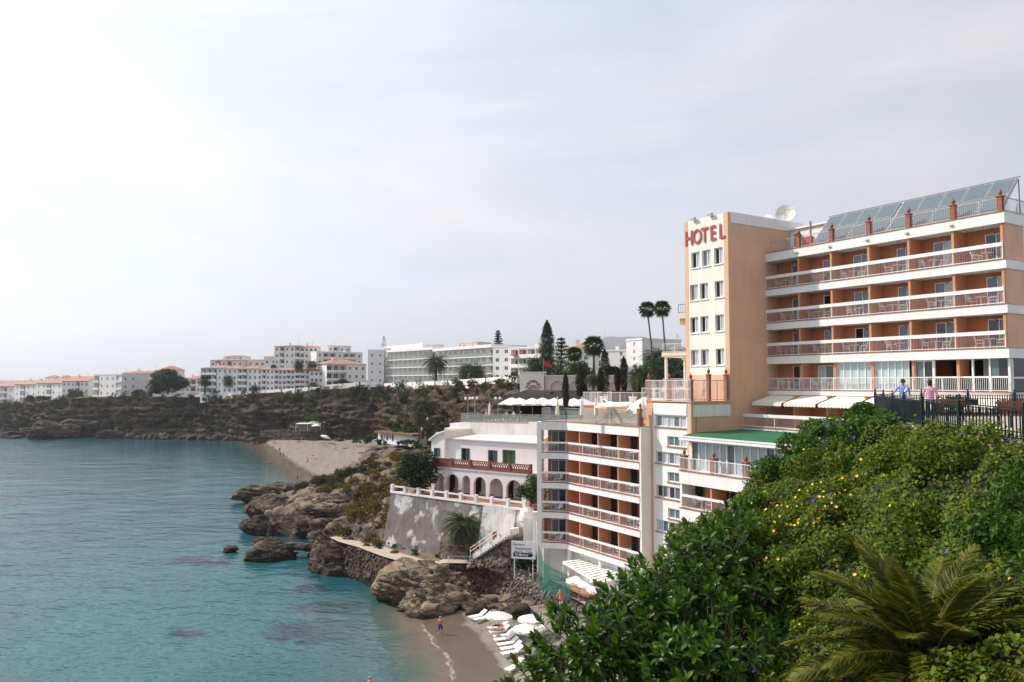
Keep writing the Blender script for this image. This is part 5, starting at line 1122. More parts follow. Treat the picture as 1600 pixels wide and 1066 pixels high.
def umbrella_meshes(r, h, m, k=8, drop=0.28, pole_h=None):
    b = MB(); n = 5
    for i in range(n + 1):
        q = i / n
        for j in range(k * 2): a = math.pi * j / k; s = 1.0 if j % 2 == 0 else 0.95; b.v.append((r * q * s * math.cos(a), r * q * s * math.sin(a), h - r * drop * q ** 1.25 * (1 if j % 2 == 0 else 0.93)))
    kk = 2 * k
    for i in range(n):
        for j in range(kk): b.face((i * kk + j, i * kk + (j + 1) % kk, (i + 1) * kk + (j + 1) % kk, (i + 1) * kk + j))
    z = h - r * drop; o = len(b.v)
    for j in range(kk): a = math.pi * j / k; b.v += [(r * 1.0 * math.cos(a), r * math.sin(a), z), (r * 1.0 * math.cos(a), r * math.sin(a), z - 0.14)]
    for j in range(kk): j2 = (j + 1) % kk; b.face((o + 2 * j, o + 2 * j2, o + 2 * j2 + 1, o + 2 * j + 1))
    p = MB().tube([(0, 0, 0), (0, 0, h + 0.12)], 0.035, 6); p.lathe([(0.25, 0), (0.25, 0.08), (0.06, 0.12)], (0, 0, 0), 8)
    rb = MB()
    for j in range(k): a = 2 * math.pi * j / k; rb.bar((0.02 * math.cos(a), 0.02 * math.sin(a), h - 0.06), (r * 0.97 * math.cos(a), r * 0.97 * math.sin(a), h - r * drop - 0.03), 0.02, 0.02)
    return b.mesh('canopy', m), p.mesh('pole', STEEL), rb.mesh('ribs', STEEL)
def umbrella(label, loc, meshes, fr=None, group=None, tilt=(0, 0), scale=1.0, name='parasol'):
    t = thing(name, label, 'umbrella', (0, 0, 0), group=group); t.location = loc; t.scale = (scale,) * 3; t.rotation_euler = (tilt[0], tilt[1], rng_u(0, 1))
    for nm, me in zip(('canopy', 'pole', 'ribs'), meshes): link(nm, me, t)
    return t
UM_REST = umbrella_meshes(1.9, 3.15, CANVASW, 4, 0.46); UM_BEACH = umbrella_meshes(1.25, 2.15, CANVASW, 8, 0.34)
for k, (px, Y) in enumerate(((800, 111), (812, 109), (832, 108), (848, 110), (866, 107), (880, 106), (897, 106), (911, 104))):
    q = PY(px, 640, Y); umbrella(f'white square terrace umbrella, {ORD[k]} from the left over the restaurant deck', (q[0], q[1], 18.8), UM_REST, group='umbrellas on the restaurant deck')
def closed_umbrella(px, Y, z, h, label):
    q = PY(px, 640, Y); t = thing('closed_umbrella', label, 'umbrella', (q[0], q[1], z), group='furled umbrellas'); MB().tube([(q[0], q[1], z), (q[0], q[1], z + h)], 0.035, 6).build('pole', STEEL, t)
    MB().lathe([(0.16, 0), (0.2, 0.1), (0.14, h * 0.45), (0.07, h * 0.62), (0.02, h * 0.72)], (q[0], q[1], z + h * 0.3), 8).build('canopy', CANVAS, t)
closed_umbrella(765, 105, 18.8, 2.7, 'furled cream umbrella at the left end of the restaurant deck')
for k, (px, Y, z) in enumerate(((871, 74, 20.2), (909, 73, 20.2), (931, 72.5, 20.2), (1005, 68.5, 20.2))): closed_umbrella(px, Y, z, 2.5, f'furled umbrella on the lower block roof, {ORD[k]} from the left')
um = umbrella_meshes(1.5, 2.4, CANVAS, 8, 0.3)
q = PY(932, 640, 74); umbrella('cream umbrella tilted on edge on the lower block roof', (q[0], q[1], 20.2), um, tilt=(0.25, 0.95)); q = PY(955, 640, 72); umbrella('open cream umbrella low on the lower block roof', (q[0], q[1], 19.9), um); q = PY(1014, 640, 72.5); umbrella('tilted cream umbrella beside the tower terrace railing', (q[0], q[1], 20.3), um, tilt=(0.1, -0.7))
def lamp_post(label, q, h, group=None):
    t = thing('street_lamp', label, 'lamp', tuple(q), group=group); MB().tube([q, (q[0], q[1], q[2] + h)], [0.06, 0.04], 6).bar((q[0] - 0.35, q[1], q[2] + h), (q[0] + 0.35, q[1], q[2] + h), 0.04, 0.04).build('post', STEEL, t)
    for s in (-0.3, 0.3): MB().lathe([(0.05, 0), (0.17, 0.08), (0.2, 0.22), (0.12, 0.36), (0.02, 0.4)], (q[0] + s, q[1], q[2] + h + 0.02), 8).build('globe', PAINT, t, True)
for k, (px, Y) in enumerate(((731, 106), (742, 107), (778, 106))): q = PY(px, 645, Y); lamp_post(f'white twin globe lamp on the restaurant deck, {ORD[k]} from the left', (q[0], q[1], 18.8), 2.9, 'twin globe lamps')
TBL = MB(); TBL.box(-0.45, 0.45, -0.45, 0.45, 0.7, 0.75).box(-0.05, 0.05, -0.05, 0.05, 0, 0.7).box(-0.3, 0.3, -0.3, 0.3, 0, 0.04); TBLM = TBL.mesh('dining_table', WOOD)
kk = 0
for px, Y in ((728, 106.5), (740, 105), (755, 106), (772, 104.5), (788, 106), (803, 105), (818, 104.5), (835, 103)):
    q = PY(px, 645, Y); put('dining_table', TBLM, WORLD, (q[0], q[1], 18.8), kk, f'dining table on the restaurant deck, {ORD[kk]} from the left', 'table', 'tables on the restaurant deck')
    for s in (-1, 1): put('dining_chair', cached('bchair', lambda: CHAIR), WORLD, (q[0] + 0.8 * s, q[1] + 0.2 * s, 18.8), s * 1.5, f'dark chair {"left" if s < 0 else "right"} of the {ORD[kk]} dining table on the restaurant deck', 'chair', 'chairs on the restaurant deck')
    kk += 1
# pink garden wall with arched niches and the bar portal
def pink_wall():
    q0 = PY(812, 600, 128); q1 = PY(1020, 600, 122); F = Frame(q0, q1 - q0); L = np.linalg.norm((q1 - q0)[:2])
    P = mat('pink stucco', (0.60, 0.50, 0.46), 0.9, 0.07, 0.8, 0.01, 12, streak=0.12); t = thing('garden_wall', 'pink stucco garden wall with arched niches and blue tiles', 'wall', (L / 2, 0.5, 18), F)
    nich = [(F.hit(a, 610)[0], F.hit(c, 610)[0], 23.2) for a, c in ((860, 881), (892, 906), (925, 940), (955, 970), (983, 998))]; nich = [(a, c, 24.35 - (c - a) / 2) for a, c, _ in nich]
    arch_front(MB(), 4.3, L, 18, 25.15, 0, nich, 0.25).build('wall_face', P, t); MB().box(4.3, L, 0.25, 0.9, 18, 25.15).build('wall_body', P, t); MB().box(4.2, L + 0.1, -0.1, 1.0, 25.15, 25.32).build('coping', CREAM, t)
    bl = mat('blue glazed tile', (0.02, 0.03, 0.14), 0.25, 0.2, 6)
    for a, c, z in nich[:2]:
        for i in range(4):
            for j in range(3):
                w = (c - a) / 4; x = a + w * (i + 0.5); zz = 20.3 + 0.55 * j; MB().slab([(x - 0.22, zz), (x, zz - 0.24), (x + 0.22, zz), (x, zz + 0.24)], 'y', 0.2, 0.249).build('tile', bl, t)
    s = thing('bar_portal', 'cream stucco bar portal with arched red lettering', 'portal', (2.1, 0.2, 18), F)
    arch_front(MB(), 0.1, 4.25, 18, 25.75, -0.25, [(F.hit(823, 610, -0.25)[0], F.hit(843.5, 610, -0.25)[0], 22.6)], 0.5).build('portal_front', CREAM, s); MB().box(0.1, 4.25, 0.26, 0.9, 18, 25.75).build('portal_body', P, s); MB().box(0.0, 4.35, -0.35, 1.0, 25.75, 25.9).build('coping', CREAM, s)
    cx = F.hit(833.3, 610, -0.25)[0]; red = mat('maroon letter', (0.24, 0.02, 0.035), 0.5, 0.05, 3); txt = 'COCHRANS'
    for i, ch in enumerate(txt):
        a = R(158 - 136 * i / (len(txt) - 1)); r = 1.42; me = text_mesh(ch, 0.62, red, 0.03, 0.012, 'CENTER'); o = link('letter', me, s, (cx + r * math.cos(a), -0.32, 22.75 + r * math.sin(a)), (math.pi / 2, 0, 0)); o.rotation_euler = (Matrix.Rotation(-(math.pi / 2 - a) , 3, 'Y') @ Matrix.Rotation(math.pi / 2, 3, 'X')).to_euler(); o['label'] = f'maroon letter {ch}'
    for px in (815.5, 846): x = F.hit(px, 610, -0.6)[0]; MB().box(x - 0.3, x + 0.3, -1.2, -0.6, 20, 21.7).lathe([(0.3, 0), (0.32, 0.2), (0.2, 0.45), (0.05, 0.55)], (x, -0.9, 21.7), 8).build('pier', CREAM, s)
pink_wall()
def upper_deck():
    q0 = PY(911, 620, 86); q1 = PY(1030, 620, 80); F = Frame(q0, q1 - q0); L = float(np.linalg.norm((q1 - q0)[:2])); t = thing('sun_deck', 'raised sun deck with white railing behind the lower block roof', 'terrace', (L / 2, 2, 19), F)
    MB().box(0, L, 0, 12, 19, 21.55).build('wall', TAN, t); MB().box(-0.1, L, -0.12, 12, 21.55, 21.75).build('deck', WHITE, t); railing(t, [(0, 6, 21.75), (0, 0.05, 21.75), (L, 0.05, 21.75)], 1.25, 0, post=1.6, gap=0.16); railing(t, [(3.5, 7, 22.2), (L, 7, 22.2)], 1.25, 0, post=1.6, gap=0.16)
    MB().box(3.4, L, 6.9, 12, 21.75, 22.2).build('step', WHITE, t)
    for i, x in enumerate((2.2, 5.9)):
        p = thing('planter_pot', ['white tapered flower pot at the left of the sun deck', 'white tapered flower pot in the middle of the sun deck'][i], 'flower pot', (x, 0.8, 21.75), F, 'pots on the sun deck'); MB().lathe([(0.26, 0), (0.42, 0.75), (0.45, 0.8), (0.38, 0.82)], (x, 0.8, 21.75), 12).build('pot', PAINT, p)
        P, N = clumps((0, 0, 1.1), (0.45, 0.45, 0.4), 90, 6); link('plant', leaf_mesh('plant', P, N, 0.2, G_MID), p, (x, 0.8, 21.75))
    for x in (7.6, 10.4): link('pillar', pillar_mesh(1.1, 0.35), t, (x, 6.9, 22.2))
upper_deck()
for px, yb, yt, Y, r, lb in ((884, 641, 588, 98, 0.45, 'slim cypress rising through the terrace umbrellas'), (906, 628, 575, 112, 0.6, 'dark cypress left of the small garden palm'), (913, 626, 580, 113, 0.52, 'cypress touching the one left of the garden palm'), (945, 622, 549, 108, 0.8, 'tallest cypress in the middle of the garden'), (938, 622, 580, 107, 0.5, 'short cypress at the foot of the tallest one'), (965, 615, 578, 110, 0.45, 'bright short cypress right of the tallest one'), (975, 614, 561, 111, 0.65, 'brown cypress near the garden steps')):
    b = PY(px, yb, Y); cypress(lb, b, PY(px, yt, Y)[2] - b[2], r)
# ------------------------------------------------------------------ far buildings
WINF = {}
def far_window(w, h, dark=True):
    def mk():
        b = MB(); b.box(-w / 2, w / 2, 0.0, 0.03, 0, h, 0)
        for x in (-w / 2, w / 2 - 0.08, -0.04): b.box(x, x + 0.08, -0.05, 0.0, 0, h, 1)
        b.box(-w / 2, w / 2, -0.052, 0.0, h - 0.08, h, 1); b.box(-w / 2 - 0.1, w / 2 + 0.1, -0.14, 0.0, -0.1, 0, 1)
        return b.mesh('window', [GLASSD if dark else GLASSB, PAINT])
    return cached(('fw', round(w, 1), round(h, 1), dark), mk)
def house(name, label, pl, pr, yb, yt, Yl, Yr, depth, floors, cols, roof='tile', balc=(), wall=WHITE, win=(1.1, 1.25), group=None, rise=1.3, chim=1, cat='house', side_wins=0, drop=4):
    q0 = PF(pl, yb, Yl); q1 = PF(pr, yb, Yr); F = Frame(q0, q1 - q0); L = float(np.linalg.norm((q1 - q0)[:2])); z0 = min(q0[2], q1[2]); z1 = (PF(pl, yt, Yl)[2] + PF(pr, yt, Yr)[2]) / 2
    t = thing(name, label, cat, (L / 2, depth / 2, z0), F, group); sh = (z1 - z0) / floors; cw = L / cols; holes = []; rec = 1.1
    for f in range(floors):
        for c in range(cols):
            z = z0 + sh * f
            if c in balc: holes.append((cw * c + 0.12, cw * (c + 1) - 0.12, z + 0.12, z + sh * 0.88, 'b'))
            else: w = min(win[0], cw * 0.7); h = min(win[1], sh * 0.6); holes.append((cw * (c + 0.5) - w / 2, cw * (c + 0.5) + w / 2, z + sh * 0.3, z + sh * 0.3 + h, 'w'))
    b = MB(); holed(b, 0, L, z0 - drop, z1, 0, [h[:4] for h in holes], 0.25)
    for h in holes:
        if h[4] == 'b':
            for x in (h[0], h[1]): b.quad((x, 0.2, h[2]), (x, rec, h[2]), (x, rec, h[3]), (x, 0.2, h[3]))
            b.quad((h[0], 0.2, h[2]), (h[1], 0.2, h[2]), (h[1], rec, h[2]), (h[0], rec, h[2])); b.quad((h[0], 0.2, h[3]), (h[1], 0.2, h[3]), (h[1], rec, h[3]), (h[0], rec, h[3]))
    b.box(0, L, rec, depth, z0 - drop, z1); b.quad((0, 0, z0 - drop), (0, rec, z0 - drop), (0, rec, z1), (0, 0, z1)); b.quad((L, 0, z0 - drop), (L, rec, z0 - drop), (L, rec, z1), (L, 0, z1)); b.quad((0, 0, z1), (L, 0, z1), (L, rec, z1), (0, rec, z1))
    b.build('wall', wall, t); rn = random.Random(int(pl * 7 + pr))
    for h in holes:
        w = h[1] - h[0]
        if h[4] == 'w': link('window', far_window(w, h[3] - h[2], rn.random() < 0.7), t, ((h[0] + h[1]) / 2, 0.16, h[2]))
        else:
            link('balcony_door', far_window(min(2.0, w * 0.8), (h[3] - h[2]) * 0.9, rn.random() < 0.75), t, ((h[0] + h[1]) / 2, rec - 0.06, h[2])); MB().box(h[0] - 0.1, h[1] + 0.1, -0.55, -0.42, h[2] - 0.25, h[2] + 0.75).box(h[0] - 0.1, h[1] + 0.1, -0.45, 0.24, h[2] - 0.25, h[2] - 0.02).build('balcony', wall, t)
    if side_wins:
        for f in range(floors):
            for sx, rz in ((0.0, -math.pi / 2), (L, math.pi / 2)):
                o = link('window', far_window(0.9, 1.1, True), t, (sx + (-0.02 if sx == 0 else 0.02), depth * 0.45, z0 + sh * f + sh * 0.35), (0, 0, rz))
    ov = 0.45
    if roof == 'flat':
        MB().box(-0.1, L + 0.1, -0.1, depth + 0.1, z1, z1 + 0.35).build('parapet', wall, t)
    elif roof == 'tile':
        r = MB(); e = min(depth, L) * 0.42; r.v += [(-ov, -ov - 0.1, z1), (L + ov, -ov - 0.1, z1), (L + ov, depth + ov, z1), (-ov, depth + ov, z1), (e, depth / 2, z1 + rise), (L - e, depth / 2, z1 + rise)]
        for f in ((0, 1, 5, 4), (1, 2, 5), (2, 3, 4, 5), (3, 0, 4), (3, 2, 1, 0)): r.face(f)
        r.build('roof', TILE, t)
    elif roof == 'shed':
        MB().slab([(-ov, z1 - 0.05), (depth * 0.55, z1 + rise), (depth * 0.55, z1 + rise + 0.18), (-ov, z1 + 0.16)], 'x', -0.15, L + 0.15).build('roof', TILE, t); MB().slab([(0.2, z1), (depth * 0.53, z1 + rise - 0.05), (depth, z1)], 'x', 0.02, L - 0.02).build('gable', wall, t)
    for k in range(chim):
        x = L * (0.25 + 0.5 * k / max(1, chim - 1)) if chim > 1 else L * 0.3; zc = z1 + (rise if roof != 'flat' else 0.3); MB().box(x - 0.35, x + 0.35, depth * 0.45, depth * 0.45 + 0.7, z1, zc + 0.9).box(x - 0.45, x + 0.45, depth * 0.45 - 0.1, depth * 0.45 + 0.8, zc + 0.9, zc + 1.05).build('chimney', WHITE, t)
    if chim and z1 - z0 > 5:
        x = L * 0.62; zt = z1 + (rise if roof != 'flat' else 0.35); a = MB().tube([(x, depth * 0.5, zt - 0.5), (x, depth * 0.5, zt + 2.6)], 0.05, 4)
        for k in range(4): a.bar((x - 0.5 + 0.06 * k, depth * 0.5, zt + 1.7 + 0.25 * k), (x + 0.5 - 0.06 * k, depth * 0.5, zt + 1.7 + 0.25 * k), 0.04, 0.04)
        a.build('aerial', STEEL, t)
    return t
TG = 'white terrace houses at the left end'
house('terrace_house', 'white row house at the far left end of the clifftop', -34, 22, 633, 604, 425, 412, 11, 3, 5, 'shed', (1, 3), group=TG, rise=2.2)
house('terrace_house', 'second white row house from the left on the clifftop', 22, 56, 630, 601, 408, 396, 11, 3, 4, 'shed', (1,), group=TG, rise=2.2, chim=2)
house('terrace_house', 'row house with loggia in the middle of the left row', 56, 96, 628, 599, 394, 380, 11, 3, 5, 'shed', (2,), group=TG, rise=2.2)
house('terrace_house', 'row house next to the white block with dark windows', 96, 138, 625, 596, 378, 364, 11, 3, 6, 'shed', (3,), group=TG, rise=2.4)
house('roof_turret', 'left small tile-roofed turret over the row houses', 70, 88, 600, 590, 405, 405, 6, 1, 2, 'tile', chim=0, rise=1.2, group='turrets over the row houses', cat='turret', drop=6); house('roof_turret', 'right small tile-roofed turret over the row houses', 96, 117, 598, 590, 395, 395, 6, 1, 2, 'tile', chim=0, rise=1.2, group='turrets over the row houses', cat='turret', drop=6)
house('apartment_block', 'white three-storey block with banded windows above the cliff', 146, 189, 620, 586, 352, 340, 14, 3, 5, 'flat', (0, 4), side_wins=1, chim=1)
house('apartment_block', 'white block with plain side wall joining the banded block', 189, 214, 621, 586, 340, 345, 14, 3, 2, 'flat', (), win=(0.8, 1.2), chim=0)
house('villa_house', 'white house with long tiled roof behind the pine', 190, 262, 612, 583, 380, 378, 12, 3, 7, 'tile', (2, 4), chim=2)
house('villa_house', 'small house with tiled hip roof above the pine crown', 256, 288, 600, 578, 400, 400, 10, 1, 3, 'tile', chim=0, rise=2.2, drop=12)
house('villa_house', 'small tiled house between the pine and the white apartments', 288, 314, 614, 592, 360, 358, 10, 2, 3, 'tile', (1,), chim=1)
AG = 'stepped white apartments above the beach'
house('apartment_house', 'left end of the stepped white apartments with glazed balconies', 313, 347, 616, 575, 318, 312, 13, 4, 4, 'tile', (0, 1, 2), group=AG, side_wins=1)
house('apartment_house', 'narrow stepped white apartment with few windows', 347, 370, 615, 576, 311, 308, 13, 4, 3, 'tile', (), group=AG)
house('apartment_house', 'stepped white apartment behind the second small palm', 370, 402, 614, 576, 306, 302, 13, 4, 4, 'tile', (0, 1), group=AG)
house('apartment_house', 'stepped white apartment left of the tall fan palm', 402, 428, 612, 577, 300, 297, 13, 4, 4, 'tile', (1,), group=AG)
house('apartment_house', 'stepped white apartment just right of the tall fan palm', 428, 460, 611, 578, 295, 292, 13, 4, 5, 'tile', (0, 3), group=AG)
house('apartment_house', 'stepped white apartment behind the pair of palms', 460, 484, 610, 578, 290, 288, 13, 4, 3, 'tile', (0, 1), group=AG)
house('apartment_house', 'right end of the stepped white apartments', 484, 511, 609, 580, 286, 284, 13, 3, 4, 'tile', (3,), group=AG, chim=0)
house('corner_villa', 'white corner villa with orange hip roof beside the modern flats', 510, 572, 607, 569, 280, 272, 14, 3, 6, 'tile', (0, 1, 2), chim=1, rise=2)
house('apartment_block', 'tall white block with tiled eaves rising behind the stepped apartments', 428, 468, 590, 541, 350, 342, 16, 5, 5, 'tile', (1, 4), chim=1, rise=1.0); house('apartment_block', 'middle bay of the tall block with a blue awning', 468, 496, 590, 542, 341, 338, 16, 5, 4, 'tile', (0,), chim=1, rise=1.0)
house('apartment_block', 'stepped right wing of the tall block with red-edged terraces', 494, 566, 590, 551, 330, 322, 18, 4, 7, 'flat', (1, 2, 4, 5), chim=2); house('apartment_block', 'upper setback floors above the red-edged terraces', 512, 548, 560, 541, 348, 346, 12, 2, 4, 'flat', (1,), chim=2, drop=8)
house('apartment_block', 'low white block with red roof line behind the stepped apartments', 328, 379, 585, 563, 350, 348, 10, 2, 6, 'tile', (1, 3), chim=1, rise=0.8); house('apartment_block', 'white penthouse above the red roof line', 352, 380, 566, 557, 362, 360, 8, 1, 3, 'tile', chim=0, rise=0.7, drop=8); house('villa_house', 'pale yellow low house left of the tall block', 379, 414, 585, 563, 352, 350, 10, 2, 4, 'flat', (), wall=CREAM, chim=1); house('villa_house', 'plain white low house beside the tall block', 412, 432, 585, 558, 350, 350, 10, 2, 2, 'flat', (), chim=1)
def modern():
    house('apartment_tower', 'white end wall of the modern flats with small square windows', 574.5, 600, 600, 548, 238, 234, 12, 4, 2, 'flat', (), win=(0.8, 0.85), chim=2, cat='apartments')
    for nm, lb, pl, pr, Yl, Yr, yb, yt, nf in (('modern_flats', 'modern white flats with four long balcony bands', 600, 676, 235, 240, 599, 551, 4), ('modern_flats', 'right half of the modern flats behind the date palms', 676, 768, 240, 232, 597, 549, 4)):
        q0 = PF(pl, yb, Yl); q1 = PF(pr, yb, Yr); F = Frame(q0, q1 - q0); L = float(np.linalg.norm((q1 - q0)[:2])); z0 = q0[2]; z1 = PF(pl, yt, Yl)[2]; sh = (z1 - z0) / nf
        t = thing(nm, lb, 'apartments', (L / 2, 6, z0), F, 'modern flats with balcony bands'); MB().box(0, L, 1.6, 13, z0 - 4, z1).build('wall', WHITE, t); n = int(L / 3.2)
        for f in range(nf):
            z = z0 + sh * f; MB().box(-0.05, L + 0.05, 0, 1.6, z - 0.28, z + 0.02).build('balcony_slab', WHITE, t); railing(t, [(0, 0.08, z + 0.02), (L, 0.08, z + 0.02)], 0.95, 0, post=1.6, gap=0.6, m=STEEL); MB().box(0.05, L - 0.05, 0.1, 0.12, z + 0.15, z + 0.9).build('glass_panel', clear_mat('railing glass', (0.55, 0.66, 0.64), 0.22), t)
            for i in range(n):
                x = L * (i + 0.5) / n; link('balcony_door', far_window(2.0, 2.0, (i * 7 + f * 3) % 4 != 0), t, (x, 1.55, z + 0.05))
                if i: MB().box(L * i / n - 0.06, L * i / n + 0.06, 0.12, 1.6, z, z + sh - 0.27).build('partition', WHITE, t)
        MB().box(-0.1, L + 0.1, -0.1, 13, z1 - 0.05, z1 + 0.9).build('roof_parapet', WHITE, t)
    house('penthouse', 'white penthouse on the roof of the modern flats', 600, 660, 552, 541, 246, 248, 9, 1, 5, 'flat', (0,), chim=2, cat='penthouse', drop=3); house('villa_house', 'low house with brown tiled roof behind the modern flats', 692, 728, 560, 547, 262, 262, 9, 1, 4, 'tile', chim=1, drop=8, rise=1.2); house('villa_house', 'pinkish water tank house above the modern flats', 718, 746, 560, 536, 275, 275, 8, 2, 2, 'flat', wall=PINKW, chim=0, drop=8)
    house('apartment_block', 'white stair block between the modern flats and the red parasols', 770, 798, 595, 543, 222, 218, 12, 4, 2, 'flat', (), win=(1.2, 1.0), chim=0); house('apartment_block', 'white balcony block with red parasols beside the dark conifer', 798, 850, 588, 544, 216, 205, 14, 3, 4, 'flat', (0, 1, 2, 3), chim=2)
    house('villa_house', 'white house with red roof and green awning behind the conifers', 884, 922, 575, 545, 190, 188, 10, 3, 3, 'tile', (1,), chim=1, rise=1.4); house('villa_house', 'small house with tiled roof right of the round palm', 922, 945, 575, 551, 200, 200, 9, 2, 2, 'tile', chim=0); house('villa_house', 'plain white block in front of the distant hill', 938, 982, 580, 549, 180, 176, 10, 3, 2, 'flat', (), win=(0.7, 0.9), chim=1); house('villa_house', 'bright white gable wall beside the garden palms', 979, 1004, 590, 532, 150, 146, 10, 5, 1, 'flat', (), win=(0.5, 0.6), chim=0); house('villa_house', 'white house half hidden by palms left of the tower', 1004, 1068, 585, 548, 165, 160, 12, 3, 5, 'tile', (3,), chim=1); house('villa_house', 'white roof terrace house far behind the twin palms', 1018, 1060, 560, 540, 230, 230, 12, 2, 4, 'flat', chim=1, drop=10)
modern()
def cream_house():
    q0 = PY(1040, 600, 88); q1 = PY(1072, 600, 86); F = Frame(q0, q1 - q0 + np.array([0.6, 0.2, 0])); t = thing('cream_house', 'cream house with columned terraces tucked beside the tower', 'house', (2, 4, 18), F); L = 5.5; yel = mat('yellow trim', (0.66, 0.48, 0.20), 0.8, 0.08, 2)
    for z in (23.0, 27.0): MB().box(-0.3, L, -0.3, 8, z, z + 0.5).build('terrace_slab', CREAM, t); MB().box(-0.34, L, -0.36, -0.3, z + 0.02, z + 0.16).build('trim', yel, t); railing(t, [(-0.2, -0.2, z + 0.5), (L, -0.2, z + 0.5)], 1.0, 0, post=1.4, gap=0.2)
    for x in (0.1, 2.4): MB().tube([(x, 0, 18), (x, 0, 27.0)], 0.17, 10).build('column', CREAM, t)
    MB().box(2.9, L, 1.5, 8, 18, 31).build('wall', CREAM, t); MB().box(1.9, L, -0.2, 8, 30.6, 31.3).build('roof_slab', yel, t); MB().box(1.7, L, -0.4, 8, 31.3, 31.9).build('roof_terrace', CREAM, t); railing(t, [(1.8, -0.3, 31.9), (L, -0.3, 31.9)], 1.0, 0, post=1.4, gap=0.25, m=IRON); window(t, 3.4, 1.46, 24.2, 0.8, 1.6, (GLASSD,))
cream_house()
# white clifftop parapets
def parapet(label, pts, h=1.3, th=0.35, step=9, m=WHITE):
    t = thing('clifftop_wall', label, 'wall', tuple(np.mean(pts, 0)), group='white clifftop walls')
    b = MB(); p_ = MB()
    for a, c in zip(pts[:-1], pts[1:]):
        b.bar((a[0], a[1], a[2] + h / 2 - 0.5), (c[0], c[1], c[2] + h / 2 - 0.5), th, h + 1); n = max(1, int(np.linalg.norm(np.array(c) - a) / step))
        for i in range(n + 1): q = np.array(a) + (np.array(c) - a) * i / n; MB().box(q[0] - 0.3, q[0] + 0.3, q[1] - 0.3, q[1] + 0.3, q[2] - 1, q[2] + h + 0.2).build('pier', m, t)
    b.build('wall_run', m, t)
_tp = sorted((800 + 1200 * q[0] / q[1], q[1]) for q in CLIFF_TOP)
def top_y(px): return float(np.interp(px, [a for a, _ in _tp], [b for _, b in _tp]))
def cliff_edge(l, back=0.6): return [tuple(PY(px, py, top_y(px) + back)) for px, py, Y in l]
parapet('long white parapet on the cliff edge below the stepped apartments', cliff_edge([(240, 620, 335), (300, 622, 330), (345, 620, 325), (440, 613, 305), (508, 609, 296)])); parapet('white parapet on the cliff edge below the modern flats', cliff_edge([(508, 608, 296), (562, 604, 285), (600, 606, 276), (700, 603, 246), (760, 600, 214), (812, 597, 196)]), 1.6)
parapet('low pale wall at the left end of the clifftop', cliff_edge([(-40, 634, 420), (20, 634, 405), (75, 629, 372), (92, 627, 362)]), 0.9)
# ------------------------------------------------------------------ trees on the plateau
leaf_tree('umbrella_pine', 'large dark round umbrella pine on the clifftop', PF(262, 616, 336), 12, (0, 0, 5.6), (9.2, 7, 5.4), 9000, 0.85, G_DARK, 60, trunk_r=0.5)
for k, (px, yb, yt, Y, sz) in enumerate(((320, 617, 593, 316, 1.15), (358, 615, 593, 310, 1.2), (427, 610, 574, 300, 0.8), (466, 609, 570, 290, 0.9), (487, 608, 569, 288, 1.0))):
    b = PF(px, yb, Y); palm('date_palm' if k != 2 else 'fan_palm', ['small palm at the left end of the stepped apartments', 'small palm before the narrow stepped apartment', 'tall thin fan palm before the stepped apartments', 'left palm of the pair before the stepped apartments', 'right palm of the pair before the stepped apartments'][k], b, PF(px, yt, Y)[2] - b[2], 'fan' if k == 2 else 'date', sz, 'palms before the stepped apartments', skirt=False)
for k, (px, yb, yt, Y, sz, lb) in enumerate(((681, 600, 566, 225, 1.45, 'big date palm before the modern flats'), (729, 598, 578, 222, 1.2, 'left of the two low date palms on the clifftop'), (744, 598, 579, 220, 1.2, 'right of the two low date palms on the clifftop'), (397, 611, 606, 298, 0.8, 'tiny palm at the foot of the stepped apartments'), (489, 606, 602, 280, 0.9, 'low palm by the clifftop wall'), (536, 602, 596, 275, 0.8, 'small palm before the corner villa'))):
    b = PF(px, yb, Y); palm('date_palm', lb, b, max(0.8, PF(px, yt, Y)[2] - b[2]), 'date', sz, 'palms on the clifftop', skirt=k < 1)
for px, yb, yt, Y, sz, kd, ln, lb in ((1021, 590, 483, 138, 0.95, 'fan', (-1.0, 0), 'left of the two very tall fan palms beside the tower'), (1041, 592, 482, 134, 0.95, 'fan', (-0.6, 0), 'right of the two very tall fan palms beside the tower'), (928, 590, 540, 150, 1.3, 'fan', (0, 0), 'round-headed palm in front of the distant hill'), (898, 585, 553, 158, 1.0, 'fan', (0, 0), 'small palm before the house with the green awning'), (1000, 600, 545, 152, 0.95, 'date', (0.3, 0), 'spreading date palm between the white gable and the tower'), (1032, 600, 560, 145, 1.15, 'date', (0, 0), 'grey feather palm close to the tower'), (1014, 600, 572, 148, 0.8, 'date', (0, 0), 'lower feather palm among the garden palms'), (1031, 610, 583, 102, 0.55, 'date', (0, 0), 'small bright palm beside the cream house'), (927, 620, 592, 106, 0.45, 'date', (0, 0), 'small garden palm before the pink wall'), (995, 612, 590, 104, 0.5, 'date', (0, 0), 'little arching palm by the garden steps'), (836, 600, 568, 190, 1.0, 'date', (0, 0), 'palm leaning beside the red flag'), (1005, 606, 586, 100, 0.55, 'date', (0, 0), 'low bushy palm by the tower terrace')):
    b = PF(px, yb, Y); palm('fan_palm' if kd == 'fan' else 'feather_palm', lb, b, max(0.6, PF(px, yt, Y)[2] - b[2]), kd, sz, lean=ln, skirt=(sz > 0.9 and kd == 'fan' or sz > 1.2))
b = PY(660, 686, 222); palm('date_palm', 'shaggy palm with dry skirt at the foot of the cliff', b, PY(660, 634, 222)[2] - b[2], 'date', 1.3); b = PY(655, 690, 215); palm('date_palm', 'second palm close behind the shaggy palm', b, PY(652, 652, 215)[2] - b[2], 'date', 0.9)
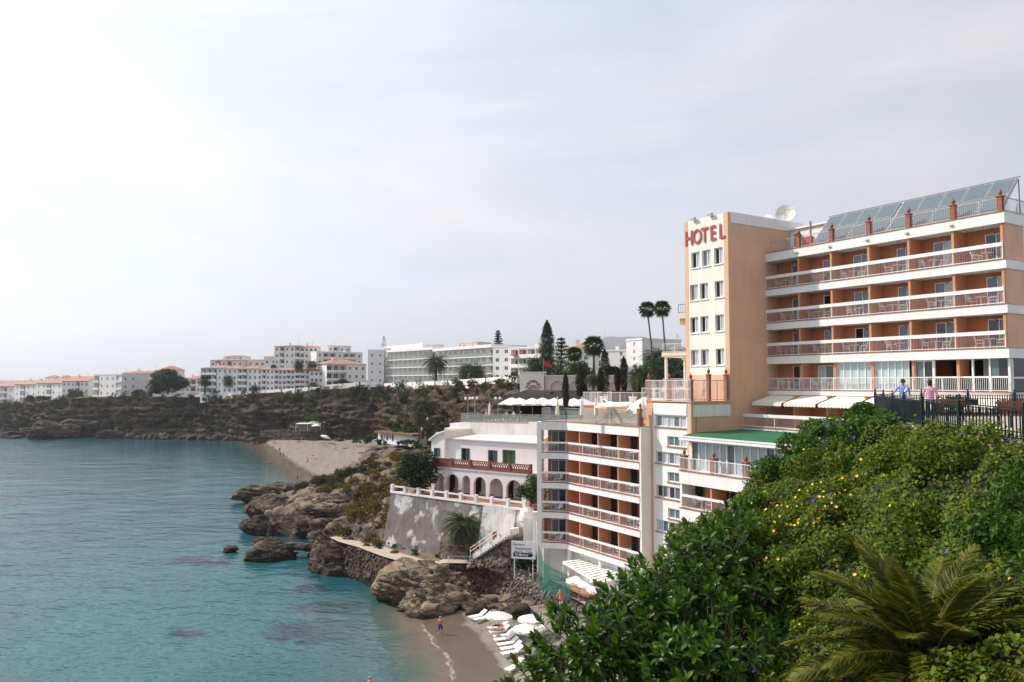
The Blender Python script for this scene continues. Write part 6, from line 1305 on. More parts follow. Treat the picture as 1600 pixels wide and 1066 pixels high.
cypress('shaggy tall conifer beside the red parasols', PF(855, 592, 178), PF(855, 504, 178)[2] - PF(855, 592, 178)[2], 1.75, G_DARK, 'tall conifers', 4500); cypress('thin dark conifer on the left of the modern flats', PF(599.5, 560, 255), PF(599, 526, 255)[2] - PF(599, 560, 255)[2], 1.1, G_DARK, 'tall conifers', 500)
araucaria('bare tiered pine rising behind the modern flats', PF(778, 560, 240), PF(778, 515, 240)[2] - PF(778, 560, 240)[2], 1.9); araucaria('dark tiered pine right of the shaggy conifer', PF(877, 580, 172), PF(877, 525, 172)[2] - PF(877, 580, 172)[2], 2.6)
TR = 'round trees around the garden'
for px, yb, yt, Y, rx, rz, m, lb in ((870, 600, 568, 165, 5.0, 2.6, G_DARK, 'dark spreading tree below the tiered pine'), (905, 590, 572, 152, 3.0, 1.8, G_MID, 'round green tree behind the pink wall'), (845, 600, 566, 180, 3.4, 2.4, G_DARK, 'dark tree behind the bar portal'), (960, 600, 572, 150, 3.0, 2.0, G_DARK, 'dark tree behind the tallest cypress'), (1000, 610, 587, 108, 1.0, 1.3, G_MID, 'bright round tree right of the garden steps'), (1010, 606, 592, 106, 0.9, 1.0, G_DARK, 'dark shrub tree under the garden palms'), (1045, 606, 575, 125, 4.0, 3.5, G_DARK, 'dense dark tree behind the cream house'), (985, 600, 570, 155, 2.6, 2.4, G_MID, 'green tree left of the spreading date palm'), (1022, 600, 572, 140, 2.6, 2.6, G_DARK, 'dark tree under the twin fan palms'), (1052, 600, 566, 150, 3.0, 2.8, G_MID, 'green tree between the twin palms and the tower'), (1006, 598, 578, 138, 2.2, 1.9, G_MID, 'low green tree beside the white gable wall'), (805, 597, 586, 200, 1.6, 1.6, G_MID, 'small street tree before the red parasols'), (646, 602, 592, 245, 2.0, 1.8, G_DARK, 'round dark bush before the modern flats'), (658, 602, 594, 245, 1.5, 1.2, G_MID, 'bright green bush before the modern flats'), (545, 606, 597, 270, 3.2, 1.5, G_DARK, 'flat dark tree before the corner villa'), (217, 620, 612, 340, 3.5, 2, G_GREY, 'grey bush left of the umbrella pine'), (240, 621, 612, 338, 3, 2, G_MID, 'green bush under the umbrella pine'), (117, 624, 612, 365, 4.5, 3, G_GREY, 'dry bushy tree before the row houses'), (45, 632, 618, 395, 3.5, 2.4, G_MID, 'left tree before the row houses'), (65, 630, 618, 388, 3.5, 2.2, G_MID, 'right tree before the row houses')):
    b = PF(px, yb, Y); h = PF(px, yt, Y)[2] - b[2]; leaf_tree('garden_tree', lb, b, h, (0, 0, max(h - rz, rz * 0.7)), (rx, rx, rz), 1900, 0.42 if Y < 220 else 0.6, m, 24, TR, trunk_r=0.16, limbs=3)
# red parasols and flag
for k, px in enumerate((803, 818)): q = PF(px, 553, 213); umbrella(f'{["left", "right"][k]} red parasol on the white balcony block', (q[0], q[1], q[2] - 2.2), cached('redum', lambda: umbrella_meshes(1.3, 2.3, mat('red cloth', (0.55, 0.03, 0.05), 0.8, 0.08, 3), 8, 0.3)), group='red parasols')
def flag():
    q = PF(849, 588, 150); t = thing('flag', 'small red flag on a pole behind the bar portal', 'flag', tuple(q)); MB().tube([q, (q[0], q[1], q[2] + 3.4)], 0.04, 6).build('pole', STEEL, t); b = MB()
    for i in range(6): x = q[0] + 0.28 * i; x2 = x + 0.28; w = 0.1 * math.sin(i * 1.3); w2 = 0.1 * math.sin((i + 1) * 1.3); b.quad((x, q[1] + w, q[2] + 2.1 - 0.06 * i), (x2, q[1] + w2, q[2] + 2.04 - 0.06 * i), (x2, q[1] + w2, q[2] + 3.3 - 0.2 * (i + 1)), (x, q[1] + w, q[2] + 3.3 - 0.2 * i))
    b.build('cloth', mat('red cloth', (0.55, 0.03, 0.05), 0.8, 0.08, 3), t)
flag()
b = PF(945, 527, 5400); b[2] -= 25; m_ = thing('radio_mast', 'thin radio mast on the distant hill', 'mast', tuple(b)); MB().tube([b, (b[0], b[1], b[2] + 75)], [3.0, 1.0], 4).build('lattice_mast', STEEL, m_)
# ================================================================== people
def person_mesh(J, tags, mats, sub=1):
    """J: joints {name: (x,y,z,r)}; tags: [(a, b, material index)]; one continuous skin"""
    names = list(J); idx = {n: i for i, n in enumerate(names)}
    me = bpy.data.meshes.new('body'); me.from_pydata([J[n][:3] for n in names], [(idx[a], idx[b]) for a, b, _ in tags], [])
    o = bpy.data.objects.new('body', me); COL.objects.link(o); m = o.modifiers.new('skin', 'SKIN'); m.use_smooth_shade = True; m.branch_smoothing = 0.6
    for i, n in enumerate(names):
        v = me.skin_vertices[0].data[i]; v.radius = (J[n][3], J[n][3] if len(J[n]) < 5 else J[n][4]); v.use_root = (i == 0)
    s = o.modifiers.new('sub', 'SUBSURF'); s.levels = sub; s.render_levels = sub
    dg = bpy.context.evaluated_depsgraph_get(); dg.update(); out = bpy.data.meshes.new_from_object(o.evaluated_get(dg)); bpy.data.objects.remove(o); bpy.data.meshes.remove(me)
    out.materials.clear()
    for k in mats: out.materials.append(k)
    C = np.empty(len(out.polygons) * 3); out.polygons.foreach_get('center', C); C = C.reshape(-1, 3); best = np.full(len(C), 1e9); mi = np.zeros(len(C), np.int32)
    for a, b, k in tags:
        A = np.array(J[a][:3]); B = np.array(J[b][:3]); ab = B - A; t = np.clip(((C - A) @ ab) / (ab @ ab + 1e-9), 0, 1); d = np.linalg.norm(C - (A + t[:, None] * ab), axis=1) - 0.6 * (J[a][3] + (J[b][3] - J[a][3]) * t)
        w = d < best; best[w] = d[w]; mi[w] = k
    out.polygons.foreach_set('material_index', mi); out.update(); return out
def joints(pose='stand', w=1.0, hands=True):
    """1.7 m figure facing -y"""
    J = {'pelvis': (0, 0, 0.93, 0.155 * w, 0.12 * w), 'waist': (0, 0, 1.08, 0.148 * w, 0.11 * w), 'chest': (0, 0, 1.26, 0.175 * w, 0.125 * w), 'collar': (0, 0.01, 1.40, 0.11, 0.085), 'neck': (0, 0.0, 1.47, 0.05), 'jaw': (0, -0.02, 1.55, 0.068, 0.075), 'skull': (0, 0, 1.64, 0.078, 0.088), 'crown': (0, 0.01, 1.69, 0.055, 0.06)}
    for s, n in ((-1, 'l'), (1, 'r')):
        J['sh' + n] = (0.17 * s * w, 0.0, 1.39, 0.062); J['el' + n] = (0.215 * s * w, 0.04, 1.13, 0.042); J['wr' + n] = (0.22 * s * w, -0.05, 0.90, 0.028); J['pa' + n] = (0.22 * s * w, -0.075, 0.82, 0.034, 0.018)
        J['hi' + n] = (0.095 * s * w, 0, 0.86, 0.095 * w); J['kn' + n] = (0.10 * s, -0.02, 0.48, 0.062); J['ca' + n] = (0.10 * s, 0.02, 0.32, 0.056); J['an' + n] = (0.10 * s, 0.02, 0.08, 0.036); J['to' + n] = (0.11 * s, -0.14, 0.03, 0.034, 0.026)
        if hands:
            for f, (dx, L) in enumerate(((-0.024, 0.06), (-0.009, 0.075), (0.008, 0.07), (0.023, 0.055))):
                J[f'f{n}{f}'] = (0.22 * s * w + dx * 0.4, -0.10 + dx, 0.80, 0.010); J[f'g{n}{f}'] = (0.22 * s * w + dx * 0.3 - 0.01 * s, -0.105 + dx, 0.80 - L, 0.008)
            J['th' + n] = (0.21 * s * w, -0.125, 0.81, 0.010); J['tt' + n] = (0.205 * s * w, -0.14, 0.77, 0.008)
    if pose == 'walk':
        for n, a in (('l', 1), ('r', -1)):
            J['kn' + n] = (J['kn' + n][0], -0.02 - 0.15 * a, 0.48, 0.062); J['ca' + n] = (J['ca' + n][0], 0.02 - 0.17 * a, 0.32, 0.056); J['an' + n] = (J['an' + n][0], 0.03 - 0.24 * a, 0.10 if a < 0 else 0.08, 0.036); J['to' + n] = (J['to' + n][0], -0.12 - 0.24 * a, 0.03, 0.034, 0.026)
            J['wr' + n] = (J['wr' + n][0], -0.02 + 0.12 * a, 0.91, 0.028)
            d = J['wr' + n][1] + 0.06
            for k in list(J):
                if k[:1] in 'fgt' and k[1:2] == n or k in ('pa' + n, 'th' + n, 'tt' + n): J[k] = (J[k][0], J[k][1] + d, *J[k][2:])
    return J
def tags_for(J, shirt=1, sleeve=1, legs=2, calf=0, feet=0):
    T = [('pelvis', 'waist', shirt if shirt else legs), ('waist', 'chest', shirt), ('chest', 'collar', shirt), ('collar', 'neck', 0), ('neck', 'jaw', 0), ('jaw', 'skull', 0), ('skull', 'crown', 3)]
    for n in 'lr':
        T += [('collar', 'sh' + n, shirt), ('sh' + n, 'el' + n, sleeve), ('el' + n, 'wr' + n, 0), ('wr' + n, 'pa' + n, 0), ('pelvis', 'hi' + n, legs), ('hi' + n, 'kn' + n, legs), ('kn' + n, 'ca' + n, calf), ('ca' + n, 'an' + n, calf), ('an' + n, 'to' + n, feet)]
        for f in range(4):
            if f'f{n}{f}' in J: T += [('pa' + n, f'f{n}{f}', 0), (f'f{n}{f}', f'g{n}{f}', 0)]
        if 'th' + n in J: T += [('pa' + n, 'th' + n, 0), ('th' + n, 'tt' + n, 0)]
    return T
def cloth(name, c): return mat('cloth ' + name, c, 0.85, 0.08, 8)
HAIRB = mat('dark hair', (0.03, 0.018, 0.012), 0.6, 0.15, 20); HAIRG = mat('grey hair', (0.35, 0.33, 0.31), 0.6, 0.15, 20)
def hair_mesh(m, long=0.0, seed=1):
    D, F = ico(3); d = 1 + 0.10 * fbm(D * 3 + seed, 3, seed); V = D * d[:, None] * [0.095, 0.108, 0.10]; V[:, 2] -= np.where((V[:, 1] > 0.02) & (V[:, 2] < 0), long, 0)
    keep = (V[F].mean(1)[:, 2] > -0.015) | (V[F].mean(1)[:, 1] > 0.01)
    return mesh_np('hair', V + [0, 0.012, 1.655], F[keep], m, True)
def person(label, loc, rz, J, T, mats, hair=HAIRB, long=0.03, scale=1.0, group=None, sub=1, rot=None, extras=None):
    t = thing('person', label, 'person', (0, 0, 0), group=group); t.location = loc; t.rotation_euler = rot or (0, 0, rz); t.scale = (scale,) * 3
    link('body', person_mesh(J, T, mats, sub), t)
    if hair: link('hair', hair_mesh(hair, long), t)
    for nm, me in (extras or []): link(nm, me, t)
    return t
def face_bits():
    e = MB()
    for s in (-1, 1): e.lathe([(0.003, -0.01), (0.012, -0.004), (0.012, 0.004), (0.003, 0.01)], (0.03 * s, -0.082, 1.60), 6)
    nose = MB(); nose.v += [(0, -0.085, 1.605), (-0.014, -0.085, 1.565), (0.014, -0.085, 1.565), (0, -0.112, 1.568)]; [nose.face(f) for f in ((0, 1, 3), (0, 3, 2), (1, 2, 3))]
    return [('eyes', e.mesh('eyes', HAIRB)), ('nose', nose.mesh('nose', SKIN))]
# two women on the promenade
J = joints('stand', 1.12); 
for k in ('ell', 'wrl', 'pal', 'thl', 'ttl') + tuple(f'{c}l{i}' for c in 'fg' for i in range(4)):      # one arm reaches out to the railing
    x, y, z = J[k][:3]
    if k == 'ell': J[k] = (-0.36, -0.06, 1.17, 0.043)
    elif k == 'wrl': J[k] = (-0.58, -0.16, 1.10, 0.028)
    else: J[k] = (-0.62 + (z - 0.82) * 0.9, -0.18 + (y + 0.085) * 0.9, 1.08 + (x + 0.29) * 0.5, *J[k][3:])
glasses = MB().box(-0.075, -0.012, -0.105, -0.085, 1.585, 1.625).box(0.012, 0.075, -0.105, -0.085, 1.585, 1.625).box(-0.012, 0.012, -0.1, -0.09, 1.61, 1.62)
bag = MB().bar((0.16, -0.03, 1.43), (0.02, -0.18, 1.2), 0.05, 0.02).bar((0.02, -0.18, 1.2), (0.2, -0.2, 0.98), 0.05, 0.02).box(0.12, 0.4, -0.24, -0.14, 0.78, 1.02)
q = PY(1412, 640, 32.3); person('woman in light blue top and white trousers facing the sea', (q[0], q[1], 22.42), math.atan2(q[1], q[0]) - math.pi / 2 + 0.1, J, tags_for(J, 1, 1, 2, 2, 0), [SKIN, cloth('light blue', (0.24, 0.34, 0.66)), cloth('white', (0.7, 0.68, 0.66)), HAIRB], long=0.02, scale=1.01, extras=[('sunglasses', glasses.mesh('sunglasses', IRON)), ('shoulder_bag', bag.mesh('shoulder_bag', CANVAS)), face_bits()[1]], sub=2)
J = joints('stand', 1.12); q = PY(1454, 640, 29.4); person('woman in pink top with her back turned, sitting by the railing', (q[0], q[1], 22.42), math.pi - 0.5, J, tags_for(J, 1, 1, 2, 2, 0), [SKIN, cloth('pink', (0.66, 0.33, 0.47)), cloth('navy', (0.03, 0.04, 0.10)), HAIRB], long=0.05, scale=0.985, extras=face_bits(), sub=2)
bpy.data.objects['person.001']['label'] = 'woman in pink top with her back turned behind the iron railing'
# bather walking along the cove, bather in the water
J = joints('walk', 1.1); q = PZ(688, 993, 0.12); person('man in blue swim shorts walking on the wet sand of the cove', (q[0], q[1], float(cove_z(np.array([q[:2]]))[0])), math.pi - 0.1, J, tags_for(J, 0, 0, 2, 0, 0), [SKIN, SKIN, cloth('blue shorts', (0.02, 0.035, 0.16)), HAIRG], HAIRG, 0, 1.04, extras=face_bits())
J = joints('stand', 1.1); J['wrl'] = (-0.2, -0.2, 1.3, 0.03); J['ell'] = (-0.36, -0.05, 1.15, 0.043)
for k in list(J):
    if k in ('pal', 'thl', 'ttl') or (k[0] in 'fg' and k[1:2] == 'l' and len(k) == 3): x, y, z = J[k][:3]; J[k] = (-0.16 + (x + 0.286) * 0.6, -0.25 + (y + 0.085), 1.36 - (z - 0.82), *J[k][3:])
q = PZ(578, 1072, 0); person('bather standing waist deep near the bottom edge of the sea', (q[0], q[1], -1.0), 2.9, J, tags_for(J, 0, 0, 2, 0, 0), [SKIN, SKIN, cloth('blue shorts', (0.02, 0.035, 0.16)), HAIRB], HAIRG, 0, 1.0)
# ================================================================== cove beach
def lounger_parts():
    f = MB()
    for s in (-0.3, 0.3): f.tube([(-0.95, s, 0.28), (0.35, s, 0.30), (0.95, s, 0.72)], 0.022, 5); [f.tube([(x, s, 0), (x, s * 0.9, 0.28)], 0.02, 5) for x in (-0.75, 0.3)]
    m = MB(); m.quad((-0.95, -0.31, 0.33), (0.35, -0.31, 0.35), (0.35, 0.31, 0.35), (-0.95, 0.31, 0.33)); m.quad((0.35, -0.31, 0.35), (0.95, -0.31, 0.77), (0.95, 0.31, 0.77), (0.35, 0.31, 0.35)); m.slab([(-0.95, 0.30), (0.35, 0.31), (0.95, 0.73), (0.95, 0.78), (0.35, 0.36), (-0.95, 0.34)], 'y', -0.31, 0.31)
    return f.mesh('frame', PAINT), m.mesh('cushion', CANVASW)
LF, LC = lounger_parts()
def ground_z(x, y): return float(cove_z(np.array([[x, y]]))[0])
def lounger(px, py, rz, label):
    q = PZ(px, py, 1.2); t = thing('sun_lounger', label, 'sun lounger', (0, 0, 0), group='white loungers on the cove beach'); z = ground_z(q[0], q[1]); t.location = (q[0], q[1], z - 0.02); t.rotation_euler = (0, 0, rz); link('frame', LF, t); link('cushion', LC, t); return (q[0], q[1], z)
for k, (px, py, rz, lb) in enumerate(((746, 960, 0.55, 'white lounger nearest the big ochre rock'), (754, 964, 0.5, 'second white lounger from the big ochre rock, under the left umbrella'), (787, 992, 0.35, 'top lounger of the close row before the sunbathers'), (788, 997, 0.35, 'second lounger of the close row before the sunbathers'), (793, 1004, 0.4, 'third lounger of the close row on the cove beach'), (798, 1011, 0.42, 'fourth lounger of the close row on the cove beach'), (800, 1018, 0.42, 'fifth lounger of the close row on the cove beach'), (834, 992, 0.3, 'upper white lounger beneath the lower umbrella'), (838, 997, 0.3, 'lower white lounger beneath the lower umbrella'), (803, 1040, 0.9, 'last white lounger beside the rubber tree leaves'))): lounger(px, py, rz, lb)
for k, (px, py, lb) in enumerate(((778, 957, 'left white beach umbrella over the first loungers'), (829, 962, 'upper right white beach umbrella near the rubble bank'), (822, 977, 'lower right white beach umbrella above the lounger row'))):
    q = PZ(px, py, 3.3); umbrella(lb, (q[0], q[1], 1.25), UM_BEACH, group='white beach umbrellas', tilt=(0.03, 0.05))
for k, (px, py, lb) in enumerate(((778, 977, 'sunbather lying with one knee raised under the left umbrella'), (780, 983, 'second sunbather stretched out beside the lounger row'))):
    a = lounger(px, py + 2, 0.35, ['lounger under the sunbather with the raised knee', 'lounger under the stretched out sunbather'][k]); J = joints('stand', 1.05, False)
    if k == 0: J['knl'] = (-0.10, -0.34, 0.62, 0.062); J['cal'] = (-0.10, -0.25, 0.48, 0.054); J['anl'] = (-0.10, 0.0, 0.28, 0.036); J['tol'] = (-0.10, -0.05, 0.16, 0.03)
    rt = (Matrix.Rotation(0.35, 3, 'Z') @ Matrix.Rotation(R(90), 3, 'Y') @ Matrix.Rotation(R(90), 3, 'Z')).to_euler()
    person(lb, (a[0] - 0.86 * math.cos(0.35), a[1] - 0.86 * math.sin(0.35), a[2] + 0.42), 0, J, tags_for(J, 0, 0, 2 if k == 0 else 0, 0, 0), [SKIN, SKIN, cloth('black', (0.015, 0.015, 0.018)), HAIRB], HAIRB, 0.02, 1.0, 'sunbathers on the cove beach', rot=rt)
# ------------------------------------------------------------------ rubble, stone walls, path
def stones_on(name, parent, A, B, n, r, m, seed=0, flat=0.55):
    """stones set into a sloping face between two polylines, joined"""
    rg = np.random.default_rng(seed); A = resample(A, 0.4); t = np.linspace(0, 1, len(A)); Bq = np.array(B, float); tb = np.linspace(0, 1, len(Bq)); Bi = np.stack([np.interp(t, tb, Bq[:, i]) for i in range(3)], 1)
    D, F = ico(1); Vs, Fs, k = [], [], 0; nrm = np.cross(np.gradient(A, axis=0), Bi - A); nrm = unit(nrm)
    for _ in range(n):
        i = rg.integers(0, len(A)); s = rg.uniform(0, 1); p = A[i] * (1 - s) + Bi[i] * s + rg.normal(0, 0.05, 3); e = r * rg.uniform(0.5, 1.5) ** 1.2; nn = nrm[i] * (1 if nrm[i][1] < 0 else -1)
        V = D * (1 + 0.22 * rg.normal(0, 1, (len(D), 1))).clip(0.6, 1.4) * e * rg.uniform(0.75, 1.35, 3); V -= np.outer(V @ nn, nn) * (1 - flat); Vs.append(V + p); Fs.append(F + k); k += len(D)
    o = link(name, mesh_np(name, np.concatenate(Vs), np.concatenate(Fs), m)); o['kind'] = 'stuff'
    if parent is not None: o.parent = parent; o.location = -Vector(parent.location)
    return o
RUB = rock_material('rubble stone', (0.17, 0.14, 0.12), (0.30, 0.255, 0.22), (0.46, 0.40, 0.34), 2.0, 3.0); RUBD = rock_material('dark rubble', (0.08, 0.06, 0.048), (0.16, 0.118, 0.09), (0.26, 0.2, 0.155), 2.0, 3.0)
def loft(name, A, B, m, parent=None, rows=8, bump=0.15):
    A = resample(A, 0.4); t = np.linspace(0, 1, len(A)); Bq = np.array(B, float); tb = np.linspace(0, 1, len(Bq)); Bi = np.stack([np.interp(t, tb, Bq[:, i]) for i in range(3)], 1)
    s = np.linspace(0, 1, rows); P = (A[None] * (1 - s)[:, None, None] + Bi[None] * s[:, None, None]).reshape(-1, 3); P += bump * np.stack([fbm(P * 0.9, 3, j) for j in (1, 2, 3)], 1)
    i = np.arange(len(P)).reshape(rows, len(A)); F = np.stack([i[:-1, :-1], i[:-1, 1:], i[1:, 1:], i[1:, :-1]], -1).reshape(-1, 4); o = link(name, mesh_np(name, P, F, m))
    if parent is not None: o.parent = parent; o.location = -Vector(parent.location)
    return o
def stone_works():
    t = thing('stone_wall', 'rough stone wall carrying the path along the water', 'wall', (-18, 95, 0))
    A = [(-20.8, 97.0, -0.4), (-18.6, 94.9, -0.4), (-15.2, 90.2, -0.4), (-11.5, 86.4, -0.2)]; B = [(-20.6, 97.3, 3.6), (-18.4, 95.3, 3.6), (-15.0, 90.6, 3.6), (-11.3, 86.8, 3.7)]
    loft('wall_face', A, B, RUBD, t); stones_on('stones', t, A, B, 1500, 0.17, RUBD, 3)
    t = thing('stone_wall', 'reddish stone wall above the cave behind the big ochre rock', 'wall', (-5, 85, 0))
    A = [(-11.5, 86.4, 0), (-6.5, 85.0, 0.4), (-2.0, 84.4, 1.0), (-0.5, 82.6, 1.2)]; B = [(-11.3, 86.8, 3.8), (-6.3, 85.9, 4.0), (-1.8, 85.4, 4.2), (-0.2, 83.6, 4.3)]
    loft('wall_face', A, B, RUBD, t); stones_on('stones', t, A, B, 1500, 0.15, rock_material('red rubble', (0.12, 0.07, 0.05), (0.22, 0.15, 0.115), (0.33, 0.26, 0.21), 2.0, 3.0), 4)
    t = thing('rubble_bank', 'pale rubble bank between the beach boulders and the tiled walk', 'bank', (3, 79, 1))
    A = [(-1.2, 82.8, 0.9), (1.5, 80.6, 1.0), (4.2, 77.8, 1.4), (7.0, 73.0, 1.6), (9.5, 68, 1.8)]; B = [(-0.4, 83.8, 4.25), (1.6, 82.2, 4.1), (4.2, 79.2, 3.8), (7.0, 74.8, 3.4), (9.5, 70, 3.2)]
    loft('bank_face', A, B, RUB, t, bump=0.3); stones_on('stones', t, A, B, 2400, 0.15, RUB, 5, 0.8)
stone_works()
def strip(name, label, pts, w, m, zoff=0.06, kind='structure', drape=False):
    L = resample(pts, 0.6); d = unit(np.gradient(L[:, :2], axis=0)); n = np.stack([-d[:, 1], d[:, 0]], 1); w = np.interp(np.linspace(0, 1, len(L)), np.linspace(0, 1, len(w)), w) if isinstance(w, (list, tuple)) else np.full(len(L), w)
    P = np.concatenate([np.concatenate([L[:, :2] + n * w[:, None] * s, L[:, 2:] + zoff], 1) for s in (-1, -0.33, 0.33, 1)]); k = len(L)
    if drape: P[:, 2] = np.where(P[:, 0] < -8, 3.82, P[:, 2])
    i = np.arange(4 * k).reshape(4, k); F = np.stack([i[:-1, :-1], i[:-1, 1:], i[1:, 1:], i[1:, :-1]], -1).reshape(-1, 4)
    return tag(link(name, mesh_np(name, P, F, m)), label, kind=kind)
strip('path', 'dusty path running along the top of the stone wall', [(-23.6, 102.4, 3.7), (-21.6, 100.0, 3.85), (-17.4, 96.2, 3.9), (-14.0, 91.6, 3.9), (-10.4, 87.9, 3.95), (-6.0, 86.6, 4.2), (-1.4, 86.2, 4.3)], [0.5, 1.0, 1.4, 1.3, 1.2, 1.0, 1.0], PATHM, drape=True)
strip('tiled_walk', 'orange tiled walk with white joints descending to the beach club', [(-1.4, 86.0, 4.4), (0.8, 84.2, 4.4), (2.8, 82.2, 4.2), (5.2, 79.2, 3.9), (7.6, 75.6, 3.5), (9.2, 72.6, 3.4)], 0.95, mat('orange walk tile', (0.52, 0.27, 0.14), 0.85, 0.12, 2, 0.01, 12))
strip('beach_club_floor', 'paved floor of the beach club under the hotel', [(6.5, 83, 3.2), (11, 76, 3.2), (16, 66, 3.2)], [4, 5, 6], mat('grey paving', (0.38, 0.34, 0.30), 0.9, 0.1, 2), 0.05)
def walk_rail():
    t = thing('rope_fence', 'white posts and thin rails along the tiled walk', 'fence', (3, 81, 4)); L = [np.array(p, float) for p in ((-7, 85.6, 4.0), (-4.6, 85.4, 4.1), (-2.2, 85.2, 4.3), (-0.2, 83.6, 4.35), (1.8, 82.0, 4.15), (3.8, 79.6, 3.95), (5.6, 76.9, 3.65), (7.2, 74.5, 3.4), (8.6, 72.2, 3.3))]
    for p in L: MB().tube([p - [0, 0, 0.3], p + [0, 0, 1.0]], 0.05, 6).build('post', PAINT, t)
    b = MB()
    for a, c in zip(L[:-1], L[1:]):
        for h in (0.5, 0.95): b.tube([a + [0, 0, h], c + [0, 0, h]], 0.015, 4)
    b.build('rail', PAINT, t)
walk_rail()
def lifebuoy():
    q = PY(875, 932, 73.6); t = thing('lifebuoy', 'orange lifebuoy hanging on a post by the rubble bank', 'lifebuoy', (q[0], q[1], q[2])); b = MB(); k, n = 18, 8
    for i in range(k):
        a = 2 * math.pi * i / k
        for j in range(n): c = 2 * math.pi * j / n; r = 0.34 + 0.085 * math.cos(c); b.v.append((q[0] + r * math.cos(a) * 0.75, q[1] + 0.085 * math.sin(c), q[2] + r * math.sin(a)))
    for i in range(k):
        for j in range(n): b.face((i * n + j, ((i + 1) % k) * n + j, ((i + 1) % k) * n + (j + 1) % n, i * n + (j + 1) % n))
    b.build('ring', mat('orange buoy', (0.75, 0.09, 0.03), 0.5, 0.06, 4), t, True); MB().tube([(q[0], q[1] + 0.15, q[2] - 2.2), (q[0], q[1] + 0.15, q[2] + 0.6)], 0.05, 6).build('post', PAINT, t)
lifebuoy()
def beach_sign():
    a = PY(799, 860, 81.6); c = PY(836.5, 860, 81.0); F = Frame(a, c - a); W = float(np.linalg.norm((c - a)[:2])); z0 = PY(818, 873.5, 81.3)[2]; z1 = PY(818, 846, 81.3)[2]; t = thing('beach_club_sign', 'white beach club sign board with dark blue arrow', 'sign', (W / 2, 0, z0), F)
    MB().box(0, W, 0, 0.08, z0, z1).build('board', PAINT, t); [MB().box(x - 0.05, x + 0.05, 0.09, 0.17, 3.6, z1).build('post', PAINT, t) for x in (0.3, W - 0.3)]
    navy = mat('navy paint', (0.012, 0.012, 0.06), 0.5, 0.05, 3); grey = mat('grey lettering', (0.22, 0.23, 0.27), 0.6, 0.05, 3); h = z1 - z0
    MB().slab([(0.22, z0 + 0.22), (W - 0.42, z0 + 0.22), (W - 0.2, z0 + 0.42), (W - 0.42, z0 + 0.62), (0.22, z0 + 0.62)], 'y', -0.02, -0.004).build('arrow', navy, t)
    for txt, x, z, s, m in (('Hotel Balcón', 0.2, z1 - 0.42, 0.24, grey), ('Restaurante', 0.42, z1 - 0.86, 0.36, grey), ('Beach - Club', 0.36, z1 - 1.22, 0.36, grey), ('El Marino', 0.42, z0 + 0.31, 0.36, PAINT)):
        link('lettering', text_mesh(txt, s, m, 0.006, 0.006), t, (x, -0.03, z), (math.pi / 2, 0, 0))
beach_sign()
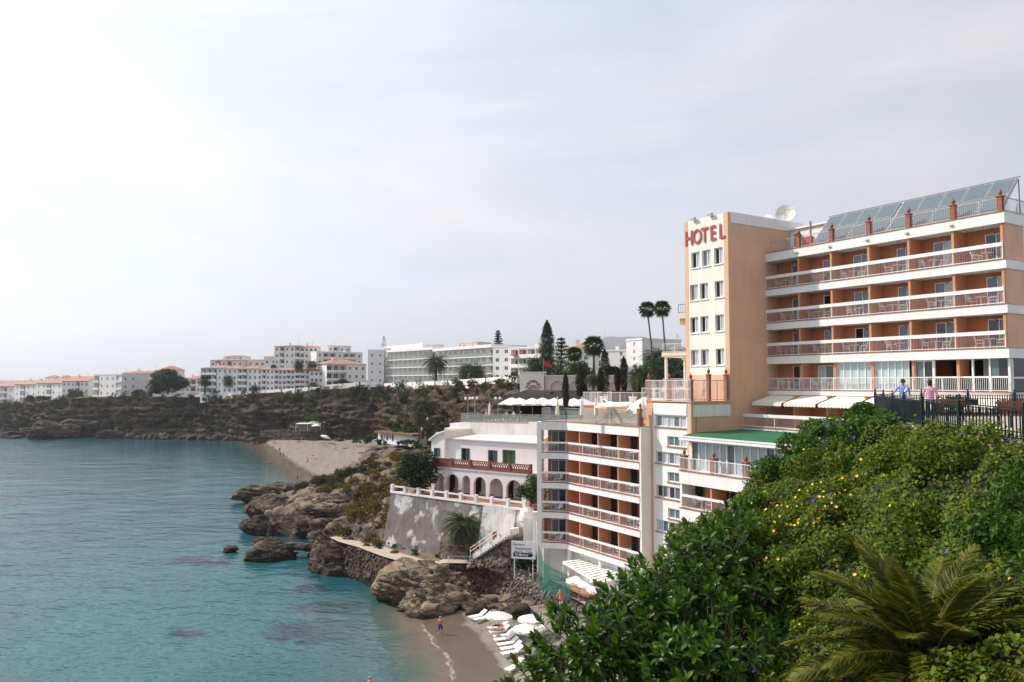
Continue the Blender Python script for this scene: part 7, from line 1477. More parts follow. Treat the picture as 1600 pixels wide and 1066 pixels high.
def stairs():
    a = np.array(PY(742, 868, 86.3)); c = np.array(PY(803, 826, 82.8)); t = thing('staircase', 'white outdoor staircase climbing to the villa terrace', 'stairs', tuple(a)); n = 16; d = (c - a); u_ = d[:2] / np.linalg.norm(d[:2]); v_ = np.array([-u_[1], u_[0]])
    for i in range(n):
        p = a + d * i / n; q = a + d * (i + 1) / n; MB().prism([tuple(p[:2] - v_ * 0.7), tuple(q[:2] - v_ * 0.7), tuple(q[:2] + v_ * 0.9), tuple(p[:2] + v_ * 0.9)], p[2] - 0.4, q[2]).build('step', WHITE2, t)
    for s in (-0.75,):
        for h in (0.55, 0.95): MB().tube([(a[0] + v_[0] * s, a[1] + v_[1] * s, a[2] + h), (c[0] + v_[0] * s, c[1] + v_[1] * s, c[2] + h)], 0.04, 5).build('handrail', PAINT, t)
    for i in range(5): p = a + d * i / 4; MB().tube([(p[0] + v_[0] * -0.75, p[1] + v_[1] * -0.75, p[2]), (p[0] + v_[0] * -0.75, p[1] + v_[1] * -0.75, p[2] + 0.98)], 0.045, 5).build('baluster', PAINT, t)
    for i in (0, 2): p = a + d * (i / 4 + 0.02); MB().box(p[0] - 0.22, p[0] + 0.22, p[1] - 0.75, p[1] - 0.3, p[2] - 0.3, p[2] + 1.2).build('newel_pier', mat('orange brick pier', (0.42, 0.15, 0.08), 0.8, 0.2, 6), t)
    bk = thing('earth_bank', 'rocky earth bank under the white staircase', 'bank', tuple(a)); A_ = [a + np.array([-0.5, -0.9, -1.0]), (a + c) / 2 + np.array([0.4, -1.0, -2.4]), (a * 0.2 + c * 0.8) + np.array([0.2, -0.5, -3.6])]; B_ = [a + np.array([-0.5, 0.6, -0.4]), (a + c) / 2 + np.array([0.2, 0.4, -0.5]), (a * 0.2 + c * 0.8) + np.array([0, 0.6, -0.5])]; loft('bank_face', A_, B_, DIRT, bk, bump=0.5); stones_on('stones', bk, A_, B_, 260, 0.22, RUB, 15, 0.8)
    w = thing('planter_wall', 'low rough stone planter around the wall palm', 'wall', tuple(PY(705, 860, 88))); q = PY(705, 868, 88.0); A = [(q[0] - 1.4, q[1] + 2.6, 3.6), (q[0] - 1.3, q[1] + 0.2, 3.6), (q[0] + 1.6, q[1] - 0.9, 3.6), (q[0] + 3.2, q[1] - 0.8, 3.6)]; B = [(p[0], p[1] + 0.15, 5.7) for p in A]; loft('planter_face', A, B, RUB, w, bump=0.1); MB().prism([(p[0], p[1]) for p in B] + [(q[0] + 3.4, q[1] + 2.5)], 3.6, 5.55).build('planter_soil', DIRT, w)
    e = thing('white_wall', 'white stepped wall and curved gate between villa and lower block', 'wall', (2.2, 83, 4)); MB().box(1.2, 2.2, 83.2, 84, 3.5, 9.6).box(2.2, 3.3, 82.6, 83.4, 3.5, 10.3).box(3.2, 3.75, 79.5, 82, 3.5, 7.6).box(2.6, 3.3, 81.4, 82.4, 3.5, 9.3).build('wall_block', WHITE2, e); MB().lathe([(0.9, 0), (0.9, 0.5), (0.75, 1.0), (0.45, 1.35), (0.05, 1.5)], (1.7, 84.2, 9.2), 12).build('curved_cap', WHITE2, e)
stairs()
b = PY(727, 845, 88.8); b[2] = 5.5; palm('date_palm', 'squat palm growing against the peeling villa wall', b, 2.3, 'date', 0.98)
def pergola():
    t = thing('pergola', 'white slatted pergola of the beach club below the lower block', 'pergola', (10, 72, 3.2)); c = [PZ(880, 879, 6.5), PZ(931, 873, 6.5), PZ(985, 900, 6.5), PZ(940, 915, 6.5)]; A, B, C_, D_ = [np.array(p) for p in c]
    for p in (A, B, C_, D_): MB().box(p[0] - 0.07, p[0] + 0.07, p[1] - 0.07, p[1] + 0.07, 3.2, 6.4).build('post', PAINT, t)
    for p, q in ((A, B), (B, C_), (C_, D_), (D_, A)): MB().bar(p, q, 0.1, 0.2).build('beam', PAINT, t)
    n = 12
    for i in range(n): s = (i + 0.5) / n; MB().bar(A + (D_ - A) * s + [0, 0, 0.13], B + (C_ - B) * s + [0, 0, 0.13], 0.42, 0.05).build('slat', CANVASW, t)
    for k, (px, py) in enumerate(((905, 899), (924, 905), (938, 912))): q = PZ(px, py, 5.6); umbrella(f'white beach club umbrella below the pergola, {ORD[k]} from the left', (q[0], q[1], 3.3), UM_BEACH, group='umbrellas of the beach club', scale=1.05)
    n = thing('safety_net', 'green safety netting strung beside the beach club', 'netting', (6, 78, 3.3)); b = MB(); a0 = PY(841, 850, 79); a1 = PY(850, 880, 78.5); a2 = PY(866, 889, 76.5); a3 = PY(890, 900, 75)
    b.quad(tuple(a0), (a0[0], a0[1], 3.2), (a1[0], a1[1], 3.2), tuple(a1)); b.quad(tuple(a1), (a1[0], a1[1], 3.2), (a2[0], a2[1], 3.2), tuple(a2)); b.quad(tuple(a2), (a2[0], a2[1], 3.2), (a3[0], a3[1], 3.2), tuple(a3)); b.build('mesh_sheet', clear_mat('green net', (0.02, 0.16, 0.12), 0.6), n)
pergola()
POT = MB().lathe([(0.16, 0), (0.24, 0.35), (0.26, 0.4), (0.2, 0.41)], (0, 0, 0), 10).mesh('pot', PAINT)
P_, N_ = clumps((0, 0, 0.6), (0.28, 0.28, 0.26), 60, 5); POTL = leaf_mesh('plant', P_, N_, 0.16, G_MID)
for k, (px, py) in enumerate(((838, 884), (848, 888), (855, 891), (862, 896), (868, 901), (876, 908), (882, 914))):
    q = PZ(px, py, 3.9 - 0.05 * k); t = thing('flower_pot', f'white flower pot edging the tiled walk, {ORD[k]} from the sign', 'flower pot', tuple(q), group='pots along the tiled walk'); link('pot', POT, t, tuple(q)); link('plant', POTL, t, tuple(q), (0, 0, k))
# shrubs and scrub of the headland
for px, py, z, rx, rz, m, lb in ((640, 728, 10.2, 2.0, 1.6, G_MID, 'green bushy tree behind the dark tree of the villa'), (748, 866, 4.2, 1.2, 0.8, G_DARK, 'dark clipped bush at the foot of the staircase'), (827, 880, 4.2, 1.2, 0.9, G_DARK, 'dark bush under the beach club sign')):
    q = PZ(px, py + 12, z); leaf_tree('garden_shrub', lb, (q[0], q[1], z), rz * 2, (0, 0, rz * 0.9), (rx, rx * 0.9, rz), 4200, 0.3, m, 30, 'shrubs around the villa', 'shrub', 0.1)
leaf_tree('garden_shrub', 'dense dark green tree left of the villa', (-11.6, 96.2, 10.0), 5, (0, 0, 2.9), (2.3, 2.1, 2.7), 5200, 0.3, G_DARK, 34, 'shrubs around the villa', 'shrub', 0.15)
leaf_tree('garden_shrub', 'round tree between the villa arcade and the lower block', (2.1, 86.6, 10.2), 4, (0, 0, 1.9), (1.55, 1.4, 2.0), 3200, 0.24, G_MID, 26, 'shrubs around the villa', 'shrub', 0.1)
def prom_spots(l, n, spread, r):
    o = []
    for px, py, z in l:
        c = PZ(px, py, z)
        for _ in range(n): x = c[0] + RNG.normal(0, spread); y = c[1] + RNG.normal(0, spread * 1.2); zz = float(prom_height(np.array([[x, y]]))[0]); s = RNG.uniform(0.6, 1.3) * r; (zz > 1.2) and o.append((x, y, zz, s, s * 0.75))
    return o
bush_stuff('dry_scrub', 'golden dry scrub covering the headland slopes', 'scrub', prom_spots([(600, 716, 8.3), (625, 714, 8.6), (575, 765, 7.8), (560, 760, 7.6), (590, 750, 8.3), (545, 830, 5.2), (560, 845, 4.8), (570, 820, 5.5), (610, 738, 9), (585, 735, 8.5), (600, 750, 8.6), (555, 800, 6.5), (570, 785, 7), (530, 760, 6.8), (620, 725, 9), (585, 775, 7.4), (575, 805, 6.4), (590, 790, 6.9), (545, 775, 7)], 6, 2.4, 1.15), G_DRY, 0.55, 260, aspect=0.22)
bush_stuff('dark_scrub', 'grey brown bushes along the headland crest', 'scrub', prom_spots([(520, 745, 6.8), (545, 740, 7.2), (570, 735, 7.8), (495, 748, 5.6), (505, 742, 6), (535, 755, 6.8), (600, 712, 8.2), (620, 706, 8), (480, 760, 5), (560, 722, 7.6)], 10, 2.4, 1.1), G_GREY, 0.5, 240, aspect=0.25)
bush_stuff('green_ground_cover', 'low green plants at the foot of the peeling wall', 'plants', prom_spots([(630, 852, 4.1), (650, 856, 4.0), (670, 858, 4.1), (685, 862, 4.0), (660, 848, 4.3), (610, 850, 4.3), (570, 740, 7.5), (590, 770, 7.4), (620, 745, 9.2), (600, 725, 8.5), (565, 800, 6.2), (565, 850, 4.6), (655, 745, 9.9), (635, 735, 9.4)], 6, 1.0, 0.6), G_MID, 0.2, 200)
# scrub on the far cliff
def cliff_scrub():
    rows, k, _ = CP.shape; sp = {0: [], 1: [], 2: []}
    for _ in range(1500):
        j = RNG.integers(0, k); i = int(np.clip(RNG.choice([RNG.uniform(0.04, 0.4), RNG.uniform(0.8, 0.99), RNG.uniform(0.35, 0.85)], p=[0.46, 0.3, 0.24]) * rows, 1, rows - 1)); p = CP[i, j]; px = 800 + 1200 * p[0] / p[1]
        if px < -60 or px > 900 or (px < 400 and i < rows * 0.22): continue
        if vnoise(np.array([[j * 0.02, i * 0.15, 3.0]]), 8)[0] < -0.35: continue
        s = RNG.uniform(0.7, 2.1) * (1.15 if i > rows * 0.75 else 1.0); sp[int(RNG.choice(3, p=[0.5, 0.3, 0.2]))].append((p[0] - COUT[j][0] * -0.4, p[1] + COUT[j][1] * 0.4, p[2], s * 1.25, s * 0.85))
    bush_stuff('cliff_scrub', 'grey green scrub clinging to the far cliff', 'scrub', sp[0], G_GREY, 0.7, 130); bush_stuff('cliff_bushes', 'dark green bushes along the far cliff', 'scrub', sp[1], G_DARK, 0.75, 90); bush_stuff('cliff_dry_grass', 'dry grass tufts on the ledges of the far cliff', 'scrub', sp[2], G_DRY, 0.8, 80, aspect=0.3)
cliff_scrub()
def headland_stones():
    rg = np.random.default_rng(77); D, F = ico(2); Vs, Fs, k = [], [], 0
    for _ in range(420):
        c = PZ(rg.uniform(430, 640), rg.uniform(735, 850), rg.uniform(3, 8)); z = float(prom_height(np.array([c[:2]]))[0])
        if z < 0.6: continue
        r = rg.uniform(0.12, 0.55) ** 1.2; V = D * (1 + 0.3 * fbm(D * 1.5 + k, 2, 5))[:, None] * r * rg.uniform(0.7, 1.5, 3); Vs.append(V + [c[0], c[1], z]); Fs.append(F + k); k += len(D)
    tag(link('headland_stones', mesh_np('headland_stones', np.concatenate(Vs), np.concatenate(Fs), ROCK)), 'loose stones strewn over the headland slopes', 'stones', kind='stuff')
headland_stones()
# ------------------------------------------------------------------ far beach: wall, hut, sheds, boats, people
def far_beach_things():
    t = thing('beach_wall', 'brown stone retaining wall behind the far beach', 'wall', tuple(PZ(460, 686, 3))); A = [PZ(408, 685.5, 2.3), PZ(460, 686.5, 2.7), PZ(510, 688, 3.0)]; B = [PY(408, 673, A[0][1] + 0.4), PY(460, 672, A[1][1] + 0.4), PY(510, 673.5, A[2][1] + 0.4)]
    loft('wall_face', A, B, RUBD, t, bump=0.1); stones_on('stones', t, A, B, 700, 0.32, RUBD, 9)
    q = PY(487, 672, 290); t = thing('beach_hut', 'flat-roofed beach bar hut on the far beach wall', 'hut', tuple(q)); MB().box(q[0] - 5, q[0] + 5, q[1], q[1] + 4, q[2] - 0.5, q[2] + 2.2).build('wall', mat('grey hut', (0.22, 0.19, 0.16), 0.9, 0.2, 2), t); MB().box(q[0] - 5.5, q[0] + 4, q[1] - 2.5, q[1] + 4, q[2] + 2.3, q[2] + 2.5).build('awning_roof', CANVAS, t); MB().box(q[0] - 1, q[0] + 5.3, q[1] - 0.5, q[1] + 4.4, q[2] + 2.6, q[2] + 3.0).build('roof', WHITE2, t); [MB().tube([(x, q[1] - 2.3, q[2] - 0.5), (x, q[1] - 2.3, q[2] + 2.3)], 0.07, 5).build('post', PAINT, t) for x in (q[0] - 5.3, q[0] - 1, q[0] + 3.8)]
    u_ = PY(494, 669, 286); umbrella('white umbrella in front of the beach bar hut', (u_[0], u_[1], u_[2] - 1.5), UM_BEACH, scale=1.4)
    a = PY(585, 684, 252); c = PY(649, 685, 232); F = Frame(a, c - a); L = float(np.linalg.norm((c - a)[:2])); t = thing('fishing_sheds', 'row of low white sheds with blue doors behind the boats', 'sheds', (L / 2, 2, a[2]), F); z0 = a[2] - 0.5; MB().box(2.5, L, 0, 4, z0 - 1, z0 + 2.3).build('wall', WHITE2, t); MB().box(2.2, L + 0.3, -1.2, 4.2, z0 + 2.3, z0 + 2.9).build('roof', mat('reed roof', (0.16, 0.09, 0.045), 0.95, 0.3, 3, 0.05, 5), t); bd = mat('blue door', (0.02, 0.05, 0.16), 0.6, 0.1, 3); [MB().box(x, x + 1.0, -0.05, -0.002, z0 + 0.1, z0 + 2.1).build('door', bd, t) for x in (4.5, 8.0, 11.5)]; [MB().box(x, x + 0.8, -0.05, -0.002, z0 + 1.0, z0 + 1.9).build('window', GLASSD, t) for x in (6.4, 10.0)]
    rs = [(t_, ) for t_ in ()]
    cols = [('white', PAINT), ('blue', mat('blue hull', (0.03, 0.10, 0.28), 0.5, 0.1, 2)), ('white and grey', PAINT), ('red', mat('red hull', (0.35, 0.06, 0.03), 0.5, 0.1, 2)), ('turquoise', mat('teal hull', (0.03, 0.20, 0.24), 0.5, 0.1, 2)), ('small white', PAINT), ('dark blue', mat('navy hull', (0.02, 0.03, 0.16), 0.5, 0.1, 2))]
    for k, (px, py, rz) in enumerate(((593, 690, 0.5), (606, 689, 0.8), (617, 690, 0.3), (627, 689, 0.2), (637, 690, 0.6), (645, 692, 0.1), (632, 700, 0.2))):
        q = PZ(px, py, 4.3); t = thing('rowing_boat', f'{cols[k][0]} boat drawn up by the sheds, {ORD[k]} from the beach', 'boat', (0, 0, 0), group='boats drawn up by the sheds'); t.location = q; t.rotation_euler = (0.1, 0, rz); b = MB(); st = [(-2.4, 0.55, 0.75), (-1.5, 0.85, 0.68), (0, 0.95, 0.66), (1.4, 0.75, 0.74), (2.5, 0.05, 1.05)]
        for x, w, h in st: b.v += [(x, -w, h), (x, -w * 0.55, 0.12), (x, 0, 0), (x, w * 0.55, 0.12), (x, w, h)]
        for i in range(4):
            for j in range(4): b.face((i * 5 + j, i * 5 + j + 1, (i + 1) * 5 + j + 1, (i + 1) * 5 + j))
        b.face((0, 1, 2, 3, 4)); b.build('hull', cols[k][1], t); MB().box(-1.2, -0.95, -0.8, 0.8, 0.5, 0.56).box(0.5, 0.75, -0.8, 0.8, 0.5, 0.56).build('thwart', WOOD, t)
        if k in (0, 2): MB().slab([(-0.9, 0.7), (0.9, 0.75), (0.4, 1.6), (-0.7, 1.5)], 'y', -0.6, 0.6).build('cabin', PAINT, t)
    kk = 0
    for px, py, r in ((580, 706, 1.2), (590, 704, 1.0), (600, 703, 1.3), (612, 704, 1.1), (622, 702, 1.2), (634, 705, 1.0), (603, 697, 0.9), (642, 701, 1.1), (395, 687, 1.2), (405, 686, 1.5), (438, 685, 1.2), (488, 690, 1.0), (530, 689.5, 1.3), (545, 689, 1.0)):
        q = PZ(px, py, 3.0 if px > 500 else 1.6); rock('boulder', f'{ORD[kk]} dark boulder from the boats along the far beach', (q[0], q[1], q[2] + 0.2), (r * 1.4, r, r * 0.8), 90 + kk, kk, 3, group='boulders on the far beach'); kk += 1
    cl = [('navy', (0.03, 0.03, 0.09)), ('black', (0.02, 0.02, 0.02)), ('red', (0.5, 0.03, 0.05)), ('brown', (0.2, 0.08, 0.04)), ('white', (0.7, 0.7, 0.7)), ('teal', (0.03, 0.2, 0.22))]; base = {}
    def pm(c, pose):
        if (c, pose) not in base: Jp = joints(pose, 1.0, False); base[(c, pose)] = person_mesh(Jp, tags_for(Jp, 0 if c in (0, 1) else 1, 0, 2, 0, 0), [SKIN, cloth(cl[c][0], cl[c][1]), cloth(cl[c][0], cl[c][1]), HAIRB], 0)
        return base[(c, pose)]
    def add(lb, loc, me, rot): o = thing('person', lb, 'person', (0, 0, 0), group='people on the far beach'); o.location = loc; o.rotation_euler = rot; link('body', me, o); return o
    for k, (px, py, z, c, pose, lb) in enumerate(((437, 706, 1.0, 1, 'stand', 'bather in black shorts standing furthest up the far beach'), (438, 714, 0.2, 0, 'walk', 'left of two bathers walking together at the far shore'), (443, 714, 0.3, 3, 'walk', 'right of two bathers walking together at the far shore'), (422, 729, -0.7, 0, 'stand', 'bather wading in the shallows off the far beach'), (448.5, 719, 0.0, 4, 'stand', 'bather at the edge of the far waves'), (480.5, 724, 1.0, 2, 'walk', 'person in red on the far beach near the water'), (393, 699, -0.6, 0, 'stand', 'left bather in the water by the far rocks'), (401, 697, 0.2, 1, 'stand', 'right bather standing by the far rocks'), (464, 753, 4.2, 3, 'stand', 'person standing on the rocks at the back of the headland'))):
        q = PZ(px, py, z); add(lb, tuple(q), pm(c, pose), (0, 0, k * 1.1))
    tow = [mat('pink towel', (0.65, 0.10, 0.20), 0.9, 0.1, 3), mat('blue towel', (0.05, 0.12, 0.35), 0.9, 0.1, 3), mat('pale towel', (0.6, 0.55, 0.5), 0.9, 0.1, 3)]
    for k, (px, py, z, c, lb) in enumerate(((540, 701, 2.2, 2, 'lying on the sand right of the pale umbrella'), (524, 701, 2.2, 1, 'lying by two bags in the middle of the far beach'), (508, 697, 2.4, 0, 'lying on a blue towel under the pale umbrella'), (522, 695, 2.6, 3, 'lying behind the blue towel on the far beach'), (489, 713, 1.6, 1, 'lying nearest the water on the far beach'), (563, 708, 2.2, 2, 'lying on a pink towel at the right of the far beach'), (576, 705, 2.4, 3, 'lying near the boulders of the far beach'), (428, 691, 1.6, 3, 'lying alone at the left of the far beach'), (466, 690, 2.3, 3, 'lying in the middle back of the far beach'))):
        q = PZ(px, py, z); o = thing('beach_towel', f'{["pink", "blue", "pale"][(k + 1) % 3 if k != 5 else 0]} towel under the person {lb}', 'towel', (0, 0, 0), group='towels on the far beach'); o.location = (q[0], q[1], q[2] + 0.05); link('cloth', cached(('tw', (k + 1) % 3 if k != 5 else 0), lambda: MB().box(-1.0, 1.0, -0.5, 0.5, 0, 0.03).mesh('cloth', tow[(k + 1) % 3 if k != 5 else 0])), o); o['label'] = o['label'].replace('under the person lying', 'under the sunbather')
        add('person ' + lb, (q[0] - 0.85, q[1], q[2] + 0.22), pm(c, 'stand'), (Matrix.Rotation(R(90), 3, 'Y') @ Matrix.Rotation(R(90), 3, 'Z')).to_euler())
    q = PZ(505, 693, 2.5); umbrella('pale umbrella on the sand of the far beach', (q[0], q[1], q[2] - 0.1), UM_BEACH, scale=1.5, tilt=(0.2, 0.3))
    lamp = [(659, 660, 196), (666, 668, 190)]
    for k, (px, py, Y) in enumerate(((659, 700, 205), (668, 690, 205))):
        q = PY(px, py, Y); t = thing('street_lamp', ['left lantern post beside the shaggy palm', 'right taller lantern post beside the shaggy palm'][k], 'lamp', tuple(q), group='lantern posts by the palm'); h = 4.6 + k; MB().tube([q, (q[0], q[1], q[2] + h)], [0.09, 0.05], 6).build('post', IRON, t); MB().lathe([(0.12, 0), (0.28, 0.5), (0.3, 0.55), (0.05, 0.8)], (q[0], q[1], q[2] + h), 6).build('lantern', mat('lantern glass', (0.7, 0.6, 0.4), 0.3, 0.05, 2), t)
far_beach_things()
def slope_bushes():
    sp = []
    for px, py, Y, r in ((580, 684, 256, 1.6), (590, 680, 254, 1.8), (600, 676, 252, 1.5), (612, 675, 248, 1.5), (625, 674, 244, 1.5), (638, 674, 240, 1.5), (572, 688, 258, 1.4), (596, 690, 246, 1.2), (630, 692, 236, 1.2), (641, 690, 232, 1.4), (648, 694, 226, 1.4), (556, 688, 262, 1.2), (508, 684, 285, 1.6), (515, 676, 288, 2.2), (440, 672, 306, 1.6), (490, 650, 292, 3.0), (500, 655, 290, 3.0), (478, 640, 300, 2.4)): q = PY(px, py, Y); sp += [(q[0] + rng_u(-1, 1), q[1], q[2] - r * 0.4, r, r * 0.8) for _ in range(2)]
    bush_stuff('beach_greenery', 'green plants around the sheds and the beach bar', 'plants', sp, G_MID, 0.5, 260)
slope_bushes()
# terrace guests
J0 = joints('stand', 1.0, False)
for k, (px, Y, z, c) in enumerate(((752, 106, 18.8, 0), (760, 105.5, 18.8, 1), (771, 105, 18.8, 2), (792, 105, 18.8, 3), (803, 104, 18.8, 4), (814, 103.4, 18.8, 5))):
    q = PY(px, 645, Y); cn, cc = [('dark', (0.03, 0.03, 0.04)), ('pale', (0.6, 0.6, 0.65)), ('maroon', (0.2, 0.03, 0.04)), ('grey', (0.3, 0.3, 0.32)), ('white', (0.7, 0.7, 0.7)), ('black', (0.02, 0.02, 0.02))][c]
    o = thing('person', f'guest in {cn} clothes among the restaurant deck tables, {ORD[k]} from the left', 'person', (0, 0, 0), group='guests on the restaurant deck'); o.location = (q[0], q[1] + 0.3, z - 0.25); o.rotation_euler = (0, 0, k); link('body', person_mesh(J0, tags_for(J0, 1, 1, 2, 0, 0), [SKIN, cloth('g' + cn, cc), cloth('gdark', (0.03, 0.03, 0.05)), HAIRB], 0), o)
# ================================================================== the near hillside
FENCE = [(17.6, 37.3), (15.9, 31.5), (15.35, 28.6), (15.6, 26.6), (16.6, 24.9), (18.5, 23.2), (22, 21.6)]
def pz(y): return float(np.interp(y, [24.9, 26.5, 28.5, 37.3], [22.11, 22.24, 22.36, 22.44]))       # the promenade falls gently towards the viewer
def promenade():
    P = [(x + 0.02, y) for x, y in FENCE] + [(40, 20.6), (40, 36.7), (26, 37.0)]
    MB().prism(P, 19.5, 0, z1f=lambda x, y: pz(y)).build('promenade', mat('promenade paving', (0.42, 0.36, 0.31), 0.9, 0.1, 1.2, 0.01, 8), None); tag(bpy.data.objects['promenade'], 'paved promenade behind the iron railing', kind='structure')
    t = thing('stone_parapet', 'honey-coloured stone retaining wall under the iron railing', 'wall', (17, 30, 20)); st = mat('honey stone', (0.46, 0.34, 0.20), 0.9, 0.25, 2.5, 0.03, 8, col2=(0.55, 0.45, 0.30))
    b = MB(); sh = MB(); line = resample([(x, y, 0) for x, y in FENCE], 0.62)
    for a, c in zip(line[:-1], line[1:]):
        b.bar((a[0], a[1], pz(a[1]) - 1.45), (c[0], c[1], pz(c[1]) - 1.45), 0.3, 2.86)
    b.build('wall_core', st, t); k = 0
    for i in range(len(line) - 1):
        a, c = line[i], line[i + 1]; d = c - a; n = np.array([d[1], -d[0], 0]); n = n / np.linalg.norm(n); n = n if n[0] < 0 else -n; px = 800 + 1200 * a[0] / a[1]
        for r in range(5):
            z0 = pz(a[1]) - 0.36 - 0.36 * r; off = 0.5 * (r % 2); p = a + d * off + n * (0.15 + 0.03 * RNG.uniform(0, 1)); q = p + d * 0.94; m = MB(); h = 0.33; f = n * 0.1
            pts = [p - f, q - f, q + f * 0.6, p + f * 0.6]; m.prism([(float(x[0]), float(x[1])) for x in pts], z0, z0 + h); o = m.build('stone', st, t); k += 1
promenade()
def iron_fence():
    def run(t, L, seed):
        L = resample([(x, y, pz(y)) for x, y in L], 1.9)
        for p in L: MB().box(p[0] - 0.045, p[0] + 0.045, p[1] - 0.045, p[1] + 0.045, p[2] - 0.1, p[2] + 1.1).lathe([(0.04, 0), (0.06, 0.04), (0.02, 0.08), (0.055, 0.14), (0.01, 0.2)], (p[0], p[1], p[2] + 1.1), 8).build('post', IRON, t)
        for a, c in zip(L[:-1], L[1:]):
            r = MB()
            for z in (0.08, 0.28, 0.96, 1.04): r.bar((a[0], a[1], a[2] + z), (c[0], c[1], c[2] + z), 0.04, 0.035)
            o = r.build('railing_panel', IRON, t); s = MB(); n = int(np.linalg.norm(c - a) / 0.115)
            for i in range(1, n):
                q = a + (c - a) * i / n; s.bar((q[0], q[1], q[2] + 0.08), (q[0], q[1], q[2] + 1.0), 0.034, 0.034); s.lathe([(0.012, 0), (0.04, 0.03), (0.045, 0.06), (0.04, 0.09), (0.012, 0.12)], (q[0], q[1], q[2] + 0.11), 5)
            s.build('bars', IRON, o, kind='stuff')
    t = thing('iron_railing', 'dark green iron railing along the promenade edge', 'railing', (17, 30, 22.4)); run(t, FENCE, 1)
    t = thing('iron_railing', 'iron railing at the back of the promenade before the hotel', 'railing', (23, 37.1, 22.4)); run(t, [(17.6, 37.3), (26, 37.0), (33, 36.8)], 2)
    t = thing('planter_box', 'long black planter box hung on the back railing', 'planter', (21.3, 36.6, 22.9)); MB().box(20.5, 22.1, 36.55, 36.9, 22.95, 23.25).build('trough', IRON, t); P, N = clumps((21.3, 36.7, 23.3), (0.8, 0.2, 0.16), 260, 14); link('plants', leaf_mesh('plants', P - np.array([21.3, 36.6, 22.9]), N, 0.12, G_DARK), t, (21.3, 36.6, 22.9))
    for k, (x, y) in enumerate(((18.9, 32.8), (18.6, 28.2))):
        t = thing('park_bench', ['iron bench on the promenade behind the woman in pink', 'low bench near the right end of the promenade'][k], 'bench', (x, y, 22.4), rz=0.3); 
        for j in range(4): MB().box(x - 0.8, x + 0.8, y - 0.2 + 0.12 * j, y - 0.1 + 0.12 * j, 22.82, 22.86).build('slat', WOOD, t)
        for j in range(3): MB().box(x - 0.8, x + 0.8, y + 0.27, y + 0.31, 22.95 + 0.14 * j, 23.05 + 0.14 * j).build('back_slat', WOOD, t)
        for s in (-0.7, 0.7): MB().bar((x + s, y - 0.2, 22.4), (x + s, y - 0.2, 22.82), 0.05, 0.05).bar((x + s, y + 0.27, 22.4), (x + s, y + 0.3, 23.4), 0.05, 0.05).build('leg', IRON, t)
iron_fence()
HILL_CTRL = [(17.2, 38.6, 21.9), (16.8, 36.5, 22.1), (15.3, 31.5, 22.1), (14.8, 28.6, 21.95), (15.0, 26.4, 21.7), (16.0, 24.3, 21.4), (18.5, 22, 21.2), (18, 14, 21.0),
    (15.7, 36, 21.9), (14.4, 35.5, 21.0), (12.7, 35, 19.8), (11.7, 34.5, 19.0), (9.8, 34, 17.9), (7.9, 33, 16.8), (14.3, 29, 20.1), (11.7, 28, 18.9), (9.2, 27.5, 17.6), (14.1, 24.5, 20.6), (11.75, 23.5, 18.8), (9.6, 23, 17.2), (7.5, 22.5, 15.8), (15.1, 22.6, 20.9), (12.3, 20, 19.4), (9.8, 18.5, 17.6), (8.2, 18, 16.2),
    (10.0, 15, 18.6), (8.2, 13, 17.6), (10, 9, 17.8), (4, 30, 9.5), (3, 24, 9), (0, 35, 3.0), (6, 40, 9), (9, 42, 11), (12, 43, 14), (16, 44, 17), (19, 45, 18.5), (10, 52, 7), (16, 54, 11), (4, 55, 0.3), (10, 60, 2.6), (2, 14, 11), (-2, 24, 5), (0, 46, -0.5), (-3, 45, -1.5), (20, 28, 20.8), (21, 34, 20.8), (23, 42, 19.5), (24, 18, 20.8)]
hill_raw = rbf(HILL_CTRL)
def hill_z(P):
    Q = np.stack([P[:, 0], P[:, 1], 0 * P[:, 0]], 1); return np.minimum(hill_raw(P) + np.clip((np.interp(P[:, 1], [f[1] for f in FENCE[::-1]], [f[0] for f in FENCE[::-1]]) - P[:, 0]) / 3, 0.35, 1) * (1.25 * fbm(Q * 0.33, 3, 41) + 0.45 * fbm(Q * 1.0, 2, 44)), 22.0)
SOIL = mat('dark leaf litter', (0.022, 0.020, 0.011), 0.95, 0.3, 2, 0.05, 6)
tag(link('hillside', grid_mesh('hillside', np.arange(-5, 25, 0.45), np.arange(6, 62, 0.45), hill_z, SOIL)), 'steep planted hillside below the promenade', kind='structure')
def hill_normal(P, e=0.3):
    z = hill_z(P); zx = hill_z(P + [e, 0]); zy = hill_z(P + [0, e]); return unit(np.stack([-(zx - z) / e, -(zy - z) / e, np.ones(len(P))], 1)), z
def right_of_fence(P):
    L = np.array(FENCE); return P[:, 0] > np.interp(P[:, 1], L[::-1, 1], L[::-1, 0]) - 0.1
G_VINE = leaf_mat('vine leaves', [(0.020, 0.048, 0.004), (0.052, 0.098, 0.006), (0.085, 0.14, 0.008), (0.135, 0.18, 0.011), (0.20, 0.205, 0.015)], 0.55, 0.38); G_VINE2 = leaf_mat('morning glory leaves', [(0.018, 0.05, 0.005), (0.042, 0.10, 0.008), (0.08, 0.15, 0.010)], 0.5, 0.36)
def sample_hill(n, rng):
    P = np.stack([rng.uniform(5, 23, n), rng.uniform(10.5, 49, n)], 1); ok = ~right_of_fence(P) & (hill_raw(P) > 13.2) & (P[:, 0] > 4.5 + 0 * P[:, 1]); return P[ok]
VT = thing('flowering_vine', 'mass of flowering vines with yellow and purple blooms covering the hillside', 'vine', (14, 32, 18))
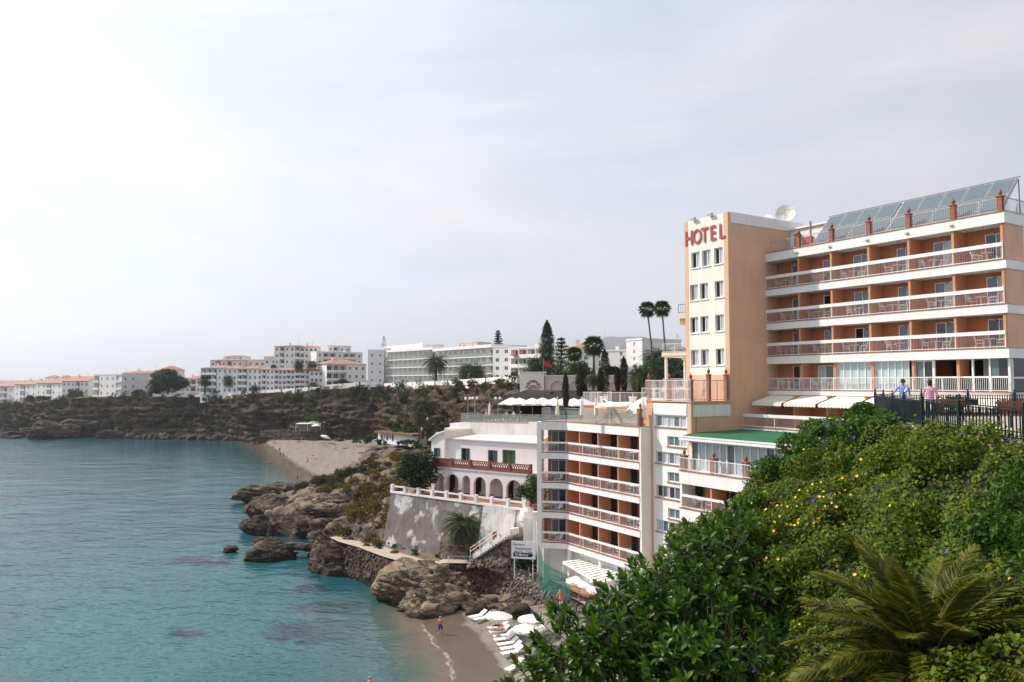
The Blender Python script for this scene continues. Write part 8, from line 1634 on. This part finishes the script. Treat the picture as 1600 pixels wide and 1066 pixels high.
def vines():
    rng = np.random.default_rng(21)
    P = sample_hill(400000, rng); Q = np.stack([P[:, 0], P[:, 1], 0 * P[:, 0]], 1); lump = fbm(Q * 0.7, 3, 51) * 1.2 + fbm(Q * 1.9, 2, 53) * 0.7
    keep = rng.uniform(0, 1, len(P)) < np.clip(0.75 + lump * 0.8, 0.42, 1); P = P[keep]; lump = lump[keep]; N, z = hill_normal(P)
    dep = rng.uniform(0, 1, len(P)) ** 2; V = np.concatenate([P, z[:, None]], 1) + N * np.maximum(0.3 + 0.75 * np.maximum(lump, -0.35) - 0.4 * dep, 0.04 + 0.1 * rng.uniform(0, 1, len(dep)))[:, None]
    # near ones smaller on screen only through distance: one leaf size
    d = np.linalg.norm(V - EYEP, axis=1); g = vnoise(V * 0.22, 61) + 0.35 * (V[:, 1] - 33) / 8
    o0 = np.array([14, 32, 18.0]); big = g > 0.15
    L1 = N + np.array([-0.25, -0.3, 0.4])
    for nm, sel, m, s in (('vine_foliage', ~big, G_VINE, 0.125), ('morning_glory_foliage', big, G_VINE2, 0.155)):
        me = leaf_mesh(nm, V[sel] - o0, L1[sel], s, m, 0.85, 0.12, jit=0.5, rng=rng); link(nm, me, VT, tuple(o0))['kind'] = 'stuff'
    # bulging clumps and trailing masses that break the slope into lit crowns and dark hollows
    BP, BN = [], []
    for i in rng.choice(np.where(V[:, 1] > 19.5)[0], 170, replace=False):
        r = rng.uniform(0.35, 0.95); m = int(900 * r * r) + 120; e = unit(rng.normal(0, 1, (m, 3)) + [-0.1, -0.35, 0.45]); q = V[i] + N[i] * r * 0.25 + e * r * np.array([1.15, 1.0, 0.8]) * rng.uniform(0.7, 1.06, (m, 1)); BP.append(q); BN.append(e)
    BP = np.concatenate(BP); BN = np.concatenate(BN); far_ok = ~right_of_fence(BP[:, :2]); BP = BP[far_ok]; BN = BN[far_ok]; bb = vnoise(BP * 0.22, 61) > 0.05
    for nm, sel, m, s in (('vine_clumps', ~bb, G_VINE, 0.13), ('morning_glory_clumps', bb, G_VINE2, 0.165)):
        link(nm, leaf_mesh(nm, BP[sel] - o0, BN[sel], s, m, 0.85, 0.12, jit=0.45, rng=rng), VT, tuple(o0))['kind'] = 'stuff'
    # shoots standing up from the mass
    k = rng.choice(len(V), 700, replace=False); SP = []; SN = []
    for i in k:
        n = 9; h = rng.uniform(0.25, 0.75); dirn = unit(np.array([rng.normal(0, 0.35), rng.normal(0, 0.35), 1.0])); tt = np.linspace(0, 1, n)[:, None]; SP.append(V[i] + dirn * tt * h + rng.normal(0, 0.04, (n, 3))); SN.append(np.tile(L1[i], (n, 1)))
    me = leaf_mesh('shoots', np.concatenate(SP) - o0, np.concatenate(SN), 0.13, G_VINE, 0.7, jit=0.7, rng=rng); link('shoots', me, VT, tuple(o0))['kind'] = 'stuff'
    def flower(r, m, cup):
        b = MB(); n = 5
        for i in range(n):
            a = 6.283 * i / n; e = 6.283 / n * 0.5; b.quad((0, 0, 0), (r * 0.75 * math.cos(a - e), r * 0.75 * math.sin(a - e), cup * 0.8), (r * math.cos(a), r * math.sin(a), cup), (r * 0.75 * math.cos(a + e), r * 0.75 * math.sin(a + e), cup * 0.8))
        return b.mesh('flower', m)
    ye = flower(0.055, mat('yellow petal', (0.80, 0.52, 0.015), 0.6, 0.08, 5), 0.03); pu = flower(0.07, mat('purple petal', (0.12, 0.035, 0.48), 0.55, 0.1, 5), 0.05)
    cand = np.where((N[:, 1] < 0.5) & (dep < 0.15))[0]
    dens = np.clip(0.25 + 1.4 * vnoise(V[cand] * 0.4, 71), 0, 1) ** 2; dens *= 0.4 + 1.2 * (V[cand][:, 1] > 28); ci = rng.choice(cand, 290, replace=False, p=dens / dens.sum()); yi = []
    for i in ci: yi += [(i, rng.normal(0, 0.13, 3))]
    fc = np.where((BN[:, 1] < 0.3) & (BN[:, 2] > -0.1))[0]; bw_ = np.clip(0.2 + 1.3 * vnoise(BP[fc] * 0.5, 73), 0.02, 1) ** 2 * (0.5 + 1.0 * (BP[fc][:, 1] > 26)); fy = rng.choice(fc, 190, replace=False, p=bw_ / bw_.sum()); fp = rng.choice(fc, 50, replace=False); yi = yi[:105]
    Vall = np.concatenate([V, BP]); Nall = np.concatenate([N, BN]); yi += [(len(V) + j, rng.normal(0, 0.03, 3)) for j in fy]; pj = [(len(V) + j, rng.normal(0, 0.03, 3)) for j in fp]
    for me_, nm, lst in ((ye, 'yellow_flower', yi[:295]), (pu, 'purple_flower', [(i, rng.normal(0, 0.05, 3)) for i in rng.choice(cand, 30, replace=False)] + pj)):
        for i, off in lst:
            p = Vall[i] + Nall[i] * 0.2 + off * 0.6; tow = unit(0.9 * Nall[i] + [-0.15, -0.45, 0.25] + rng.normal(0, 0.3, 3)); o = link(nm, me_, VT, tuple(p)); o.rotation_euler = Vector(tow).to_track_quat('Z', 'Y').to_euler(); o.scale = (float(rng.uniform(0.8, 1.3)),) * 3
vines()
# ------------------------------------------------------------------ rubber tree
G_FIC = leaf_mat('rubber tree leaves', [(0.012, 0.036, 0.004), (0.028, 0.075, 0.006), (0.055, 0.125, 0.009), (0.10, 0.17, 0.013)], 0.35, 0.3, 0.5); G_FICR = leaf_mat('young red rubber leaves', [(0.12, 0.035, 0.02), (0.07, 0.05, 0.02)], 0.35, 0.2)
def leaf_blade(L, W):
    b = MB(); st = [(0, 0.0, 0), (0.22, 0.75, 0.02), (0.5, 1.0, 0.03), (0.78, 0.7, 0.0), (1.0, 0.0, -0.07)]
    for t_, w, h in st: b.v += [(L * t_, -W * w / 2, L * h + 0.12 * W * w), (L * t_, 0, L * h), (L * t_, W * w / 2, L * h + 0.12 * W * w)]
    for i in range(4):
        for j in range(2): b.face((i * 3 + j, i * 3 + j + 1, (i + 1) * 3 + j + 1, (i + 1) * 3 + j))
    return b
def rubber_tree():
    rng = np.random.default_rng(33); base = (6.2, 27.5, 8.5); t = thing('rubber_tree', 'big rubber tree with dark glossy leaves below the hotel', 'tree', base)
    lobes = [(7.0, 27, 17.3, 1.9), (5.0, 26, 16.0, 2.0), (2.9, 25, 15.0, 2.0), (7.8, 26, 16.2, 1.8), (6.2, 24.2, 14.8, 2.6), (3.6, 23.4, 13.2, 2.4), (1.3, 24, 14.2, 1.6), (0.5, 23, 12.7, 1.7), (8.2, 28.5, 18.1, 1.2), (1.0, 22.5, 11.6, 2.0), (5.5, 22, 12.6, 2.4), (7.6, 22.5, 13.2, 1.9), (4.8, 27.5, 14.8, 1.4)]
    D, F = ico(3); bv, bf, n0 = leaf_blade(1, 0.36), None, 0; Vb = np.array(bv.v); Fb = np.array(bv.f); Vs, Fs = [], []; Vr, Fr = [], []; big = []; MBb = MB(); c0 = np.array([5.8, 27, 12.5])
    for (x, y, z, r) in lobes:
        c = np.array([x, y, z]); n = int(64 * r * r); MBb.tube([tuple(c0 + (c - c0) * 0.0 + [0, 0, -1.5]), tuple(c0 * 0.4 + c * 0.6 - [0, 0, 0.7]), tuple(c)], [0.22, 0.12, 0.05], 6)
        d = unit(rng.normal(0, 1, (n, 3)) + [-0.15, -0.35, 0.25]); rad = r * np.clip(1 + 0.35 * fbm(d * 2 + x, 3, 7), 0.6, 1.5) * np.where(rng.uniform(0, 1, n) < 0.4, rng.uniform(0.5, 0.9, n), 1.0); T_ = c + d * rad[:, None]
        ins = np.zeros(n, bool)
        for (a, b, e, q) in lobes:
            if (a, b, e) != (x, y, z): ins |= np.linalg.norm(T_ - [a, b, e], axis=1) < q * 0.62
        for p, dd in zip(T_[~ins], d[~ins]):
            ax = unit(dd + np.array([0, 0, 0.55])); s1 = unit(np.cross(ax, [0.3, 0.2, 1])); s2 = np.cross(ax, s1); MBb.tube([tuple(p - dd * min(0.7, r * 0.4) - [0, 0, 0.15]), tuple(p)], [0.018, 0.010], 3, cap=False)
            m = rng.integers(8, 13)
            for i in range(m):
                a = i * 2.4 + rng.uniform(-0.2, 0.2); q = i / m; out = unit(ax * (0.95 - 0.85 * q) + (s1 * math.cos(a) + s2 * math.sin(a)) * (0.35 + 0.65 * q) + [0, 0, -0.15 * q]); nn = unit(ax - out * (ax @ out)); sd = np.cross(nn, out); L = rng.uniform(0.26, 0.44); pos = p - ax * 0.22 * q
                V = pos + (Vb[:, :1] * out + Vb[:, 1:2] * sd + Vb[:, 2:] * nn) * L; red = (i == 0 and rng.uniform() < 0.12)
                if red: Vr.append(V); Fr.append(Fb + len(Vb) * len(Fr))
                else: big.append((np.linalg.norm(pos - EYEP) - 6 * (dd @ unit(EYEP - pos)), pos, out, sd, nn, L, V))
    big.sort(key=lambda e: e[0]); lm = leaf_blade(1, 0.36).mesh('leaf', G_FIC)
    for e in big[:300]:
        o = link('leaf', lm, t, tuple(e[1])); M = Matrix([[e[2][i], e[3][i], e[4][i]] for i in range(3)]); o.rotation_euler = M.to_euler(); o.scale = (e[5],) * 3
    Vs = np.concatenate([e[6] for e in big[300:]]); Fs = np.concatenate([Fb + len(Vb) * i for i in range(len(big) - 300)])
    link('crown', mesh_np('crown', Vs - np.array(base), Fs, G_FIC), t, base)['kind'] = 'stuff'
    if Vr: link('young_leaves', mesh_np('young_leaves', np.concatenate(Vr) - np.array(base), np.concatenate(Fr), G_FICR), t, base)['kind'] = 'stuff'
    MBb.tube([base, tuple(c0 - [0, 0, 1.2])], [0.6, 0.35], 10); MBb.build('trunk', BARK, t, True)
rubber_tree()
# ------------------------------------------------------------------ the near palm
G_NP = leaf_mat('near palm leaflets', [(0.036, 0.052, 0.005), (0.08, 0.10, 0.008), (0.14, 0.15, 0.012), (0.22, 0.20, 0.02)], 0.5, 0.3, 0.4); G_NPD = leaf_mat('withered palm leaflets', [(0.10, 0.06, 0.05), (0.17, 0.11, 0.085), (0.22, 0.17, 0.13)], 0.8, 0.1)
def near_palm():
    base = (9.3, 17.2, 15.6); top = (9.0, 17.0, 17.95); t = thing('date_palm', 'big date palm with arching fronds in the lower right corner', 'palm tree', base); kinds = []
    for k in range(6):
        v, f, rib = frond_geo(3.3 - 0.15 * k, 0.5 + 0.1 * k, 92, 0.58, 0.12, 0.1, 0.055); kinds.append((mesh_np('leaflets', v, f, G_NP), mesh_np('leaflets', v, f, G_NPD), MB().tube(rib, [0.035 * (1 - i / 66) + 0.004 for i in range(len(rib))], 5).mesh('frond', mat('palm rib', (0.24, 0.19, 0.06), 0.6, 0.15, 6))))
    n = 76; rn = random.Random(8)
    for i in range(n):
        q = i / n; az = i * 2.39996 + rn.uniform(-0.15, 0.15); el = 1.4 - 1.6 * q ** 0.9; k = i % 6; dry = q > 0.8 and rn.random() < 0.6
        o = link('frond', kinds[k][2], t, (top[0] + 0.12 * math.cos(az), top[1] + 0.12 * math.sin(az), top[2] - 0.3 * q)); o.rotation_euler = (Matrix.Rotation(az, 3, 'Z') @ Matrix.Rotation(-el, 3, 'Y') @ Matrix.Rotation(rn.uniform(-0.5, 0.5), 3, 'X')).to_euler(); s = rn.uniform(0.84, 1.08); o.scale = (s, s, s)
        c = bpy.data.objects.new('leaflets', kinds[k][1 if dry else 0]); COL.objects.link(c); c.parent = o; c['kind'] = 'stuff'
    MB().tube([base, top], [0.42, 0.34], 10).build('trunk', BARK, t, True)
near_palm()
# ------------------------------------------------------------------ shrubs at the right edge
G_OL = leaf_mat('broad shrub leaves', [(0.016, 0.04, 0.005), (0.036, 0.085, 0.008), (0.07, 0.14, 0.012)], 0.4, 0.3, 0.4)
for k, (x, y, z, rx, rz, lb) in enumerate(((12.6, 19.5, 19.4, 1.5, 1.6, 'broad-leaved shrub behind the near palm at the right'), (10.9, 15.8, 18.0, 0.9, 1.0, 'glossy shrub right of the near palm crown'), (11.8, 17.3, 19.5, 1.2, 1.3, 'upper broad-leaved shrub near the right edge'), (9.9, 13.8, 17.3, 0.7, 0.8, 'shrub in the bottom right corner'), (14.0, 20.8, 20.9, 1.2, 1.0, 'shrub just below the railing at the right edge'))):
    leaf_tree('broad_leaf_shrub', lb, (x, y, z - rz * 0.9), rz * 2, (0, 0, rz), (rx, rx, rz), 1100, 0.21, G_OL, 22, 'shrubs at the right edge', 'shrub', 0.05, aspect=0.4)

# ================================================================== the hazy air over the bay
def haze():
    m = bpy.data.materials.new('sea haze'); m.use_nodes = True; N = m.node_tree.nodes; N.clear(); o = N.new('ShaderNodeOutputMaterial'); v = N.new('ShaderNodeVolumePrincipled')
    v.inputs['Color'].default_value = (0.86, 0.91, 1.0, 1); v.inputs['Density'].default_value = 0.00012; v.inputs['Anisotropy'].default_value = 0.5; m.node_tree.links.new(v.outputs[0], o.inputs['Volume'])
    b = MB().box(-9500, 9500, -3400, 9400, -60, 420).build('haze', m); tag(b, 'thin pale sea haze over the bay', kind='stuff')
haze()
